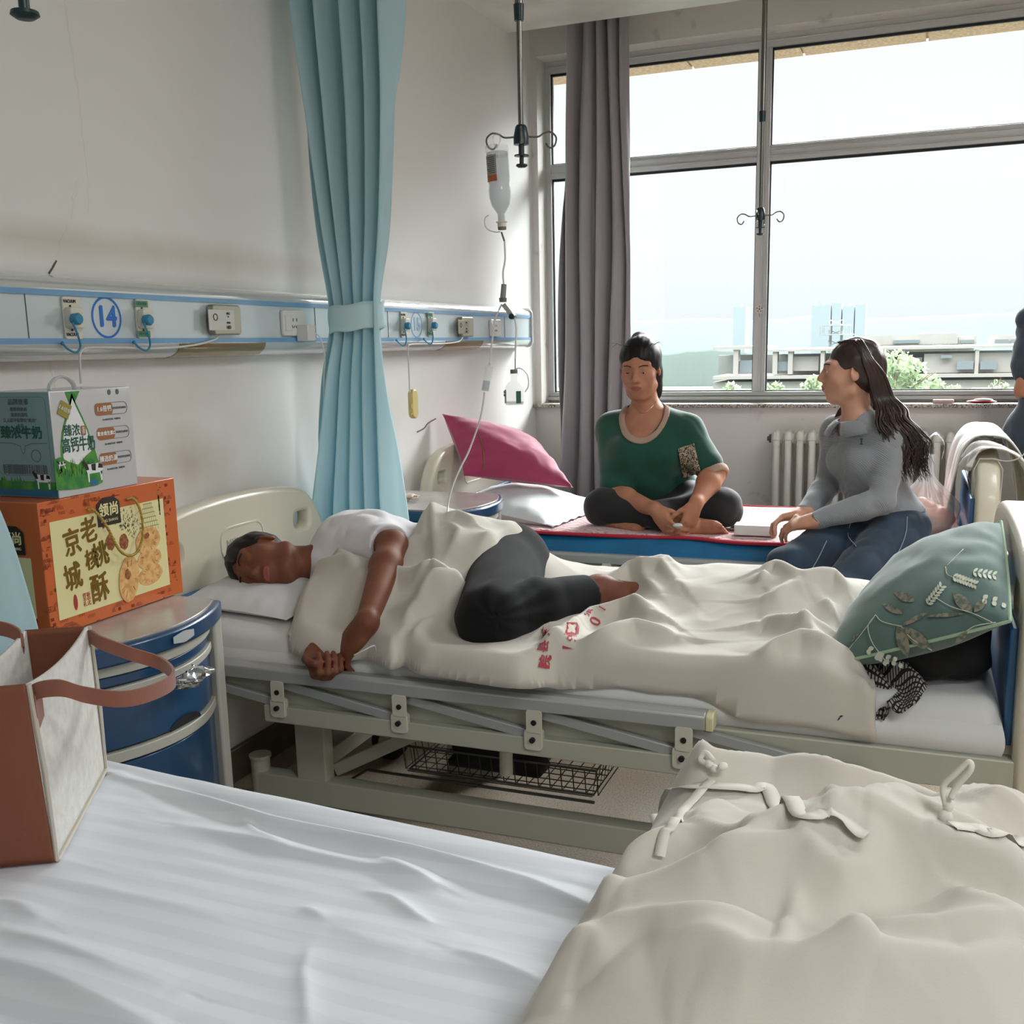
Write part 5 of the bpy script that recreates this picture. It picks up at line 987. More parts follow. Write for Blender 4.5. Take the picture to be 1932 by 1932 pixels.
MB().bar(I(951, 574), I(968, 597), 0.016, 0.014).build('roller_clamp', M('smoke_plastic_b', '#a9adae', 0.2), t, bevel=0.003); mb = MB(); c = I(967, 597); mb.cyl(c-V(0, 0.009, 0), c+V(0, 0.009, 0), 0.008, n=16); mb.build('clamp_wheel', m_dkg, t)
T([(971, 598), (974, 620), (973, 650), (972, 678)], 0.0026); T([(972, 676), (972, 700)], 0.0018, 'spike', M('spike_brown', '#9c8a72', 0.5))
T([(947, 574), (940, 588), (932, 610), (929, 640), (926, 665), (924, 690)], 0.0028)
cA, cB = I(923, 692), I(915, 738); axd = unit(cA-cB); MB().cyl(cB, cA, 0.0105, 0.0105, 20).build('drip_chamber', m_clr, t); MB().cyl(cB+axd*0.002, cB+axd*0.03, 0.0095, 0.0095, 18).build('chamber_liquid', m_liq, t); MB().cyl(cA, cA+axd*0.012, 0.006, 0.004, 14).build('chamber_neck', m_clr, t)
L = [(914, 740, 2.70), (911, 765, 2.69), (903, 800, 2.68), (885, 850, 2.66), (870, 880, 2.64), (855, 915, 2.62), (846, 950, 2.59), (843, 985, 2.54), (836, 1015, 2.50), (826, 1040, 2.455), (800, 1062, 2.40), (775, 1085, 2.36), (745, 1110, 2.29), (715, 1135, 2.235), (702, 1155, 2.20), (700, 1190, 2.15)]
MB().tube(spline([I(a, b, y) for a, b, y in L], 8), 0.0026, 8).build('tube', m_tub, t)
L = [(668, 1236, 2.055), (688, 1226, 2.06), (706, 1218, 2.08), (710, 1228, 2.10), (722, 1240, 2.13), (745, 1244, 2.15), (770, 1240, 2.16)]; MB().tube(spline([I(a, b, y) for a, b, y in L], 8), 0.0016, 6).build('tube', m_tub, t)
MB().bar(I(715, 1208, 2.12), I(738, 1226, 2.12), 0.010, 0.012).build('flow_clip', m_wpl, t, bevel=0.002)
# small bottle hanging from the set
d0 = I(971, 764); d1 = I(972, 697); k2 = np.linalg.norm(d1-d0)/0.105; e = empty('small_infusion_bottle', tuple(d0)); tag(e, 'small clear glass bottle hanging upright from the drip line', 'bottle')
m2_ = Matrix.Translation(d0) @ Matrix.Scale(k2, 4); pr = [(0.026, 0.0), (0.029, 0.003), (0.0295, 0.040), (0.028, 0.052), (0.019, 0.066), (0.0105, 0.072), (0.0100, 0.088), (0.0150, 0.089), (0.0150, 0.092), (0.0110, 0.093)]
MB().lathe(pr, n=30, m=m2_).build('bottle_glass', m_clr, e); MB().lathe([(0.0112, 0.093), (0.0112, 0.103), (0.010, 0.105)], n=24, m=m2_).build('stopper', m_rub, e); MB().lathe([(0.0245, 0.002), (0.027, 0.006), (0.027, 0.010)], n=24, m=m2_).build('liquid_rest', m_liq, e)
def lb2(px0, px1, z0, z1, mat, nm):
    G_ = []
    for z in np.linspace(z0, z1, 5):
        row = []
        for a in np.linspace(px0, px1, 8): v = V(sin(a), -cos(a), 0); row.append(d0+(v*0.0298+V(0, 0, z))*k2)
        G_.append(row)
    MB().grid(G_).build(nm, mat, e, angle=0)
vd = -0.32; lb2(vd-1.2, vd-0.25, 0.006, 0.046, M('label_cream', '#bdb8ab', 0.7), 'paper_label'); lb2(vd+0.85, vd+1.4, 0.006, 0.042, M('label_green', '#2e5c52', 0.6), 'green_label')
mb = MB(); a_ = vd-0.75; nn = V(sin(a_), -cos(a_), 0); text(mb, '5% 24\nGS 100', 0.010*k2, frame(d0+(nn*0.0303+V(0, 0, 0.034))*k2, V(cos(a_), sin(a_), 0), (0, 0, 1)), line=0.9); mb.build('handwriting', m_blk, e)
MB().tube(spline([d1+V(0, 0, 0.002), d1+V(0.018, 0, 0.002), d1+V(0.036, 0, -0.016), d1+V(0.038, 0, -0.045), d1+V(0.028, 0, -0.062)], 6), 0.0018, 6).build('air_tube', m_tub, e)
# plaster and tape on the hand
# ------------------------------------------------------------------ on the far cabinet
zt2 = 0.7975; e = empty('water_bottle', tuple(V(0.20, 3.275, zt2))); tag(e, 'small bottle with a red cap and orange label beside the teal curtain', 'bottle'); cb_ = V(0.20, 3.275, zt2); cb_ = at(743, 934, 2, zt2); e.location = cb_; LOC[e.name] = tuple(cb_)
MB().lathe([(0.020, 0), (0.023, 0.004), (0.023, 0.08), (0.012, 0.100), (0.010, 0.115)], cb_, 20).build('bottle_shell', M('bottle_milky', '#d5d8d8', 0.3), e); MB().lathe([(0.0235, 0.030), (0.0235, 0.062)], cb_, 20).build('orange_label', M('label_orange_b', '#c9602f', 0.5), e); MB().lathe([(0.012, 0.113), (0.012, 0.130)], cb_, 16).build('red_cap', M('cap_red', '#a82a2a', 0.4), e)
c = at(768, 942, 2, zt2); e = empty('adhesive_tape_dressing', tuple(c)); tag(e, 'beige strap with a looped cord lying on the far cabinet', 'strap'); G_ = [[c+V(a*0.07+0.01*b*b, b*0.055, 0.006+0.012*(1-a*a)*(1-b*b)+0.003*sin(5*a+4*b)) for a in np.linspace(-.5, .5, 8)] for b in np.linspace(-.6, .6, 10)]
MB().grid(G_).build('strap_pad', M('strap_beige', '#cdb8a9', 0.7), e, angle=0, solid=0.003); MB().tube(spline([c+V(0, -.03, .004), c+V(.03, 0, .004), c+V(.02, .05, .004), c+V(-.02, .055, .004), c+V(-.03, .02, .006), c+V(.035, -.05, .004)], 8), 0.0022, 6).build('looped_cord', M('cord_beige', '#bfb5a2', 0.6), e)

# ------------------------------------------------------------------ under the middle bed
m_wire = M('dark_wire', '#4d4a44', 0.35, metal=0.6)
bs = empty('wire_basket', (1.03, 2.60, 0.13)); tag(bs, 'dark wire basket hung under the middle bed', 'basket'); X0, X1, Y0_, Y1_, ZB, ZT = 0.76, 1.30, 2.32, 2.80, 0.245, 0.315
mb = MB()
for z, i in ((ZT, 0), (ZB, 0.012)): mb.tube([V(X0+i, Y0_+i, z), V(X1-i, Y0_+i, z), V(X1-i, Y1_-i, z), V(X0+i, Y1_-i, z)], 0.0035, 6, closed=True)
mb.build('rim_wire', m_wire, bs); mb = MB(); n = 17
for k in range(n+1): x = X0+(X1-X0)*k/n; mb.tube([V(x, Y0_, ZT), V(x, Y0_+0.012, ZB), V(x, Y1_-0.012, ZB), V(x, Y1_, ZT)], 0.0016, 5)
n = 14
for k in range(n+1): y = Y0_+(Y1_-Y0_)*k/n; mb.tube([V(X0, y, ZT), V(X0+0.012, y, ZB), V(X1-0.012, y, ZB), V(X1, y, ZT)], 0.0016, 5)
mb.build('wire_mesh', m_wire, bs)
for y in (2.30, 2.82): MB().tube([V(0.60, y, 0.20), V(0.66, y, 0.240), V(1.30, y, 0.240)], 0.004, 6).build('carrier_rod', m_wire, bs)
def shoe(x, y, z, rz_, lab):
    c_, s_ = cos(rz_), sin(rz_); W_ = lambda a, b, d: V(x+a*c_-b*s_, y+a*s_+b*c_, z+d); R_ = np.array([[c_, -s_, 0], [s_, c_, 0], [0, 0, 1]]); P = [(('e', W_(-0.07, 0, 0.05), V(0.055, 0.040, 0.055), R_), '+', 0.0), (('e', W_(0.02, 0, 0.045), V(0.08, 0.042, 0.045), R_), '+', 0.03), (('e', W_(0.095, 0.004, 0.035), V(0.055, 0.046, 0.035), R_), '+', 0.03), (('b', W_(0.01, 0, 0.012), V(0.135, 0.044, 0.012), R_, 0.01), '+', 0.008), (('e', W_(-0.07, 0, 0.115), V(0.042, 0.026, 0.035), R_), '-', 0.01)]
    e = empty('shoe', (x, y, z)); tag(e, lab, 'shoe', 'black shoes in the wire basket'); lo, hi = bounds(P); sdf_obj('shoe_upper', P, lo, hi, 0.005, M('black_shoe', '#0b0b0c', 0.7, bump=(200, 0.2)), e); mb = MB()
    for k in range(4): mb.tube([W_(-0.01+k*0.02, -0.022, 0.088-k*0.006), W_(-0.005+k*0.02, 0, 0.096-k*0.006), W_(-0.01+k*0.02, 0.022, 0.088-k*0.006)], 0.002, 5)
    mb.build('laces', M('black_lace', '#161617', 0.8), e)
shoe(0.99, 2.41, 0.249, -0.02, 'front black shoe in the wire basket under the bed'); shoe(0.97, 2.52, 0.249, 0.12, 'rear black shoe in the wire basket under the bed')
e = empty('green_box', (1.17, 2.62, 0.249)); tag(e, 'flat grey green box in the basket under the bed', 'box'); MB().box2((1.09, 2.55, 0.249), (1.27, 2.74, 0.275)).build('box_body', M('box_grey_green', '#5c7570', 0.4), e, bevel=0.004); MB().box2((1.12, 2.60, 0.275), (1.24, 2.70, 0.277)).build('box_label', M('box_label_pale', '#8ea39d', 0.5), e)
e = empty('plastic_jug', (0.74, 2.95, 0.0)); tag(e, 'white translucent plastic jug on the floor behind the wire basket', 'jug'); j = V(0.72, 2.92, 0.0)
mb = MB(); plate(mb, rrect(0, 0, 0.17, 0.12, 0.03), [], 0.24, 0.012, Matrix.Translation(j)); mb.build('jug_body', M('jug_plastic', '#b4b4b0', 0.4, transl=0.3), e); MB().cyl(j+V(0.04, 0, .24), j+V(0.04, 0, .27), 0.022, n=20).build('jug_cap', m_wpl, e); MB().tube(spline([j+V(-.06, 0, .22), j+V(-.06, 0, .27), j+V(-.02, 0, .29), j+V(.01, 0, .25)], 6), 0.009, 8).build('jug_handle', M('jug_plastic', '#b4b4b0'), e)

# ------------------------------------------------------------------ things on and over the window bed
ZW = 0.622
o = MB(); cw = at(1408, 1030, 2, ZW); plate(o, rrect(0, 0, 0.155, 0.075, 0.006), [], 0.040, 0.003, frame((cw[0], 4.00, ZW), (1, 0.02, 0), (0, 1, 0))); tag(o.build('white_box', M('matt_white_card', '#dcdbd9', 0.5), origin=(cw[0], 4.0, ZW)), 'small white box on the pink pad between the two women', 'box')
e = empty('mobile_phone', (1.385, 4.13, ZW)); tag(e, 'slim phone lying on the pink pad beside the bare foot', 'phone'); fm = frame((1.385, 4.13, ZW), (0.35, 1, 0), (-1, 0.35, 0)); mb = MB(); plate(mb, rrect(0, 0, 0.15, 0.072, 0.010), [], 0.008, 0.002, fm); mb.build('phone_body', M('phone_silver', '#a9adb3', 0.25, metal=0.6), e); mb = MB(); plate(mb, rrect(0, 0, 0.142, 0.064, 0.008), [], 0.001, 0.0003, fm @ Matrix.Translation((0, 0, 0.008))); mb.build('screen', M('phone_screen', '#15181c', 0.1), e)
# plastic bag of fruit
def thinfilm(): return M('bag_film', '#e6e8ea', 0.2, alpha=0.36, spec=0.8)
bc = V(2.055, 4.14, ZW); e = empty('plastic_bag', tuple(bc)); tag(e, 'thin white carrier bag with an orange parcel standing on the pink pad', 'bag')
P = [(('e', bc+V(0.0, 0, 0.062), V(0.085, 0.08, 0.062), None), '+', 0.0), (('e', bc+V(-0.02, -0.02, 0.085), V(0.05, 0.05, 0.06), None), '+', 0.02), (('e', bc+V(0.05, 0, 0.06), V(0.05, 0.05, 0.045), None), '+', 0.02), (('p', bc+V(0, 0, 0.004), V(0, 0, -1)), '&', 0.0)]; lo, hi = bounds(P)
sdf_obj('wrapped_parcel', P, lo, hi, 0.006, [M('parcel_orange', '#c9795a', 0.6, var=(16, '#d9a78a', 0.4, 0.6)), M('parcel_yellow_green', '#b3aa74', 0.6, bump=(60, 0.4))], e, warp=lambda p: 0.006*vnoise(p*45), it=1, matfn=lambda c: ((c[:, 2] < bc[2]+0.075) & (c[:, 0] < bc[0]+0.045) & (vnoise(c*22) > -0.2))*1)
G_ = []
for i in range(30):
    v = i/29; z = 0.006+0.30*v; rx = 0.115*(1-sstep(0.30, 0.78, v)*0.80)*(0.72+0.28*sstep(0, 0.12, v)); ry = 0.095*(1-sstep(0.30, 0.78, v)*0.80)*(0.72+0.28*sstep(0, 0.12, v)); row = []
    for t_ in np.linspace(0, 2*pi, 90, endpoint=False):
        w = 1+0.10*sin(7*t_+2*sin(3*v))*v+0.09*float(vnoise(np.array([cos(t_)*2+5, sin(t_)*2+5, v*5+3])))+0.05*sin(17*t_+4*v)*sstep(0.3, 0.7, v); row.append(bc+V(rx*w*cos(t_)-0.01*v, ry*w*sin(t_), z))
    G_.append(row)
MB().grid(G_, wrap=True).build('bag_film', thinfilm(), e, angle=0)
for sx_ in (-0.045, 0.02):
    q = [bc+V(sx_-0.015, 0.0, 0.29), bc+V(sx_-0.035, -0.01, 0.345), bc+V(sx_-0.005, -0.01, 0.385), bc+V(sx_+0.028, 0, 0.345), bc+V(sx_+0.022, 0, 0.29)]; p = spline(q, 8); rows = [[a+V(0, b*0.025, 0.004*sin(9*b+i)) for b in np.linspace(-1, 1, 6)] for i, a in enumerate(p)]; MB().grid(rows).build('bag_handle', thinfilm(), e, angle=0)
# white jacket hung over the footboard of the window bed
def jack(y0, y1, prof, seed):
    P = spline([V(x, 0, z) for x, z in prof], 10); G_ = []
    for j, v in enumerate(np.linspace(0, 1, 70)):
        y = y0+(y1-y0)*v; row = []
        for i, q in enumerate(P):
            s = i/(len(P)-1); side = abs(s-0.5)*2; k_ = 0.030*side*sin(v*17+3*s+2*float(fbm(v*3, s*2, seed, 2)))+0.02*side*float(fbm(v*5, s*5, seed, 2)); sg = -1 if s < 0.5 else 1
            row.append(V(q[0]+sg*abs(k_)*0.9, y+0.03*side*float(fbm(s*3, v*3, seed+2, 2)), q[2]*(1-0.05*side*float(fbm(v*4, 1.0, seed, 2)))+0.006*float(fbm(v*9, s*8, seed, 2))))
        G_.append(row)
    return G_
jk = empty('white_jacket', (2.245, 4.4, 0.60)); tag(jk, 'white cotton jacket hung over the footboard of the window bed', 'jacket'); m_jk = M('white_jacket_cotton', '#d4d2cd', 0.85, bump=(250, 0.1), sheen=0.2, transl=0.1)
MB().grid(jack(4.12, 4.76, [(2.155, 0.66), (2.150, 0.80), (2.165, 0.93), (2.205, 0.985), (2.250, 1.00), (2.310, 0.98), (2.355, 0.90), (2.385, 0.75), (2.40, 0.62)], 3)).build('jacket_body', m_jk, jk, angle=0, solid=0.004)
MB().grid(jack(3.93, 4.16, [(2.190, 0.90), (2.21, 0.955), (2.250, 0.972), (2.315, 0.955), (2.36, 0.90), (2.385, 0.80), (2.39, 0.68)], 8)).build('jacket_sleeve', m_jk, jk, angle=0, solid=0.004)
mb = MB(); c = V(2.372, 3.915, 0.90); mb.cyl(c, c+V(0, -0.003, 0), 0.008, n=16); mb.build('snap_button', m_steel, jk)
c = MB()
for y, z in ((3.95, 0.0), (4.02, 0.0)): c.tube([V(2.198, y, 0.80), V(2.198, y, 0.895), V(2.215, y, 0.935), V(2.27, y, 0.935), V(2.29, y, 0.90), V(2.29, y+0.02, 0.80), V(2.29, y, 0.62)], 0.002, 6)
c.tube(spline([V(2.25, 3.95, 0.937), V(2.30, 3.93, 0.93), V(2.34, 3.92, 0.945), V(2.36, 3.92, 0.975)], 6), 0.0022, 6); tag(c.build('tied_string', M('string_white', '#cfcdc6', 0.7)), 'white string tied around the footboard of the window bed', 'string')
# dark bundle and checked cloth under the green pillow
P = [(('e', V(2.07, 2.30, 0.71), V(0.12, 0.13, 0.06), None), '+', 0.0), (('e', V(2.12, 2.42, 0.75), V(0.07, 0.15, 0.11), None), '+', 0.04), (('e', V(2.02, 2.26, 0.68), V(0.07, 0.06, 0.025), None), '+', 0.03), (('p', V(0, 0, ZM), V(0, 0, -1)), '&', 0.0), (('p', V(2.172, 0, 0), V(1, 0, 0)), '&', 0.0)]; lo, hi = bounds(P)
o = sdf_obj('dark_clothes_bundle', P, lo, hi, 0.007, M('black_cloth', '#0f1012', 0.9, bump=(60, 0.4)), warp=lambda p: 0.008*(1-2*np.abs(vnoise(p*16))), it=1); tag(o, 'bundle of black clothes stuffed under the green pillow', 'clothes')
def check_mat():
    m = M('checked_cloth', '#3a3738', 0.9); n = m.node_tree; t = n.nodes.new('ShaderNodeTexCoord'); mp = n.nodes.new('ShaderNodeMapping'); mp.inputs['Rotation'].default_value = (0.3, 0.2, 0.6); n.links.new(t.outputs['Object'], mp.inputs[0]); pv = None
    for ax_ in ('X', 'Y'):
        w = n.nodes.new('ShaderNodeTexWave'); w.bands_direction = ax_; w.inputs['Scale'].default_value = 42; r = n.nodes.new('ShaderNodeMath'); r.operation = 'GREATER_THAN'; r.inputs[1].default_value = 0.35; n.links.new(mp.outputs[0], w.inputs[0]); n.links.new(w.outputs['Fac'], r.inputs[0])
        if pv is None: pv = r.outputs[0]
        else: q = n.nodes.new('ShaderNodeMath'); q.operation = 'MULTIPLY'; n.links.new(pv, q.inputs[0]); n.links.new(r.outputs[0], q.inputs[1]); pv = q.outputs[0]
    mx = n.nodes.new('ShaderNodeMixRGB'); mx.inputs[1].default_value = hexc('#1b191a'); mx.inputs[2].default_value = hexc('#a39c9c'); n.links.new(pv, mx.inputs[0]); n.links.new(mx.outputs[0], n.nodes['Principled BSDF'].inputs['Base Color']); return m
G_ = []
for i in range(26):
    u = i/25; row = []
    for j in range(26):
        v = j/25; x = 1.88+0.145*u+0.02*sin(v*6); y = 2.115+0.17*v+0.015*sin(u*5); z = ZM+0.012+0.045*v*(0.6+0.4*sin(u*9))+0.012*sin(u*14+v*5)-(0.075*(1-v)**3*(0.4+0.6*(u < 0.62)) if v < 0.5 else 0)
        row.append(V(x, y-0.012*(v < 0.1), z))
    G_.append(row)
o = MB().grid(G_).build('checked_cloth', check_mat(), angle=0, solid=0.004); tag(o, 'black and white checked cloth crumpled at the edge of the middle mattress', 'cloth')
# ------------------------------------------------------------------ people
def skin_mat(name, a, b): return M(name, a, 0.55, bump=(120, 0.12), var=(14, b, 0.35, 0.7), sub=0.12, spec=0.25)
m_skm = skin_mat('skin_brown', '#7d4f3a', '#6d4030'); m_sk1 = skin_mat('skin_tan', '#b98468', '#a87058'); m_sk2 = skin_mat('skin_fair', '#c79a82', '#b98670')
m_lipf = M('lips', '#9c564c', 0.4); m_eyew = M('eye_white', '#d8d6d2', 0.2); m_iris = M('iris_dark', '#1d130e', 0.15); m_hair = M('hair_black', '#130f0f', 0.5, spec=0.3); m_hairb = M('hair_brown_black', '#271a17', 0.38, spec=0.5, var=(12, '#3a2521', 0.4, 0.7))
def basis(fwd, up):
    f = unit(fwd); up = np.array(up, float); u = unit(up-f*np.dot(up, f)); s = np.cross(f, u); return np.stack([s, f, u], 1)   # columns right, forward, up
def head_prims(o, B, sc=1.0, lid=0):
    o = np.array(o, float); W = lambda x, y, z: o+B@(V(x, y, z)*sc); P = []
    e = lambda c, r, k=0.02, op='+', R_=B: P.append((('e', W(*c), np.array(r)*sc, R_), op, k*sc)); c_ = lambda a, b, ra, rb, k=0.02, op='+': P.append((('c', W(*a), W(*b), ra*sc, rb*sc), op, k*sc))
    e((0, -0.018, 0.030), (0.074, 0.092, 0.084)); e((0, 0.022, -0.022), (0.062, 0.068, 0.080), 0.03); e((0, 0.035, -0.072), (0.045, 0.046, 0.034), 0.03); e((0, 0.068, -0.098), (0.018, 0.014, 0.014), 0.02)
    c_((-0.052, 0.0, -0.07), (-0.020, 0.055, -0.098), 0.014, 0.014, 0.025); c_((0.052, 0.0, -0.07), (0.020, 0.055, -0.098), 0.014, 0.014, 0.025)
    for s in (-1, 1):
        e((s*0.040, 0.056, -0.025), (0.020, 0.020, 0.020), 0.03); e((s*0.031, 0.096, 0.006), (0.017, 0.016, 0.011), 0.012, '-')
        e((s*0.031, 0.0725, 0.006), (0.0135, 0.0135, 0.0135), 0.004);
        e((s*0.031, 0.0745+0.001*lid, 0.0125-0.0035*lid), (0.0165, 0.0125, 0.0075+0.0035*lid), 0.004); e((s*0.031, 0.074, -0.0035), (0.0155, 0.0115, 0.0055), 0.004); c_((s*0.016, 0.084, 0.0125), (s*0.045, 0.074, 0.0125), 0.004, 0.004, 0.005); c_((s*0.018, 0.083, 0.000), (s*0.044, 0.074, 0.000), 0.003, 0.003, 0.005)
        c_((s*0.012, 0.083, 0.028), (s*0.050, 0.066, 0.030), 0.009, 0.008, 0.016)
        e((s*0.0115, 0.093, -0.028), (0.008, 0.010, 0.007), 0.008)
        e((s*0.074, -0.010, -0.005), (0.008, 0.020, 0.031), 0.006, '+', B@basis((s*0.35, 1, 0.15), (0, 0, 1))); e((s*0.081, -0.006, 0.0), (0.006, 0.009, 0.014), 0.006, '-')
    c_((0, 0.083, 0.018), (0, 0.106, -0.020), 0.0075, 0.010, 0.012); e((0, 0.104, -0.023), (0.011, 0.011, 0.009), 0.008)
    e((0, 0.082, -0.055), (0.028, 0.014, 0.018), 0.02); e((0, 0.096, -0.0515), (0.021, 0.0075, 0.0055), 0.004); e((0, 0.094, -0.062), (0.018, 0.008, 0.0065), 0.004); c_((-0.02, 0.100, -0.0568), (0.02, 0.100, -0.0568), 0.0022, 0.0022, 0.003, '-')
    return P, W
def hand_prims(w, d, n, s_, sc=1.0, curl=(0.5, 0.6, 0.4), spread=0.0, thumb=(0.6, 0.5), var=(0, 0, 0, 0)):
    """w wrist point, d finger direction, n palm-facing normal, s_ direction of the thumb side"""
    d = unit(d); n = unit(n-d*np.dot(n, d)); s_ = np.array(s_, float); s_ = unit(s_-d*np.dot(s_, d)-n*np.dot(s_, n)); w = np.array(w, float); P = []
    B = np.stack([s_, d, n], 1); P.append((('e', w+d*0.045*sc, np.array((0.041, 0.056, 0.017))*sc, B), '+', 0.015*sc)); P.append((('b', w+d*0.055*sc, np.array((0.036, 0.035, 0.012))*sc, B, 0.011*sc), '+', 0.012*sc))
    P.append((('c', w-d*0.01, w+d*0.03*sc, 0.026*sc, 0.026*sc), '+', 0.02*sc)); P.append((('e', w+(d*0.035+s_*0.026+n*0.010)*sc, np.array((0.016, 0.028, 0.014))*sc, B), '+', 0.012*sc))
    L = [(0.044, 0.026, 0.022), (0.048, 0.030, 0.023), (0.045, 0.028, 0.022), (0.035, 0.021, 0.019)]; off = (0.028, 0.009, -0.010, -0.028); base = (0.086, 0.090, 0.086, 0.078)
    for i in range(4):
        p = w+(d*base[i]+s_*off[i])*sc; dd = unit(d+s_*spread*(1.5-i)*0.35); nn = unit(n-dd*np.dot(n, dd)); a = 0; r = (0.0092-0.0006*(i == 3))*sc
        for j in range(3):
            a = (curl[j]+var[i]*0.5); dn = dd*cos(a)+nn*sin(a); nn = nn*cos(a)-dd*sin(a); dd = dn; q = p+dd*L[i][j]*sc
            P.append((('c', p, q, r, r*0.90), '+', 0.004*sc if j else 0.008*sc)); p = q; r *= 0.91
    p = w+(d*0.022+s_*0.030+n*0.004)*sc; dd = unit(s_*thumb[0]*1.3+d*0.75+n*0.35); r = 0.0125*sc
    for j, l in enumerate((0.036, 0.030, 0.024)):
        q = p+dd*l*sc; P.append((('c', p, q, r, r*0.88), '+', 0.008*sc if j == 0 else 0.004*sc)); p = q; r *= 0.88; dd = unit(dd+n*thumb[1]*0.45+d*0.22-s_*0.42*thumb[1])
    return P
def limb(P, a, b, ra, rb, k=0.02): P.append((('c', np.array(a, float), np.array(b, float), ra, rb), '+', k))
def body_prims(J, g=1.0, off=0.0, parts='all'):
    """trunk and limbs from the joints; off inflates for clothing"""
    P = []; B = J['B']
    def e(c, r, k=0.04, R_=B): P.append((('e', np.array(c, float), np.array(r)*1.0+off, R_), '+', k))
    if parts in ('all', 'trunk'):
        ch, pe = J['chest'], J['pelvis']; be = (ch+pe)/2+B@V(0, 0.01, -0.01); up = unit(ch-pe)
        e(ch, (0.150*g, 0.105*g, 0.150), 0.05); e(be, (0.130*g, 0.10*g*J.get('belly', 1), 0.13), 0.06); e(pe, (J.get('pw', 0.165)*g, 0.120*g, 0.115), 0.06)
        for s in ('L', 'R'): limb(P, J['neck']*0.5+ch*0.5+up*0.03, J['sh'+s], 0.055*g+off, 0.050*g+off, 0.05)
        if J.get('bust'):
            for s in (-1, 1): e(ch+B@V(s*0.068*g, 0.085*g, -0.03), (0.062*g, 0.05*g, 0.062*g), 0.04)
    if parts in ('all', 'neck'): limb(P, J['neck']-unit(J['head']-J['neck'])*0.03, J['head']-J['HB']@V(0, 0.012, 0.06), 0.056*g**0.5+off, 0.050+off, 0.03)
    if parts in ('all', 'arms'):
        for s in ('L', 'R'): limb(P, J['sh'+s], J['el'+s], 0.050*g+off, 0.040*g+off, 0.04); limb(P, J['el'+s], J['el'+s]*0.72+J['wr'+s]*0.28, 0.039*g+off, 0.041*g+off, 0.02); limb(P, J['el'+s]*0.72+J['wr'+s]*0.28, J['wr'+s], 0.041*g+off, 0.026+off, 0.02)
    if parts in ('all', 'legs'):
        g = g*J.get('thin', 1)
        for s in ('L', 'R'):
            limb(P, J['hp'+s], J['kn'+s], 0.090*g+off, 0.057*g+off, 0.05); limb(P, J['kn'+s], J['kn'+s]*0.68+J['an'+s]*0.32, 0.055*g+off, 0.057*g+off, 0.02); limb(P, J['kn'+s]*0.68+J['an'+s]*0.32, J['an'+s], 0.057*g+off, 0.036+off, 0.02)
    return P
def foot_prims(an, toe, up, sc=1.0):
    an = np.array(an, float); toe = np.array(toe, float); up = unit(up); d = unit(toe-an); P = []; he = an-d*0.035-up*0.045; ba = toe-d*0.055-up*0.012
    limb(P, an, he, 0.034*sc, 0.028*sc, 0.02); limb(P, he, ba, 0.027*sc, 0.022*sc, 0.02); limb(P, an, ba+up*0.01, 0.032*sc, 0.018*sc, 0.03); sd = unit(np.cross(d, up))
    for i in range(5):
        o = sd*(i-2)*0.0165; limb(P, ba-d*0.03+o*0.6, ba+o, 0.018*sc, 0.014*sc, 0.015); limb(P, ba+o, ba+o+d*(0.05-0.006*i)*sc-up*0.004, 0.0115*sc if i else 0.014*sc, 0.009*sc if i else 0.0115*sc, 0.006)
    return P
def person(name, lab, J, g, skin, extra, h=0.004, feet=True):
    e = empty(name, tuple(J['root'])); tag(e, lab, 'person'); hp, W = head_prims(J['head'], J['HB'], J.get('hsc', 1.0), J.get('lid', 0)); P = body_prims(J, g)+hp+extra; lo, hi = bounds(P)
    Bi = J['HB']; hc = np.array(J['head'])
    def mf(c):
        q = (c-hc)@Bi/J.get('hsc', 1.0); r = (((q[:, 0]/0.0215)**2+((q[:, 2]+0.0575)/0.0095)**2 < 1) & (q[:, 1] > 0.08)); return r*1
    sdf_obj('body', P, lo, hi, h, [skin, m_lipf], e, it=2, matfn=mf)
    for s in (-1, 1):
        mb = MB(); c = W(s*0.031, 0.0740, 0.0055-0.001*J.get('lid', 0)); r = 0.0133*J.get('hsc', 1.0); mb.ball(c, r, 20, frame((0, 0, 0), Bi[:, 0], Bi[:, 1])); gz = Bi@unit(V(J.get('gaze', (0, 1, 0))) if False else np.array(J.get('gaze', (0, 1, 0)), float))
        v = mb.v[0]; mb.mi = [1 if np.dot(unit(v[list(f)].mean(0)-c), gz) > 0.90 else 0 for f in mb.f]; mb.build('eye', [m_eyew, m_iris], e, angle=0)
        mb = MB(); mb.tube(spline([W(s*0.015, 0.0915, 0.026), W(s*0.030, 0.089, 0.031), W(s*0.049, 0.075, 0.027)], 6), [0.0018]*6+[0.0022]*6+[0.0010], 6); mb.build('eyebrow', m_hair, e)
    return e, W
def clothes(name, par, prims, mat, h=0.006, wr=0.004, ws=9.0, lo=None, hi=None, seed=1, st=(1, 1, 1), **k):
    if lo is None: lo, hi = bounds(prims)
    def warp(p): q = p*np.array(st)*ws; n = vnoise(q+seed*7.3)*0.6+vnoise(q*2.1+3.1)*0.4; return wr*(1-np.abs(n)*2.6)
    return sdf_obj(name, prims, lo, hi, h, mat, par, warp=warp, it=2, **k)

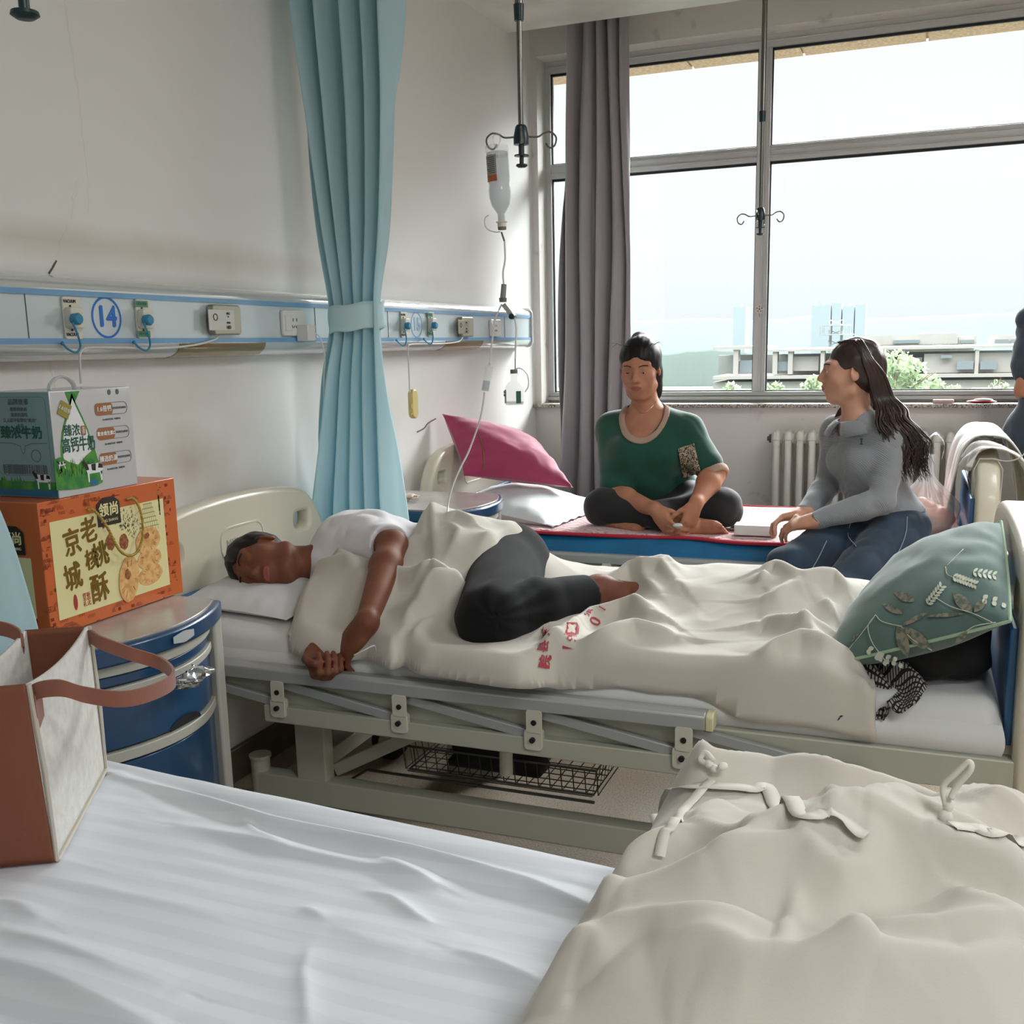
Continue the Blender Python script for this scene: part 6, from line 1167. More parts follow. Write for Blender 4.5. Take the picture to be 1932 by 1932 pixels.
# --- woman in the green top, cross-legged on the window bed
G = dict(root=V(0.97, 4.25, 0.615), B=basis((0.12, -1, 0), (0, 0.08, 1)), chest=V(0.955, 4.27, 0.935), pelvis=V(0.985, 4.33, 0.715), neck=V(0.945, 4.25, 1.100), head=V(0.930, 4.205, 1.258), HB=basis((0.05, -1, -0.22), (0, -0.18, 1)),
         shL=V(0.795, 4.275, 0.995), shR=V(1.115, 4.26, 0.995), elL=at(1160, 934, 1, 4.14), elR=at(1346, 895, 1, 4.16), wrL=at(1238, 962, 1, 3.96), wrR=at(1312, 952, 1, 3.97),
         hpL=V(0.90, 4.28, 0.695), hpR=V(1.07, 4.28, 0.695), knL=V(0.805, 4.090, 0.690), knR=V(1.285, 4.135, 0.698), anL=V(1.150, 4.010, 0.655), anR=V(0.93, 4.05, 0.655), bust=1, belly=1.25, hsc=1.03, gaze=(0.1, 1, -0.30), lid=1.0, thin=0.8)
ex = hand_prims(G['wrL'], (0.62, -0.35, -0.70), (0.45, 0.55, -0.10), (0.5, -0.1, 0.8), 0.92, (0.35, 0.55, 0.35), 0.15, (0.4, 0.6))+hand_prims(G['wrR'], (-0.28, -0.35, -0.85), (-0.65, 0.5, 0.1), (-0.6, -0.4, 0.3), 0.92, (0.4, 0.5, 0.35), 0.15, (0.4, 0.6))
ex += foot_prims(G['anL'], G['anL']+V(0.19, -0.005, -0.012), (0.1, 0.55, 0.6))+foot_prims(G['anR'], G['anR']+V(-0.15, 0.03, -0.01), (0, 0.5, 0.7))
wg, Wg = person('person', 'cross-legged woman in a dark green short-sleeved top on the window bed', G, 1.14, m_sk1, ex)
TG = body_prims(G, 1.14, 0.010, 'trunk')
for s, t in (('L', 0.86), ('R', 0.76)): a, b = G['sh'+s], G['el'+s]; TG.append((('c', a, a+(b-a)*t, 0.068, 0.066), '+', 0.05))
nk = V(0.948, 4.155, 1.125); cut = (('e', nk, V(0.098, 0.13, 0.150), None), '-', 0.004); low = (('p', V(0, 0, 0.70), V(0, 0, -1)), '&', 0.01)
m_green = M('green_knit', '#0a4a3c', 0.9, bump=(500, 0.15), sheen=0.3, var=(6, '#083f33', 0.3, 0.7)); m_rib = M('beige_rib', '#a98f80', 0.9, bump=(300, 0.4)); m_blkc = M('black_cotton', '#141517', 0.85, bump=(200, 0.1), sheen=0.15)
lo, hi = bounds(TG); clothes('green_top', wg, TG+[cut, low], m_green, 0.005, 0.0035, 8, lo, hi, 3)
TT = [((p[0][0], p[0][1], p[0][2]+0.006 if p[0][0] == 'e' else p[0][2])+tuple(p[0][3:]), p[1], p[2]) if p[0][0] == 'e' else (('c', p[0][1], p[0][2], p[0][3]+0.006, p[0][4]+0.006), p[1], p[2]) for p in TG]
sdf_obj('neck_trim', TT+[(('e', nk, V(0.120, 0.15, 0.176), None), '&', 0.003), (('e', nk, V(0.097, 0.129, 0.149), None), '-', 0.002), (('p', V(0, 4.235, 0), V(0, 1, 0)), '&', 0.0)], nk-0.2, nk+0.2, 0.004, m_rib, wg)
for s, t, w in (('L', 0.86, 0.035), ('R', 0.76, 0.03)):
    a, b = G['sh'+s], G['el'+s]; d = unit(b-a); c = a+(b-a)*t; mb = MB(); e2_ = c+d*w; P = []
    u = unit(np.cross(d, (0, 1, 0))); v = np.cross(d, u)
    for k, (q, r) in enumerate(((0, 0.062), (0.3, 0.0645), (0.8, 0.061), (1.0, 0.058), (0.9, 0.050))): P.append([c+d*(w*q+0.048)+(u*cos(x)+v*sin(x))*r*(1+0.015*sin(30*x)) for x in np.linspace(0, 2*pi, 90, endpoint=False)])
    mb.grid(P, wrap=True).build('sleeve_cuff', m_rib, wg, angle=0)
PGp = [(('e', G['pelvis'], V(0.20, 0.15, 0.11), G['B']), '+', 0.05)]+[(('c', G['kn'+s], G['kn'+s]*0.22+G['an'+s]*0.78, 0.076, 0.058), '+', 0.02) for s in 'LR']
for s in ('L', 'R'): PGp.append((('c', G['hp'+s], G['kn'+s], 0.098, 0.074), '+', 0.05))
PGp.append((('e', V(1.0, 4.15, 0.67), V(0.20, 0.12, 0.045), None), '+', 0.05)); PGp.append((('p', V(0, 0, 0.622), V(0, 0, -1)), '&', 0.01)); lo, hi = bounds(PGp)
clothes('black_trousers', wg, PGp, m_blkc, 0.006, 0.004, 7, lo, hi, 5)
# leopard pocket following the chest
def cast(prims, o, d, n=60, t0=0.0):
    t = t0; o = np.array(o, float); d = unit(d)
    for _ in range(n):
        q = float(sd_eval((o+d*t)[None], prims)[0]); t += q*0.9
        if q < 0.0005: break
    return o+d*t if q < 0.01 else None
def leo_mat():
    m = M('leopard_print', '#b5a48c', 0.8); n = m.node_tree; t = n.nodes.new('ShaderNodeTexCoord'); v = n.nodes.new('ShaderNodeTexNoise'); v.inputs['Scale'].default_value = 120; v.inputs['Detail'].default_value = 1; v.inputs['Distortion'].default_value = 1.5
    r = n.nodes.new('ShaderNodeValToRGB'); e = r.color_ramp.elements; e[0].position = 0.45; e[0].color = hexc('#2e2620'); e[1].position = 0.52; e[1].color = hexc('#b9a890'); n.links.new(t.outputs['Object'], v.inputs[0]); n.links.new(v.outputs[0], r.inputs[0]); n.links.new(r.outputs[0], n.nodes['Principled BSDF'].inputs['Base Color']); return m
P = []
for i in range(9):
    row = []
    for j in range(7):
        px = 1279+i*0.5*0+j/6*(31+i*0.3)+i*1.2; py = 846-j*1.6+i*7.0; r = ray(px, py); row.append(cast(TG, CAM, r, 90, 3.6)-unit(r)*0.0045)
    P.append(row)
MB().grid(P).build('leopard_pocket', leo_mat(), wg, angle=0, solid=0.002)
# hair drawn back with a bun, fringe wisps, necklace
def haircap(name, par, W, HB, sc, prims_extra, mat, front=0.035, low_=-0.03, wr=0.004, seed=2, ears=1.0):
    o = W(0, 0, 0); P = [(('e', W(0, -0.022, 0.034), V(0.083, 0.099, 0.090)*sc, HB), '+', 0.0)]
    P += prims_extra
    P.append((('e', W(0, 0.112, -0.030), V(0.078, 0.085, 0.098)*sc, HB), '-', 0.006)); 
    for s in (-1, 1): P.append((('e', W(s*0.09, 0.012, -0.018), V(0.030, 0.034, 0.036)*sc*ears, HB), '-', 0.006))
    P.append((('e', W(0, 0.0, -0.14), V(0.16, 0.085, 0.085)*sc, HB), '-', 0.01)) if low_ else None
    lo, hi = bounds(P); 
    def warp(p): q = (p-o)@HB; return wr*0.6*vnoise(np.stack([q[:, 0]*110+seed, q[:, 1]*16, q[:, 2]*16], 1))+wr*0.5*vnoise(q*40+seed)
    return sdf_obj(name, P, lo, hi, 0.003, mat, par, warp=warp, it=1)
haircap('hair', wg, Wg, G['HB'], 1.05, [(('e', Wg(0.01, -0.085, 0.095), V(0.040, 0.040, 0.036), None), '+', 0.02), (('e', Wg(0.0, -0.050, -0.03), V(0.086, 0.066, 0.085), G['HB']), '+', 0.02), (('e', Wg(0.0, -0.062, -0.100), V(0.078, 0.045, 0.070), G['HB']), '+', 0.03)], m_hair, ears=0.6, low_=None, wr=0.003)
rn = random.Random(11); mb = MB()
for k in range(26):
    a = rn.uniform(-1.2, 1.2); s0 = Wg(0.06*sin(a)*1.2, 0.055*cos(a)-0.01, 0.095); mb.tube([s0, s0+G['HB']@V(0.02*sin(a), 0.01, 0.012), s0+G['HB']@V(0.04*sin(a)+rn.uniform(-.01, .01), 0.01, 0.006+rn.uniform(-.01, .012))], [0.0008, 0.0005, 0.0002], 4)
mb.build('loose_hairs', m_hair, wg)
mb = MB(); pts = [p for p in [cast(body_prims(G, 1.14)+head_prims(G['head'], G['HB'], 1.03)[0], V(0.948+0.26*sin(t), 4.23-0.35*cos(t), 1.125-0.05*cos(t)+0.0), V(-sin(t), cos(t)*1.3, -0.0)) for t in np.linspace(-1.5, 1.5, 15)] if p is not None]
mb.tube(spline(pts, 3), 0.0016, 6).build('necklace', M('gold_chain', '#a8874a', 0.3, metal=0.8), wg)
hc_ = (at(1281, 990, 1, 3.90)); tt = MB(); rn2 = np.random.RandomState(3); tt.ball(hc_+V(0.0, -0.02, 0), (0.020, 0.008, 0.009), 14); tt.v[-1] += rn2.normal(size=tt.v[-1].shape)*0.0012
tag(tt.build('tissue', M('tissue_white', '#d9d9d9', 0.9)), 'crumpled white tissue held in the hands of the woman in green', 'tissue')

# --- woman in grey with long hair, sitting on the near edge of the window bed
Wd = dict(root=V(1.90, 3.90, 0.60), B=basis((-0.80, -0.60, 0), (-0.22, -0.12, 1)), chest=V(1.850, 3.930, 0.935), pelvis=V(1.925, 3.950, 0.700), neck=V(1.800, 3.945, 1.085), head=V(1.772, 3.950, 1.243), HB=basis((-1, -0.16, -0.03), (-0.10, 0, 1)),
          shL=V(1.725, 4.050, 1.015), shR=V(1.925, 3.850, 1.000), elL=V(1.700, 4.000, 0.815), elR=V(1.905, 3.760, 0.800), wrL=V(1.640, 3.800, 0.742), wrR=at(1538, 982, 1, 3.70), hpL=V(1.845, 3.980, 0.690), hpR=V(1.965, 3.860, 0.672), knL=at(1492, 1072, 1, 3.60), knR=at(1580, 1128, 1, 3.46), anL=V(1.50, 3.50, 0.14), anR=V(1.72, 3.40, 0.12), bust=0, hsc=0.99, gaze=(0, 1, 0), lid=0.6)
ex = hand_prims(Wd['wrR'], (-0.92, 0.10, -0.22), (0.1, 0.35, -1), (-0.2, 0.4, 0.75), 0.92, (0.45, 0.6, 0.4), 0.1, (0.5, 0.6))+hand_prims(Wd['wrL'], (-0.75, -0.30, -0.12), (0.1, -0.3, -1), (-0.4, -0.5, 0.5), 0.92, (0.5, 0.7, 0.4), 0.1, (0.5, 0.6))
ex += foot_prims(Wd['anL'], Wd['anL']+V(-0.13, -0.13, -0.04), (0, 0, 1))+foot_prims(Wd['anR'], Wd['anR']+V(-0.12, -0.14, -0.04), (0, 0, 1))
ww, Ww = person('person', 'long haired woman in grey top and jeans seated on the window bed edge', Wd, 0.88, m_sk2, ex, h=0.0038)
TW = body_prims(Wd, 0.90, 0.010, 'trunk')+body_prims(Wd, 0.90, 0.009, 'arms')
TW.append((('e', Wd['chest']+Wd['B']@V(0.055, 0.080, -0.015), V(0.060, 0.052, 0.058), Wd['B']), '+', 0.035)); TW.append((('e', Wd['chest']+Wd['B']@V(-0.055, 0.080, -0.015), V(0.060, 0.052, 0.058), Wd['B']), '+', 0.035))
lo, hi = bounds(TW); m_gray = M('grey_ribbed_jersey', '#82858a', 0.9, bump=(300, 0.1), sheen=0.3)
def rib(m, sc, st):
    n = m.node_tree; t = n.nodes.new('ShaderNodeTexCoord'); w = n.nodes.new('ShaderNodeTexWave'); w.inputs['Scale'].default_value = sc; w.bands_direction = 'DIAGONAL'; w.inputs['Distortion'].default_value = 1.0; b = n.nodes.new('ShaderNodeBump'); b.inputs['Strength'].default_value = st; b.inputs['Distance'].default_value = 0.003
    n.links.new(t.outputs['Object'], w.inputs[0]); n.links.new(w.outputs['Fac'], b.inputs['Height']); n.links.new(b.outputs[0], n.nodes['Principled BSDF'].inputs['Normal'])
rib(m_gray, 70, 0.35)
TWc = list(TW)+[(('p', V(1.9, 3.9, 0.715), V(0.25, 0.15, -1)), '&', 0.012), (('c', Wd['neck']+V(-0.03, -0.03, -0.02), Wd['head'], 0.055, 0.075), '-', 0.006)]
for s in ('L', 'R'): d = unit(Wd['wr'+s]-Wd['el'+s]); TWc.append((('e', Wd['wr'+s]+d*0.058, V(0.06, 0.06, 0.06), None), '-', 0.003))
clothes('grey_top', ww, TWc, m_gray, 0.005, 0.004, 10, lo, hi, 8)
# collar
mb = MB(); B = Wd['B']; nc = Wd['neck']
for s in (-1, 1):
    P = []
    for i, t in enumerate(np.linspace(0.0, 1.0, 14)):
        ang = pi*t  # from nape to the front
        c = nc+B@V(s*0.070*sin(ang)*1.0, 0.060*cos(ang)*-1*-1 if False else 0.066*(-cos(ang)), 0.0-0.028*t); o_ = nc+B@V(s*(0.105*sin(ang)+0.035*t), 0.086*(-cos(ang)), -0.032-0.048*t)
        P.append([c+B@V(0, 0, 0.006), c*0.7+o_*0.3+B@V(0, 0, 0.016), c*0.35+o_*0.65+B@V(s*0.004, 0.004, 0.013), o_+B@V(0, 0.006, 0.003)])
    mb = MB().grid(P); mb.build('collar', m_gray, ww, angle=0, solid=0.004)
em = cast(TW, CAM, ray(1625, 833), 90, 3.4)-unit(ray(1625, 833))*0.006; fm = frame(em, RC[0], -RC[1]); mb = MB(); mb.poly(rrect(0, 0, 0.005, 0.020, 0.002), fm, 0.002); mb.poly(rrect(0, 0.009, 0.010, 0.004, 0.001), fm, 0.002); mb.poly(rrect(0, -0.009, 0.010, 0.004, 0.001), fm, 0.002); mb.build('chest_emblem', M('emblem_navy', '#1c2233', 0.6), ww)
# jeans
m_jean = M('blue_denim', '#172838', 0.85, bump=(500, 0.25), var=(9, '#243c52', 0.35, 0.7), sheen=0.15)
PJ = [(('e', Wd['pelvis']+V(0, 0, -0.01), V(0.170, 0.132, 0.105), B), '+', 0.04)]
for s in ('L', 'R'):
    PJ += [(('c', Wd['hp'+s], Wd['kn'+s], 0.100, 0.080), '+', 0.03), (('c', Wd['kn'+s], Wd['an'+s], 0.080, 0.068), '+', 0.02)]
PJ.append((('p', V(0, 0, 0.628), V(0, 0.35, -1)), '&', 0.02)) if False else None
PJ = [p for p in PJ if p]; lo, hi = bounds(PJ); clothes('blue_jeans', ww, PJ, m_jean, 0.006, 0.005, 9, lo, hi, 4)
PJs = list(PJ); mb = MB()
def seam(pp, m_, r=0.0016, pr=PJs, off=0.004, t0=3.0):
    q = []
    for px, py in pp: r_ = ray(px, py); c_ = cast(pr, CAM, r_, 90, t0); q += [] if c_ is None else [c_-unit(r_)*off]
    if len(q) < 2: return
    m_.tube(spline(q, 5), r, 5)
seam([(1712, 975), (1708, 1010), (1690, 1050), (1655, 1085), (1625, 1115), (1612, 1135)], mb); seam([(1605, 985), (1600, 1010), (1615, 1030)], mb); seam([(1560, 1020), (1540, 1060), (1520, 1090)], mb); mb.build('seam_stitching', M('stitch_pale', '#8d97a0', 0.8), ww)
# long wavy hair
HBw = Wd['HB']; sc = 0.98
haircap('hair_cap', ww, Ww, HBw, sc, [(('e', Ww(0, -0.045, 0.0), V(0.078, 0.080, 0.085), HBw), '+', 0.02)], m_hairb, low_=None, wr=0.003)
rn = random.Random(21); mb = MB()
for k in range(520):
    q0 = rn.random(); near = rn.random() < 0.62; sd_ = -1 if near else 1; ph = rn.uniform(0, 6.28); L = rn.uniform(0.78, 1.0); lay = rn.random()
    # from the parting over the side of the skull, behind the ear, then down the back and over the shoulder blade
    f0 = rn.uniform(-0.02, 0.055); s0 = Ww(sd_*0.012*rn.random(), f0-0.01, 0.113-0.12*max(0, f0))
    bk = 0.5*lay
    p1 = Ww(sd_*(0.046+0.010*lay), f0*0.55-0.02-0.02*bk, 0.106-0.02*rn.random()); p2 = Ww(sd_*(0.078+0.010*lay), -0.030-0.045*q0, 0.050-0.02*q0); p3 = Ww(sd_*(0.080+0.012*lay)*(1-0.25*q0), -0.052-0.060*q0, -0.020); p4 = Ww(sd_*(0.066+0.015*lay)*(1-0.3*q0), -0.070-0.070*q0, -0.090)
    pts = [s0, p1, p2, p3, p4]
    # targets on the back: x to the right of the picture, y towards the camera
    tx = 0.062+0.078*q0+rn.uniform(-0.012, 0.012); ty = (-0.150 if near else 0.03)+0.02*rn.uniform(-1, 1)
    for i in range(1, 10):
        t = i/9; w_ = (0.010*sin(ph*0.25+t*12)+0.005*sin(ph+t*27))*sstep(0, 0.4, t)
        pts.append(p4+V((tx*sin(t*1.45)+w_), ty*sstep(0, 0.5, t)*0.6+w_*0.5, -0.295*L*t))
    if not near and rn.random() < 0.30:
        p4 = Ww(0.080, 0.012, -0.100); pts = [s0, p1, Ww(0.084, -0.02, 0.02), p4]+[p4+V(-0.015*t+0.012*sin(ph*.25+t*9)-0.045*t*t, -0.02*t, -0.17*t*L) for t in np.linspace(0.15, 1, 6)]
    q = spline(pts, 4); n = len(q); r = rn.uniform(0.0018, 0.0044); mb.tube(q, r*np.concatenate([np.linspace(0.6, 1.0, n//4), np.ones(n//2-n//4), np.linspace(1, 0.12, n-n//2)]), 5)
mb.build('long_hair', m_hairb, ww, angle=0)

# --- man lying on his side on the middle bed
Mn = dict(root=V(0.7, 2.5, ZM), B=basis((0.05, -1, 0.12), (-1, -0.30, 0.05)), chest=V(0.56, 2.55, 0.745), pelvis=V(0.93, 2.70, 0.730), neck=V(0.415, 2.49, 0.755), head=V(0.285, 2.425, 0.765), HB=basis((0.12, -1, -0.06), (-1, -0.12, 0.02)),
          shL=V(0.460, 2.570, 0.815), shR=V(0.50, 2.46, 0.69), elL=V(0.695, 2.435, 0.835), elR=V(0.560, 2.34, 0.650), wrL=at(690, 1178, 1, 2.115), wrR=V(0.648, 2.125, 0.650),
          hpL=V(0.925, 2.66, 0.755), hpR=V(0.945, 2.66, 0.715), knL=V(1.080, 2.205, 0.728), knR=V(1.06, 2.225, 0.705), anL=at(1130, 1116, 1, 2.50), anR=at(1130, 1124, 1, 2.58), gaze=(0, 1, -0.1), lid=1.6, pw=0.12)
ex = hand_prims(Mn['wrL'], (-0.55, -0.10, -0.62), (0.15, 0.55, -0.60), (-0.5, 0.5, 0.3), 1.0, (0.5, 0.6, 0.4), 0.1, (0.4, 0.5))
ex += hand_prims(V(0.652, 2.115, 0.640), (0.42, -0.50, -0.55), (0.45, -0.25, 0.85), (-0.55, -0.55, 0.25), 1.0, (1.15, 1.25, 0.8), 0.05, (0.35, 1.1), (0, 0.05, 0.1, 0.15))
ex += foot_prims(Mn['anL'], Mn['anL']+V(0.18, 0.05, 0.0), (-0.35, 0.25, 0.8), 1.12)+foot_prims(Mn['anR'], Mn['anR']+V(0.165, 0.05, -0.01), (-0.2, 0.1, 0.7), 1.05)
wm, Wm = person('person', 'man in a white shirt and black leggings lying on his side facing the camera', Mn, 1.0, m_skm, ex, h=0.0036)
haircap('hair', wm, Wm, Mn['HB'], 1.0, [], m_hair, wr=0.006)
m_tee = M('white_shirt', '#dcdbe0', 0.85, bump=(300, 0.08), sheen=0.2)
TM = body_prims(Mn, 1.0, 0.014, 'trunk')+[(('c', Mn['shL'], Mn['shL']*0.14+Mn['elL']*0.86, 0.070, 0.064), '+', 0.05), (('c', Mn['shR'], Mn['elR'], 0.066, 0.056), '+', 0.04)]; lo, hi = bounds(TM)
TM.append((('e', Mn['elL']+V(0.035, -0.02, 0), V(0.078, 0.078, 0.078), None), '-', 0.004)); TM.append((('p', V(0.88, 0, 0), V(1, 0, 0)), '&', 0.01)); clothes('white_shirt', wm, TM, m_tee, 0.0045, 0.006, 11, lo, hi, 2)
m_leg = M('black_leggings', '#121315', 0.9, bump=(600, 0.3), sheen=0.06, spec=0.2)
PM = [(('e', Mn['pelvis'], V(0.13, 0.12, 0.12), Mn['B']), '+', 0.04)]
for s in ('L', 'R'): PM += [(('c', Mn['hp'+s], Mn['kn'+s], 0.105, 0.076), '+', 0.04), (('c', Mn['kn'+s], Mn['kn'+s]*0.6+Mn['an'+s]*0.4, 0.072, 0.066), '+', 0.015), (('c', Mn['kn'+s]*0.6+Mn['an'+s]*0.4, Mn['an'+s], 0.066, 0.048), '+', 0.02)]
lo, hi = bounds(PM)
for s in ('L', 'R'): d = unit(Mn['an'+s]-Mn['kn'+s]); PM.append((('e', Mn['an'+s]+d*0.025, V(0.078, 0.078, 0.078), None), '-', 0.004))
ck_ = at(972, 1140, 1, 2.27)
def crease(p):     # gathers of cloth radiating from the back of the knee
    d = p-ck_; r = np.linalg.norm(d, axis=1); a = np.arctan2(d[:, 2], d[:, 0]); return 0.007*np.exp(-r*9)*np.sin(a*9+1.2*np.sin(a*2))*sstep(0.0, 0.03, r)+0.0015*vnoise(p*14)
sdf_obj('black_leggings', PM, lo, hi, 0.0045, m_leg, wm, warp=crease, it=2)

# --- person standing at the right edge by the window
St = dict(root=V(2.62, 4.98, 0), B=basis((-0.5, -0.85, 0), (0, 0, 1)), chest=V(2.63, 5.02, 1.29), pelvis=V(2.62, 5.03, 0.98), neck=V(2.63, 5.0, 1.48), head=V(2.63, 4.98, 1.62), HB=basis((-0.6, -0.8, 0), (0, 0, 1)),
          shL=V(2.79, 4.96, 1.42), shR=V(2.475, 5.08, 1.42), elL=V(2.88, 4.93, 1.16), elR=V(2.435, 5.00, 1.125), wrL=V(2.78, 4.74, 1.05), wrR=V(2.58, 4.82, 1.10), hpL=V(2.71, 5.02, 0.93), hpR=V(2.54, 5.05, 0.93), knL=V(2.72, 4.98, 0.50), knR=V(2.54, 5.0, 0.50), anL=V(2.72, 5.03, 0.09), anR=V(2.54, 5.05, 0.09))
ex = foot_prims(St['anL'], St['anL']+V(0.0, -0.20, -0.05), (0, 0, 1))+foot_prims(St['anR'], St['anR']+V(-0.03, -0.20, -0.05), (0, 0, 1))+hand_prims(St['wrR'], (0.8, -0.3, 0.1), (0, 0.5, -1), (0, -0.5, 0.5), 1.0)+hand_prims(St['wrL'], (-0.6, -0.5, 0.1), (0, 0.4, -1), (0, -0.5, 0.5), 1.0)
wsd, Wsd = person('person', 'person in a dark blue t-shirt standing at the right edge by the sill', St, 1.05, m_sk1, ex, h=0.006)
haircap('hair', wsd, Wsd, St['HB'], 1.0, [], m_hair)
TS = body_prims(St, 1.12, 0.022, 'trunk')+[(('c', St['sh'+s], St['sh'+s]*0.35+St['el'+s]*0.65, 0.078, 0.082), '+', 0.05) for s in 'LR']+[(('e', V(2.46, 5.04, 0.93), V(0.10, 0.09, 0.11), None), '+', 0.06), (('c', V(2.50, 5.0, 1.15), V(2.44, 4.98, 0.93), 0.07, 0.07), '+', 0.05)]
clothes('dark_tshirt', wsd, TS, M('dark_blue_jersey', '#2c3a49', 0.9, bump=(300, 0.1), sheen=0.3), 0.007, 0.007, 9, None, None, 6)
PS = [(('e', St['pelvis'], V(0.18, 0.14, 0.13), St['B']), '+', 0.04)]+body_prims(St, 1.1, 0.015, 'legs')
clothes('dark_trousers', wsd, PS, M('navy_trousers', '#171c27', 0.9), 0.008, 0.005, 8, None, None, 7)
# ------------------------------------------------------------------ bedding
def seg_d(X, Y, pl):
    """distance to a polyline, signed side, position along it 0..1"""
    pl = np.array(pl, float)[:, :2]; best = np.full(X.shape, 9.0); side = np.zeros(X.shape); par = np.zeros(X.shape); L = np.concatenate([[0], np.cumsum(np.linalg.norm(np.diff(pl, axis=0), axis=1))])
    for i in range(len(pl)-1):
        a, b = pl[i], pl[i+1]; ab = b-a; l2 = ab@ab+1e-12; t = np.clip(((X-a[0])*ab[0]+(Y-a[1])*ab[1])/l2, 0, 1); dx = X-a[0]-t*ab[0]; dy = Y-a[1]-t*ab[1]; d = np.hypot(dx, dy); m = d < best
        best = np.where(m, d, best); side = np.where(m, np.sign(ab[0]*dy-ab[1]*dx), side); par = np.where(m, (L[i]+t*(L[i+1]-L[i]))/L[-1], par)
    return best, side, par
RK = 1.0
def ridge(X, Y, r):
    pl, h, w1, w2 = r; h = h*RK; d, s, t = seg_d(X, Y, pl); w = np.where(s > 0, w1, w2); e = 0.22*w; k = (np.sqrt(d*d+e*e)-e)/w
    return h*np.exp(-k*1.0)*np.sin(np.clip(t, 0.03, 0.97)*pi)**0.45
def poly_sd(X, Y, pl):
    pl = np.array(pl, float)[:, :2]; n = len(pl); d = np.full(X.shape, 9.0); ins = np.zeros(X.shape, bool); nx = np.zeros(X.shape); ny = np.zeros(X.shape)
    for i in range(n):
        a, b = pl[i], pl[(i+1) % n]; ab = b-a; l2 = ab@ab+1e-12; t = np.clip(((X-a[0])*ab[0]+(Y-a[1])*ab[1])/l2, 0, 1); cx_ = a[0]+t*ab[0]; cy_ = a[1]+t*ab[1]; q = np.hypot(X-cx_, Y-cy_); m = q < d
        d = np.where(m, q, d); nx = np.where(m, cx_, nx); ny = np.where(m, cy_, ny)
        c = ((a[1] > Y) != (b[1] > Y)); xi = (b[0]-a[0])*(Y-a[1])/(b[1]-a[1]+1e-15)+a[0]; ins ^= c & (X < xi)
    return np.where(ins, d, -d), nx, ny
def smooth_poly(p, n=5):
    p = np.array(p, float); q = np.vstack([p[-1], p, p[0], p[1]]); o = []
    for i in range(1, len(q)-2):
        for t in np.linspace(0, 1, n, endpoint=False): o.append(0.5*((2*q[i])+(-q[i-1]+q[i+1])*t+(2*q[i-1]-5*q[i]+4*q[i+1]-q[i+2])*t*t+(-q[i-1]+3*q[i]-3*q[i+1]+q[i+2])*t**3))
    return np.array(o)
def drape(name, lab, cat, pl, H, drop, we, ridges, noise, cell, mat, floor_=None, parent=None, solid=0.004):
    pl = np.array(pl, float)[:, :2]; lo, hi = pl.min(0)-cell*2, pl.max(0)+cell*2
    xs_ = np.arange(lo[0], hi[0], cell); ys_ = np.arange(lo[1], hi[1], cell); X, Y = np.meshgrid(xs_, ys_, indexing='ij')
    d, nx, ny = poly_sd(X, Y, pl); sn = (d < 0) & (d > -cell*1.45); X = np.where(sn, nx, X); Y = np.where(sn, ny, Y); keep = d > -cell*1.45; dd = np.where(sn, 0, np.maximum(d, 0))
    Z = surf(X, Y, dd, H, drop, we, ridges, noise)
    if floor_ is not None: Z = np.maximum(Z, floor_(X, Y)+0.003)
    idx = np.full(X.shape, -1); idx[keep] = np.arange(keep.sum()); v = np.stack([X[keep], Y[keep], Z[keep]], 1); q = np.stack([idx[:-1, :-1], idx[1:, :-1], idx[1:, 1:], idx[:-1, 1:]], -1).reshape(-1, 4)
    inn = (d > 0); anyin = (inn[:-1, :-1] | inn[1:, :-1] | inn[1:, 1:] | inn[:-1, 1:]).reshape(-1); q = q[(q >= 0).all(1) & anyin]
    used = np.unique(q); re = np.full(len(v), -1); re[used] = np.arange(len(used)); mb = MB(); mb.add(v[used], re[q].tolist()); o = mb.build(name, mat, parent, angle=0, solid=solid)
    if parent is None: tag(o, lab, cat)
    return o
def surf(X, Y, dd, H, drop, we, ridges, noise):
    X = np.asarray(X, float); Y = np.asarray(Y, float); z = H(X, Y); t = np.clip(dd/we, 0, 1); pr = np.sqrt(np.maximum(0, 1-(1-t)**2)); dr = drop(X, Y) if callable(drop) else drop; z = z-dr*(1-pr); f = np.clip(dd/(we*0.7), 0, 1)
    for r in ridges: z = z+ridge(X, Y, r)*f
    for (a, s, seed, ax) in noise:
        wx = X+0.05*fbm(X, Y, seed+5, 2, 4); wy_ = Y+0.05*fbm(X, Y, seed+9, 2, 4); z = z+a*(1-2*np.abs(fbm(wx*ax[0], wy_*ax[1], seed, 2, s)))*f
    return z
def hit(px, py, H, t0=1.0, t1=4.5):
    r = ray(px, py); r = r/r[1]
    ys_ = np.linspace(t0, t1, 500); p = CAM+r*ys_[:, None]; z = H(p[:, 0], p[:, 1]); m = np.where(p[:, 2] < z)[0]
    i = m[0] if len(m) else int(np.argmin(p[:, 2]-z)); return np.array([p[i, 0], p[i, 1], z[i]])
def rbf(pts, reg=1e-3):
    p = np.array(pts, float); n = len(p); D = np.hypot(p[:, None, 0]-p[None, :, 0], p[:, None, 1]-p[None, :, 1]); A = np.zeros((n+3, n+3)); A[:n, :n] = D+reg*np.eye(n)*-1; A[:n, n:] = np.c_[np.ones(n), p[:, :2]]; A[n:, :n] = A[:n, n:].T
    w = np.linalg.solve(A, np.r_[p[:, 2], 0, 0, 0])
    def f(X, Y):
        X = np.asarray(X, float); Y = np.asarray(Y, float); z = w[n]+w[n+1]*X+w[n+2]*Y
        for i in range(n): z = z+w[i]*np.sqrt((X-p[i, 0])**2+(Y-p[i, 1])**2+4e-4)
        return z
    return f
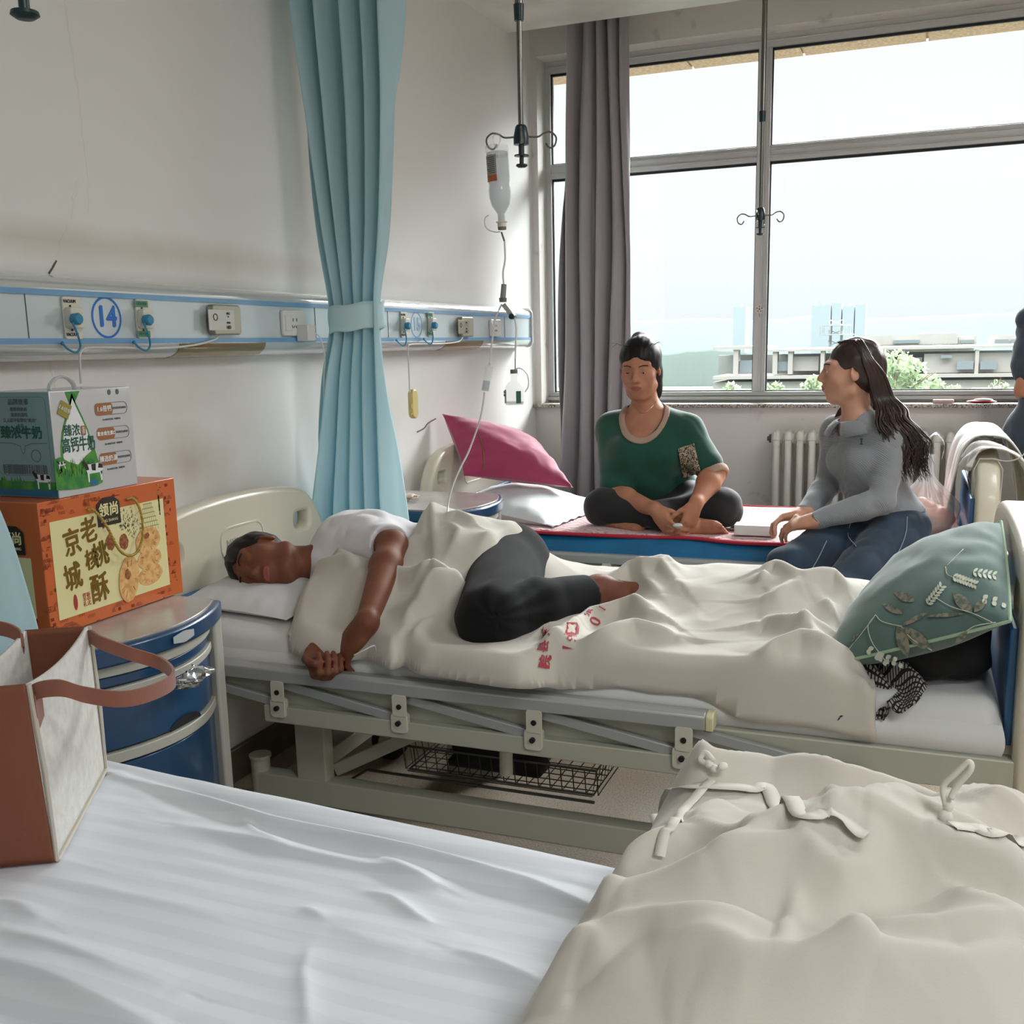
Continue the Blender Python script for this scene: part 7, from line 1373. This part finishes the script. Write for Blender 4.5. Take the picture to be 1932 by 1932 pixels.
z3 = lambda L: [(360+x*.2588, 880+y*.2588) for x, y in L]; z4 = lambda L: [(780+x*.2588, 940+y*.2588) for x, y in L]; z7 = lambda L: [(1432+x*.2588, 940+y*.2588) for x, y in L]
zq = lambda L: [(960+x/1.988, 1420+y/1.988) for x, y in L]; zs8 = lambda L: [(x/1.756, 1400+y/1.756) for x, y in L]
def quilt_mat(name, a, b):
    return M(name, a, 0.9, bump=(350, 0.08), var=(3, b, 0.35, 0.7), sheen=0.25)
m_q = quilt_mat('cream_quilt_cotton', '#c2beb4', '#bdb8ad')
# -- quilt over the man
zm = ZM
cp = []
def P_(px, py, y): cp.append(tuple(at(px, py, 1, y)))
for a in ((600, 1130, 2.235), (570, 1165, 2.19), (640, 1180, 2.18), (720, 1170, 2.19), (770, 1120, 2.30), (840, 1090, 2.36), (870, 1170, 2.24), (820, 1200, 2.19), (640, 1060, 2.40), (700, 1060, 2.40), (760, 1045, 2.44), (790, 1005, 2.53), (832, 974, 2.60), (900, 984, 2.62), (975, 992, 2.66), (880, 1040, 2.45), (930, 1030, 2.50),
          (1200, 1088, 2.62), (1350, 1072, 2.64), (1450, 1076, 2.62), (1560, 1100, 2.60), (1605, 1140, 2.50), (1150, 1160, 2.42), (1250, 1150, 2.40), (1400, 1165, 2.38), (1550, 1210, 2.32), (1200, 1200, 2.28), (1300, 1225, 2.22), (1450, 1235, 2.20), (1580, 1262, 2.18), (1640, 1290, 2.16), (1100, 1200, 2.30)): P_(*a)
for x in np.arange(0.35, 2.15, 0.15): cp.append((x, 2.95, zm+0.035)); cp.append((x, 2.13, zm+0.022 if x < 1.3 else zm+0.03))
cp += [(1.05, 2.30, zm+0.012), (1.15, 2.32, zm+0.015), (1.0, 2.22, zm+0.015), (1.12, 2.42, zm+0.02), (1.22, 2.50, zm+0.03), (0.45, 2.20, zm+0.03), (1.05, 2.55, zm+0.02), (1.15, 2.65, zm+0.03), (1.0, 2.8, zm+0.10), (0.75, 2.75, zm+0.20), (0.55, 2.75, zm+0.15), (0.45, 2.4, zm+0.08)]
_R = rbf(cp); 
def Hq(X, Y):
    z = np.maximum(_R(X, Y), zm+0.012); e = np.clip((2.125-Y)/0.03, 0, 1); return z-0.10*e**1.3*sstep(1.2, 1.45, X)
visible = [(545, 1190), (552, 1150), (575, 1100), (610, 1068), (640, 1042), (700, 1046), (745, 1040)]
pl = [hit(x, y, Hq)[:2] for x, y in visible]
back = [(0.70, 2.66), (0.80, 2.80), (0.98, 2.86)]
leg = [hit(x, y, Hq)[:2] for x, y in ((987, 1000), (975, 1035), (935, 1055), (900, 1085), (888, 1130), (893, 1185), (925, 1225), (985, 1238), (1030, 1205), (1085, 1165), (1130, 1150), (1165, 1120), (1185, 1098))]
rest = [(1.40, 2.93), (1.80, 2.95), (1.95, 2.80)]
right = [hit(x, y, Hq)[:2] for x, y in ((1608, 1150), (1600, 1200), (1645, 1260))]+[at(1652, 1300, 1, 2.118)[:2], at(1655, 1362, 1, 2.105)[:2]]
front = [at(x, y, 1, 2.105)[:2] for x, y in ((1600, 1362), (1500, 1335), (1400, 1305))]+[hit(x, y, Hq)[:2] for x, y in ((1320, 1282), (1230, 1266), (1150, 1262), (1050, 1256), (980, 1256), (900, 1246), (830, 1236), (790, 1230), (760, 1215), (735, 1222), (690, 1205), (640, 1208), (585, 1205))]
back = [(0.70, 2.66), (0.80, 2.84), (0.95, 2.93), (1.10, 2.93)]
pl = smooth_poly(np.array(pl+back+rest+right+front), 4)
R1 = []
def rq(L, h, w1, w2): R1.append(([hit(x, y, Hq) for x, y in L], h*2.4, w1*0.8, w2*0.9))
for L, h, a, b in ((z4([(130, 110), (140, 250), (160, 450), (150, 620)]), .018, .05, .015), (z4([(220, 210), (330, 190), (430, 250), (520, 200)]), .012, .03, .02), (z4([(0, 720), (120, 660), (300, 760), (400, 800)]), .015, .03, .02), (z4([(50, 950), (120, 860), (250, 820), (400, 790)]), .014, .03, .02),
                   (z4([(0, 900), (200, 840), (380, 780)]), .012, .025, .02), (z4([(440, 640), (480, 480), (600, 350), (740, 240)]), .014, .04, .02), (z4([(260, 250), (330, 330), (300, 430), (240, 520)]), .010, .03, .02), (z4([(980, 1000), (1150, 880), (1290, 780), (1400, 760), (1560, 640), (1800, 610), (1932, 700)]), .022, .05, .02), (z4([(1120, 1080), (1300, 960), (1500, 890), (1600, 870), (1700, 910), (1830, 970)]), .020, .05, .02),
                   (z4([(1000, 1210), (1100, 1100), (1200, 1040)]), .012, .03, .015), (z4([(1180, 1200), (1280, 1140), (1400, 1110), (1600, 1060), (1932, 1085)]), .020, .05, .02), (z4([(1590, 870), (1650, 930), (1720, 960), (1850, 975)]), .010, .02, .02), (z4([(1650, 620), (1700, 700), (1800, 780)]), .012, .03, .02), (z4([(1500, 570), (1650, 550), (1800, 560), (1900, 600)]), .016, .03, .02), (z4([(880, 1240), (960, 1180), (1050, 1100)]), .010, .02, .02),
                   (z7([(0, 600), (120, 590), (200, 640), (300, 720)]), .018, .04, .02), (z7([(300, 720), (420, 680), (540, 660), (650, 730)]), .018, .04, .02), (z7([(0, 820), (120, 830), (230, 760), (330, 735)]), .016, .04, .02), (z7([(0, 990), (80, 985), (200, 1050), (320, 1090), (560, 1055)]), .020, .05, .02), (z7([(0, 1250), (120, 1195), (300, 1180), (470, 1225), (620, 1250), (780, 1290)]), .022, .05, .025),
                   (z7([(480, 800), (520, 860), (560, 890)]), .010, .015, .015), (z7([(300, 1070), (400, 1150), (470, 1220)]), .012, .03, .02), (z7([(60, 640), (0, 700)]), .012, .02, .02), (z7([(720, 1600), (760, 1500), (830, 1350)]), .008, .02, .02),
                   (z3([(690, 1110), (750, 900), (800, 760), (1000, 650), (1075, 570)]), .014, .03, .02), (z3([(840, 760), (900, 800), (1000, 780), (1130, 770), (1230, 840)]), .013, .03, .02), (z3([(1010, 650), (1110, 710), (1230, 810)]), .012, .03, .02), (z3([(1290, 1080), (1400, 960), (1500, 870), (1650, 900), (1900, 1010)]), .016, .035, .02), (z3([(1560, 1240), (1600, 1180), (1760, 1100), (1932, 1060)]), .018, .04, .02), (z3([(1540, 620), (1700, 560), (1760, 350)]), .016, .04, .02), (z3([(1400, 1000), (1360, 1090), (1330, 1180)]), .010, .02, .02),
                   (z3([(760, 1180), (770, 1000), (830, 850)]), .008, .03, .03), (z3([(1850, 1180), (1700, 1230), (1620, 1290)]), .012, .03, .02)): rq(L, h, a, b)
NZ = [(0.0075, 3.6, 2, (1, 1.4)), (0.004, 7.5, 6, (1, 1))]
q14 = drape('quilt', 'cream hospital quilt with red stamp bunched over the lying man', 'quilt', pl, Hq, 0.055, 0.045, R1, NZ, 0.0055, m_q, floor_=lambda X, Y: np.where(Y > 2.12, zm-0.002, 0.55), solid=0.006)
# red stamp printed on the quilt
def Hfull(X, Y): d, _, _ = poly_sd(X, Y, pl); return surf(X, Y, np.maximum(d, 0), Hq, 0.055, 0.045, R1, NZ)
def stamp(mb, cx_, cy_, ang, verts, faces, sx_, sy_):
    v = []
    for x, y, z in verts: a = x*sx_; b = y*sy_; p = hit(cx_+a*cos(ang)-b*sin(ang), cy_-(a*sin(ang)+b*cos(ang)), Hfull, 1.9, 3.0); v.append(p-unit(ray(cx_, cy_))*0.006+V(0, 0, 0.001))
    mb.add(v, faces)
st_ = MB()
for s_, x, y, a, sz in (('院', 1030, 1252, 1.35, 24), ('县', 1026, 1222, 1.45, 24), ('医', 1032, 1195, 1.5, 16), ('1', 1073, 1226, 1.35, 30), ('9', 1080, 1206, 1.3, 26), ('0', 1124, 1174, 1.1, 30), ('1', 1137, 1150, 0.9, 22), ('张', 1109, 1155, 1.0, 18)):
    t_ = MB(); text(t_, s_, 1.0, Matrix.Identity(4), ext=0.0, bold=0.015)
    if t_.v: stamp(st_, x, y, a, np.concatenate(t_.v), t_.f, sz, sz)
for w, hole in ((1.0, 0.93), (0.86, 0.0)):
    t_ = MB()
    if hole: plate(t_, rrect(0, 0, w, w, 0.15), [rrect(0, 0, w*hole, w*hole, 0.13)], 0.0, 0.0, Matrix.Identity(4))
    else: plate(t_, rrect(0, 0, w, w, 0.12), [[(0.30*(1+0.28*cos(4*t+pi)+0.08*cos(13*t))*cos(t), 0.30*(1+0.28*cos(4*t+pi)+0.08*cos(13*t))*sin(t)) for t in np.linspace(0, 2*pi, 48, endpoint=False)]], 0.0, 0.0, Matrix.Identity(4))
    stamp(st_, 1079, 1187, 1.45, np.concatenate(t_.v), t_.f, 27, 27)
st_.build('red_stamp', M('stamp_red', '#a63f4a', 0.9), q14, smooth=False)

# -- near bed: striped sheet on the mattress and the cream quilt at its foot
def stripe_mat():
    m = M('striped_sheet', '#c9ced6', 0.6, sheen=0.3); n = m.node_tree; b = n.nodes['Principled BSDF']; L = n.links.new; t = n.nodes.new('ShaderNodeTexCoord'); w = n.nodes.new('ShaderNodeTexWave'); w.bands_direction = 'Y'; w.wave_profile = 'SAW'; w.inputs['Scale'].default_value = 7.0; w.inputs['Distortion'].default_value = 0.15
    r = n.nodes.new('ShaderNodeValToRGB'); e = r.color_ramp.elements; e[0].position = 0.48; e[0].color = hexc('#c9ced6'); e[1].position = 0.52; e[1].color = hexc('#cfd4db'); L(t.outputs['Object'], w.inputs[0]); L(w.outputs['Fac'], r.inputs[0]); L(r.outputs[0], b.inputs['Base Color'])
    r2 = n.nodes.new('ShaderNodeMapRange'); r2.inputs[3].default_value = 0.42; r2.inputs[4].default_value = 0.68; L(w.outputs['Fac'], r2.inputs[0]); L(r2.outputs[0], b.inputs['Roughness']); return m
ZN = 0.645; fl = lambda X, Y: ZN+0*X
S1 = []
for L, h, a, b in ((zs8([(380, 120), (700, 215), (900, 285), (1200, 350), (1500, 420), (1750, 490), (1932, 560), (2100, 640)]), .013, .05, .010), (zs8([(380, 95), (700, 180), (950, 255), (1250, 320), (1600, 405), (1950, 500)]), -.010, .02, .02), (zs8([(600, 290), (800, 330), (950, 370), (1100, 400), (1300, 440), (1450, 490)]), .005, .02, .01), (zs8([(1025, 690), (1005, 780), (1013, 860), (1020, 934), (1020, 1000)]), .0040, .014, .010),
                   (zs8([(0, 640), (200, 720), (400, 800), (600, 850)]), .007, .03, .015), (zs8([(-50, 735), (150, 815), (400, 930), (560, 1000)]), .010, .04, .015), (zs8([(180, 460), (400, 520), (600, 560), (800, 620)]), .004, .03, .02), (zs8([(800, 270), (850, 320), (940, 355)]), .004, .01, .01), (zs8([(1200, 500), (1300, 530), (1380, 590), (1430, 610)]), .005, .012, .01), (zs8([(1000, 560), (1080, 600)]), .003, .01, .01), (zs8([(1250, 400), (1350, 450), (1450, 490)]), .006, .02, .012), (zs8([(1500, 700), (1600, 740), (1700, 780), (1790, 800)]), .006, .02, .012), (zs8([(-30, 540), (60, 560), (150, 620)]), .006, .03, .015), (zs8([(1100, 620), (1250, 680), (1400, 700)]), .003, .03, .02)):
    S1.append(([hit(x, y, fl, 0.5, 2.0) for x, y in L], h*1.9, a, b))
rz = radians(-4.8)
YCN = 0.97
def sheet_h(X, Y):   # X, Y in the mattress frame before it is turned
    yc = YCN; xr = X*cos(rz)-(Y-yc)*sin(rz); yr = X*sin(rz)+(Y-yc)*cos(rz)+yc; z = 0
    for r in S1: z = z+ridge(xr, yr, r)
    return z+0.002*(1-2*np.abs(fbm(X*1.2+0.4*Y, Y*9+1.5*fbm(X, Y, 3, 2, 2), 4, 3)))+0.0015*fbm(X, Y, 8, 2, 3)
m13 = mattress('mattress', YCN, 0.09, 2.20, 0.945, 0.47, ZN, stripe_mat(), 'mattress in a pale blue white striped sheet on the nearest bed', 0.003, 5, rz=rz, hfn=sheet_h, res=2)
cq = []
def Q_(px, py, y): cq.append(tuple(at(px, py, 1, y)))
for a in ((1245, 1492, 1.33), (1300, 1470, 1.345), (1340, 1455, 1.36), (1420, 1466, 1.365), (1550, 1475, 1.365), (1650, 1490, 1.365), (1740, 1515, 1.36), (1800, 1545, 1.345), (1870, 1530, 1.36), (1932, 1535, 1.365)): Q_(*a)
def Zq(px, py, z): cq.append(tuple(at(px, py, 2, z)))
for a in ((1240, 1560, .745), (1215, 1640, .735), (1190, 1700, .72), (1300, 1600, .755), (1450, 1560, .765), (1600, 1600, .76), (1750, 1600, .75), (1900, 1620, .755), (1200, 1760, .725), (1350, 1720, .745), (1500, 1700, .755), (1700, 1720, .75), (1900, 1750, .755), (1130, 1830, .72), (1300, 1850, .735), (1500, 1850, .74), (1700, 1850, .745), (1932, 1880, .75), (1100, 1920, .715), (1300, 1980, .73), (1600, 1990, .735), (1932, 1990, .74)): Zq(*a)
_Q = rbf(cq)
def Hn(X, Y): return np.clip(_Q(X, Y), ZN+0.03, 0.80)
bl = [at(x, y, 2, ZN+0.004)[:2] for x, y in ((1175, 1682), (1135, 1722), (1085, 1790), (1035, 1870), (992, 1932), (950, 2010))]
tl = [at(1232, 1500, 1, 1.35)[:2], at(1212, 1570, 2, 0.70)[:2]]
plq = [V(1.70, 1.405), V(1.76, 1.42), V(1.95, 1.425), V(2.07, 1.41), V(2.16, 1.425), V(2.40, 1.42), V(2.42, 0.60), V(1.9, 0.55), V(1.62, 0.62)]
pln = smooth_poly(np.array(plq+[b_ for b_ in bl[::-1]]+[tl[1], tl[0]]), 4)
R2 = []
for L, h, a, b in (([(270, 690), (480, 660), (720, 628), (900, 600), (1085, 575), (1150, 510), (1290, 470), (1400, 390), (1500, 345), (1640, 290)], .022, .035, .06), ([(1300, 470), (1450, 500), (1650, 548), (1850, 590), (1990, 640)], .020, .05, .03), ([(720, 625), (800, 590), (900, 540), (1000, 490), (1100, 450), (1180, 445)], .014, .03, .03), ([(1100, 580), (1160, 620), (1240, 650), (1320, 620), (1345, 560), (1350, 500)], .012, .03, .02),
                   ([(330, 810), (500, 820), (700, 832), (900, 840), (1010, 860)], .016, .03, .04), ([(1075, 690), (1055, 800), (1010, 940)], .006, .008, .012), ([(480, 935), (600, 910), (750, 925), (900, 975), (1100, 985), (1400, 965), (1700, 965), (1850, 905), (1980, 860)], .018, .03, .05), ([(60, 1010), (150, 900), (220, 860), (300, 870), (370, 940)], .016, .03, .03), ([(380, 565), (450, 520), (560, 465), (640, 405), (650, 380)], .016, .04, .02),
                   ([(690, 350), (800, 420), (930, 490)], .010, .04, .02), ([(1000, 325), (1080, 360), (1180, 392), (1260, 350), (1380, 335), (1500, 320)], .012, .02, .03), ([(1200, 890), (1300, 950), (1375, 978)], .012, .02, .03), ([(1400, 425), (1550, 430), (1750, 490), (1870, 560), (1990, 620)], .012, .03, .03), ([(1660, 640), (1750, 712), (1990, 800)], .014, .02, .04), ([(1300, 800), (1600, 820), (1990, 795)], .014, .03, .04),
                   ([(270, 690), (330, 655), (420, 680)], .010, .02, .02), ([(840, 500), (1000, 450), (1100, 440)], .008, .02, .02), ([(1560, 390), (1680, 400), (1800, 350), (1932, 300)], .010, .03, .03), ([(1180, 390), (1200, 470), (1210, 540)], .007, .015, .02), ([(820, 250), (740, 310), (690, 360)], .010, .03, .02), ([(700, 130), (900, 95), (1000, 80), (1120, 110), (1250, 150), (1400, 165), (1540, 200), (1620, 262)], .012, .015, .04), ([(1640, 262), (1740, 215), (1850, 215), (1980, 225)], .012, .015, .04),
                   ([(1000, 215), (1200, 250), (1450, 265), (1600, 275)], -.012, .02, .02), ([(600, 110), (720, 75), (730, 140)], .014, .02, .02), ([(1680, 300), (1800, 330), (1980, 345)], .010, .02, .02)): R2.append(([hit(x, y, Hn, 0.3, 1.5) for x, y in zq(L)], h*2.7, a*1.0, b*0.9))
NQ = [(0.012, 2.4, 3, (1, 1)), (0.004, 6, 6, (1, 1))]
q13 = drape('quilt', 'large cream quilt with tied tapes spread over the foot of the nearest bed', 'quilt', pln, Hn, lambda X, Y: Hn(X, Y)-ZN+0.0, 0.085, R2, NQ, 0.005, quilt_mat('cream_quilt_cotton_b', '#c6c2b8', '#c1bbb0'), floor_=lambda X, Y: np.where(Y < 1.33, ZN-0.002, ZN-0.2), solid=0.006)
def Hn2(X, Y): d, _, _ = poly_sd(X, Y, pln); return surf(X, Y, np.maximum(d, 0), Hn, lambda A_, B_: Hn(A_, B_)-ZN, 0.085, R2, NQ)
def tape(nm, L, w, mat, par, H_, lift=0.004, t0=0.6, t1=1.45, th=0.0012):
    p = spline([hit(x, y, H_, t0, t1) for x, y in L], 8); hz = H_(p[:, 0], p[:, 1]); hz = np.maximum.reduce([hz, H_(p[:, 0], p[:, 1]+w*.45), H_(p[:, 0], p[:, 1]-w*.45)]); hz = np.maximum(hz, np.convolve(np.r_[hz[:1]]*0+1, [0]) if False else hz); p[:, 2] = hz+lift; t = np.gradient(p, axis=0); t /= np.linalg.norm(t, axis=1)[:, None]; s = np.cross(t, (0, 0, 1)); s /= np.linalg.norm(s, axis=1)[:, None]
    G_ = [[a-b*w/2, a-b*w/2+V(0, 0, th), a+V(0, 0, th*1.1), a+b*w/2+V(0, 0, th), a+b*w/2] for a, b in zip(p, s)]; return MB().grid(G_).build(nm, mat, par, angle=0)
m_tape = M('cotton_tape', '#d9d5cc', 0.9, bump=(400, 0.15))
zt3 = lambda L: [(1160+x/2.5026, 1400+y/2.5026) for x, y in L]
tape('hem_band', zt3([(190, 290), (260, 250), (340, 232), (480, 235), (640, 243), (740, 280), (860, 350), (1000, 395), (1090, 425), (1190, 475)]), 0.020, m_tape, q13, Hn2)
tape('hem_band', zt3([(1590, 415), (1700, 430), (1800, 445), (1932, 475)]), 0.020, m_tape, q13, Hn2)
tape('tie_tape', zt3([(455, 215), (400, 265), (340, 330), (280, 400), (235, 480), (210, 580)]), 0.013, m_tape, q13, Hn2, 0.007)
k0 = hit(1347, 1470, Hn2, .6, 1.45); mb = MB(); rr = np.random.RandomState(4)
for a in ((0, 0, .014), (.012, -.004, .02), (-.008, .004, .018)): mb.ball(k0+V(*a), (0.0085, 0.006, 0.0055), 14, Matrix.Rotation(rr.rand()*2, 4, 'Z'))
mb.tube(spline([k0+V(-.004, 0, .018), k0+V(-.020, .008, .020), k0+V(-.014, .012, .030), k0+V(-.002, .006, .022)], 6), 0.0038, 8); mb.build('tape_knot', m_tape, q13, angle=0)
k1 = hit(1783, 1553, Hn2, .6, 1.45); mb = MB(); mb.ball(k1+V(0, 0, .006), (0.008, 0.007, 0.010), 14); mb.ball(k1+V(.002, 0.002, .020), (0.006, 0.006, 0.009), 12)
mb.tube(spline([k1+V(0, 0, .02), k1+V(-.004, .004, .04), k1+V(.006, .002, .056), k1+V(.020, .0, .074), k1+V(.022, -.002, .066), k1+V(.010, .0, .045), k1+V(.004, -.002, .03)], 6), 0.0036, 8); mb.build('tape_knot', m_tape, q13, angle=0)
# -- pillows
def pillow(name, lab, A_, B_, C_, D_, t, mat, cat='pillow', pipe=None, seed=1, wr=0.006, up=1, grads=None, bow=0.05, gn=44, ex=0.55):
    A_, B_, C_, D_ = [np.array(q, float) for q in (A_, B_, C_, D_)]; e = empty(name, tuple((A_+B_+C_+D_)/4-V(0, 0, t*0.4))); tag(e, lab, cat); n_ = unit(np.cross(B_-A_, D_-A_))*up; u = np.linspace(-1, 1, gn); U, W_ = np.meshgrid(u, u, indexing='ij')
    b1 = 1-bow*(1-W_**2)*1.0; b2 = 1-bow*(1-U**2); Uu, Ww_ = U*b1, W_*b2; a = (Uu+1)/2; b = (Ww_+1)/2
    base = (A_*((1-a)*(1-b))[..., None]+B_*(a*(1-b))[..., None]+C_*(a*b)[..., None]+D_*((1-a)*b)[..., None])
    pr = ((1-U**2)*(1-W_**2))**ex; ed = 1-np.maximum(np.abs(U), np.abs(W_)); w = wr*(1-2*np.abs(fbm(U*1.6+seed, W_*1.6, seed, 3)))*np.minimum(1, ed*6)
    ga = 0.5*wr*np.sin((W_*17+2*fbm(U, W_, seed, 2, 2)))*np.exp(-(1-np.abs(U))*5)*np.minimum(1, ed*10)+0.5*wr*np.sin((U*19+2*fbm(U, W_, seed+3, 2, 2)))*np.exp(-(1-np.abs(W_))*5)*np.minimum(1, ed*10)
    top = base+n_*(pr*t*0.55+w+ga)[..., None]; bot = base-n_*(pr*t*0.45+w*0.4)[..., None]; bot[0], bot[-1], bot[:, 0], bot[:, -1] = top[0], top[-1], top[:, 0], top[:, -1]
    mb = MB(); mb.grid(top); mb.grid(bot[::-1]); mb.build('pillow_case', mat, e, angle=0)
    if pipe is not None:
        P = np.concatenate([top[:, 0], top[-1, 1:], top[-2::-1, -1], top[0, -2:0:-1]]); MB().tube(P, 0.0035, 6, closed=True).build('piping', pipe, e)
    return e, top, n_
m_case = M('white_pillowcase', '#d6dadd', 0.85, bump=(300, 0.08), sheen=0.2); m_mag = M('magenta_velvet', '#a8305f', 0.75, bump=(200, 0.08), sheen=0.6, var=(6, '#9a2a55', 0.3, 0.7))
pillow('pillow', 'flat white pillow under the head of the lying man', (0.125, 2.22, 0.685), (0.50, 2.20, 0.672), (0.50, 2.80, 0.70), (0.125, 2.82, 0.72), 0.085, m_case, seed=3)
e_, top_, n_ = pillow('pillow', 'plump white pillow at the head of the window bed below the magenta cushion', (0.13, 4.06, 0.68), (0.60, 3.95, 0.632), (0.68, 4.50, 0.632), (0.13, 4.62, 0.68), 0.15, m_case, seed=6, wr=0.008)
fl_ = MB(); 
P = []
for i in range(44): a = top_[-1, i]; P.append([a, a+V(0.035, -0.012, -0.006+0.003*sin(i))])
fl_.grid(P).build('pillow_flap', m_case, e_, angle=0, solid=0.003)
e_, top_, n_ = pillow('cushion', 'magenta velvet cushion leaning on the headboard by the window', (0.035, 4.18, 1.070), (0.20, 4.03, 0.815), (0.60, 4.32, 0.735), (0.30, 4.56, 0.935), 0.20, m_mag, 'cushion', seed=9, wr=0.007, up=-1 if False else 1, bow=0.07)
MB().tube([top_[i, 6]+n_*0.001 for i in range(20, 42)], 0.0035, 6).build('zip', M('brass_zip', '#7a5a2e', 0.4, metal=0.5), e_)
def leaf_mat():
    return M('green_pillow_cotton', '#56716c', 0.8, bump=(260, 0.15), sheen=0.3, var=(5, '#4e6863', 0.3, 0.7))
m_pipe = M('pale_green_piping', '#9dbb9d', 0.8)
gA, gB, gC, gD = at(1556, 1256, 1, 2.215), at(1906, 1172, 0, 2.180), at(1889, 984, 0, 2.19), at(1668, 1108, 1, 2.62)
e_, top_, n_ = pillow('pillow', 'green leaf patterned pillow leaning against the footboard of the middle bed', gA, gB, gC, gD, 0.17, leaf_mat(), pipe=m_pipe, seed=14, wr=0.008, bow=-0.02)
print('pillow normal', n_)
# printed leaves follow the pillow surface
def onpil(px, py):
    r = ray(px, py); T_ = top_.reshape(-1, 3); q = RC@(T_-CAM).T; X_ = PPX+FPX*q[0]/q[2]; Y_ = PPY+FPX*q[1]/q[2]; d = (X_-px)**2+(Y_-py)**2; i = np.argsort(d)[:4]; w = 1/(d[i]+4); dep = (q[2][i]*w).sum()/w.sum(); rr_ = r*dep; return CAM+rr_-unit(r)*0.006
def leafpoly(mb, a, b, w, n=10):
    a = np.array(a, float); b = np.array(b, float); d = b-a; p = np.array([-d[1], d[0]])/np.linalg.norm(d); L_ = []; R_ = []
    for t in np.linspace(0, 1, n): c = a+d*t; k = w*sin(pi*t)**0.8; L_.append(onpil(*(c+p*k))); R_.append(onpil(*(c-p*k)))
    mb.grid([L_, R_])
zg = lambda x, y: (1432+x*.2588, 940+y*.2588)
lf = MB()
for a, b, w in (((1010, 925), (1085, 1160), 11), ((1040, 935), (1262, 1110), 12), ((985, 690), (1140, 750), 8), ((1415, 690), (1555, 830), 11), ((1570, 830), (1650, 730), 8), ((1230, 860), (1500, 840), 4), ((900, 770), (1045, 840), 7), ((1040, 930), (1230, 830), 5), ((1430, 1060), (1520, 970), 6), ((560, 1120), (740, 970), 5), ((620, 1150), (690, 1215), 4)): leafpoly(lf, zg(*a), zg(*b), w)
lf.build('printed_leaves', M('leaf_print_taupe', '#8a8775', 0.85, var=(90, '#5c665c', 0.42, 0.58)), e_, angle=0)
wl_ = MB(); rn = random.Random(5)
for (cx_, cy_, n, an) in ((1500, 600, 16, 0.35), (1285, 700, 14, -0.9), (1650, 550, 10, 0.15), (870, 1150, 5, 0.6), (960, 1180, 7, 0.3), (1720, 750, 5, 0.2)):
    for k in range(n):
        t = (k//2)/(n/2)-0.5; s = -1 if k % 2 else 1; x = cx_+t*200*cos(an)*0.9; y = cy_+t*200*sin(an)*0.9; a2 = an+s*0.8; leafpoly(wl_, zg(x, y), zg(x+45*cos(a2), y+45*sin(a2)), 2.6 if n > 7 else 4.5, 6)
for L in ([(1360, 500), (1380, 560), (1500, 600)], [(1280, 720), (1400, 790), (1560, 840), (1700, 905)], [(850, 850), (900, 900), (1040, 935)], [(850, 850), (795, 930), (820, 1040), (880, 1130), (940, 1210)], [(1040, 940), (1120, 1030), (1260, 1110)], [(1490, 370), (1370, 490)], [(1725, 905), (1580, 930), (1510, 970)], [(510, 1220), (620, 1140), (790, 930), (850, 850)]):
    wl_.tube(spline([onpil(*zg(*p)) for p in L], 6), 0.0009, 4)
wl_.build('printed_sprigs', M('sprig_print_pale', '#c5cbb9', 0.85), e_, angle=0)
# -- pink quilted pad on the window bed
def pad_h(X, Y): return 0.612+0.003*np.sin(X*4)+0.006*np.exp(-((X-1.2)/0.1)**2)*np.exp(-(Y-3.9)*8)
def edge_y(x): return 3.905+0.012*np.sin(x*7)-0.010*np.exp(-((x-1.4)/0.12)**2)
xs_ = np.linspace(0.20, 2.17, 60); plp = [(x, edge_y(x)) for x in xs_]+[(2.17, 4.74), (0.20, 4.74)]
pdm = M('pink_quilted_cotton', '#d3a7a9', 0.9, sheen=0.3); n = pdm.node_tree; t = n.nodes.new('ShaderNodeTexCoord'); b = n.nodes['Principled BSDF']
w = n.nodes.new('ShaderNodeTexWave'); w.wave_type = 'RINGS'; w.inputs['Scale'].default_value = 11; w.inputs['Distortion'].default_value = 9; w.inputs['Detail Scale'].default_value = 2.0; u = n.nodes.new('ShaderNodeBump'); u.inputs['Strength'].default_value = 0.9; u.inputs['Distance'].default_value = 0.006
n.links.new(t.outputs['Object'], w.inputs[0]); n.links.new(w.outputs['Fac'], u.inputs['Height']); n.links.new(u.outputs[0], b.inputs['Normal']); r = n.nodes.new('ShaderNodeValToRGB'); r.color_ramp.elements[0].position = 0.08; r.color_ramp.elements[0].color = hexc('#a8848a'); r.color_ramp.elements[1].position = 0.3; r.color_ramp.elements[1].color = hexc('#dbb3b3'); n.links.new(w.outputs['Fac'], r.inputs[0]); n.links.new(r.outputs[0], b.inputs['Base Color'])
pad = drape('quilted_pad', 'pink quilted mattress pad with a red binding on the window bed', 'pad', plp, pad_h, 0.008, 0.02, [], [(0.0025, 5, 3, (1, 1))], 0.012, pdm, solid=0.008)
pe = [V(x, edge_y(x), 0.608+0.006*np.exp(-((x-1.2)/0.1)**2)+0.003*sin(x*4)) for x in xs_]+[V(2.17, 4.74, 0.608)]
back_ = [V(x, 4.74, 0.612) for x in np.linspace(2.17, 0.2, 20)]; mb = MB(); mb.tube(pe[:-1]+[V(2.172, 3.93, .612), V(2.172, 4.3, .612)]+back_+[V(0.2, 4.3, .612)], 0.0075, 8, closed=True); mb.build('red_binding', M('red_binding', '#b3243a', 0.8), pad)
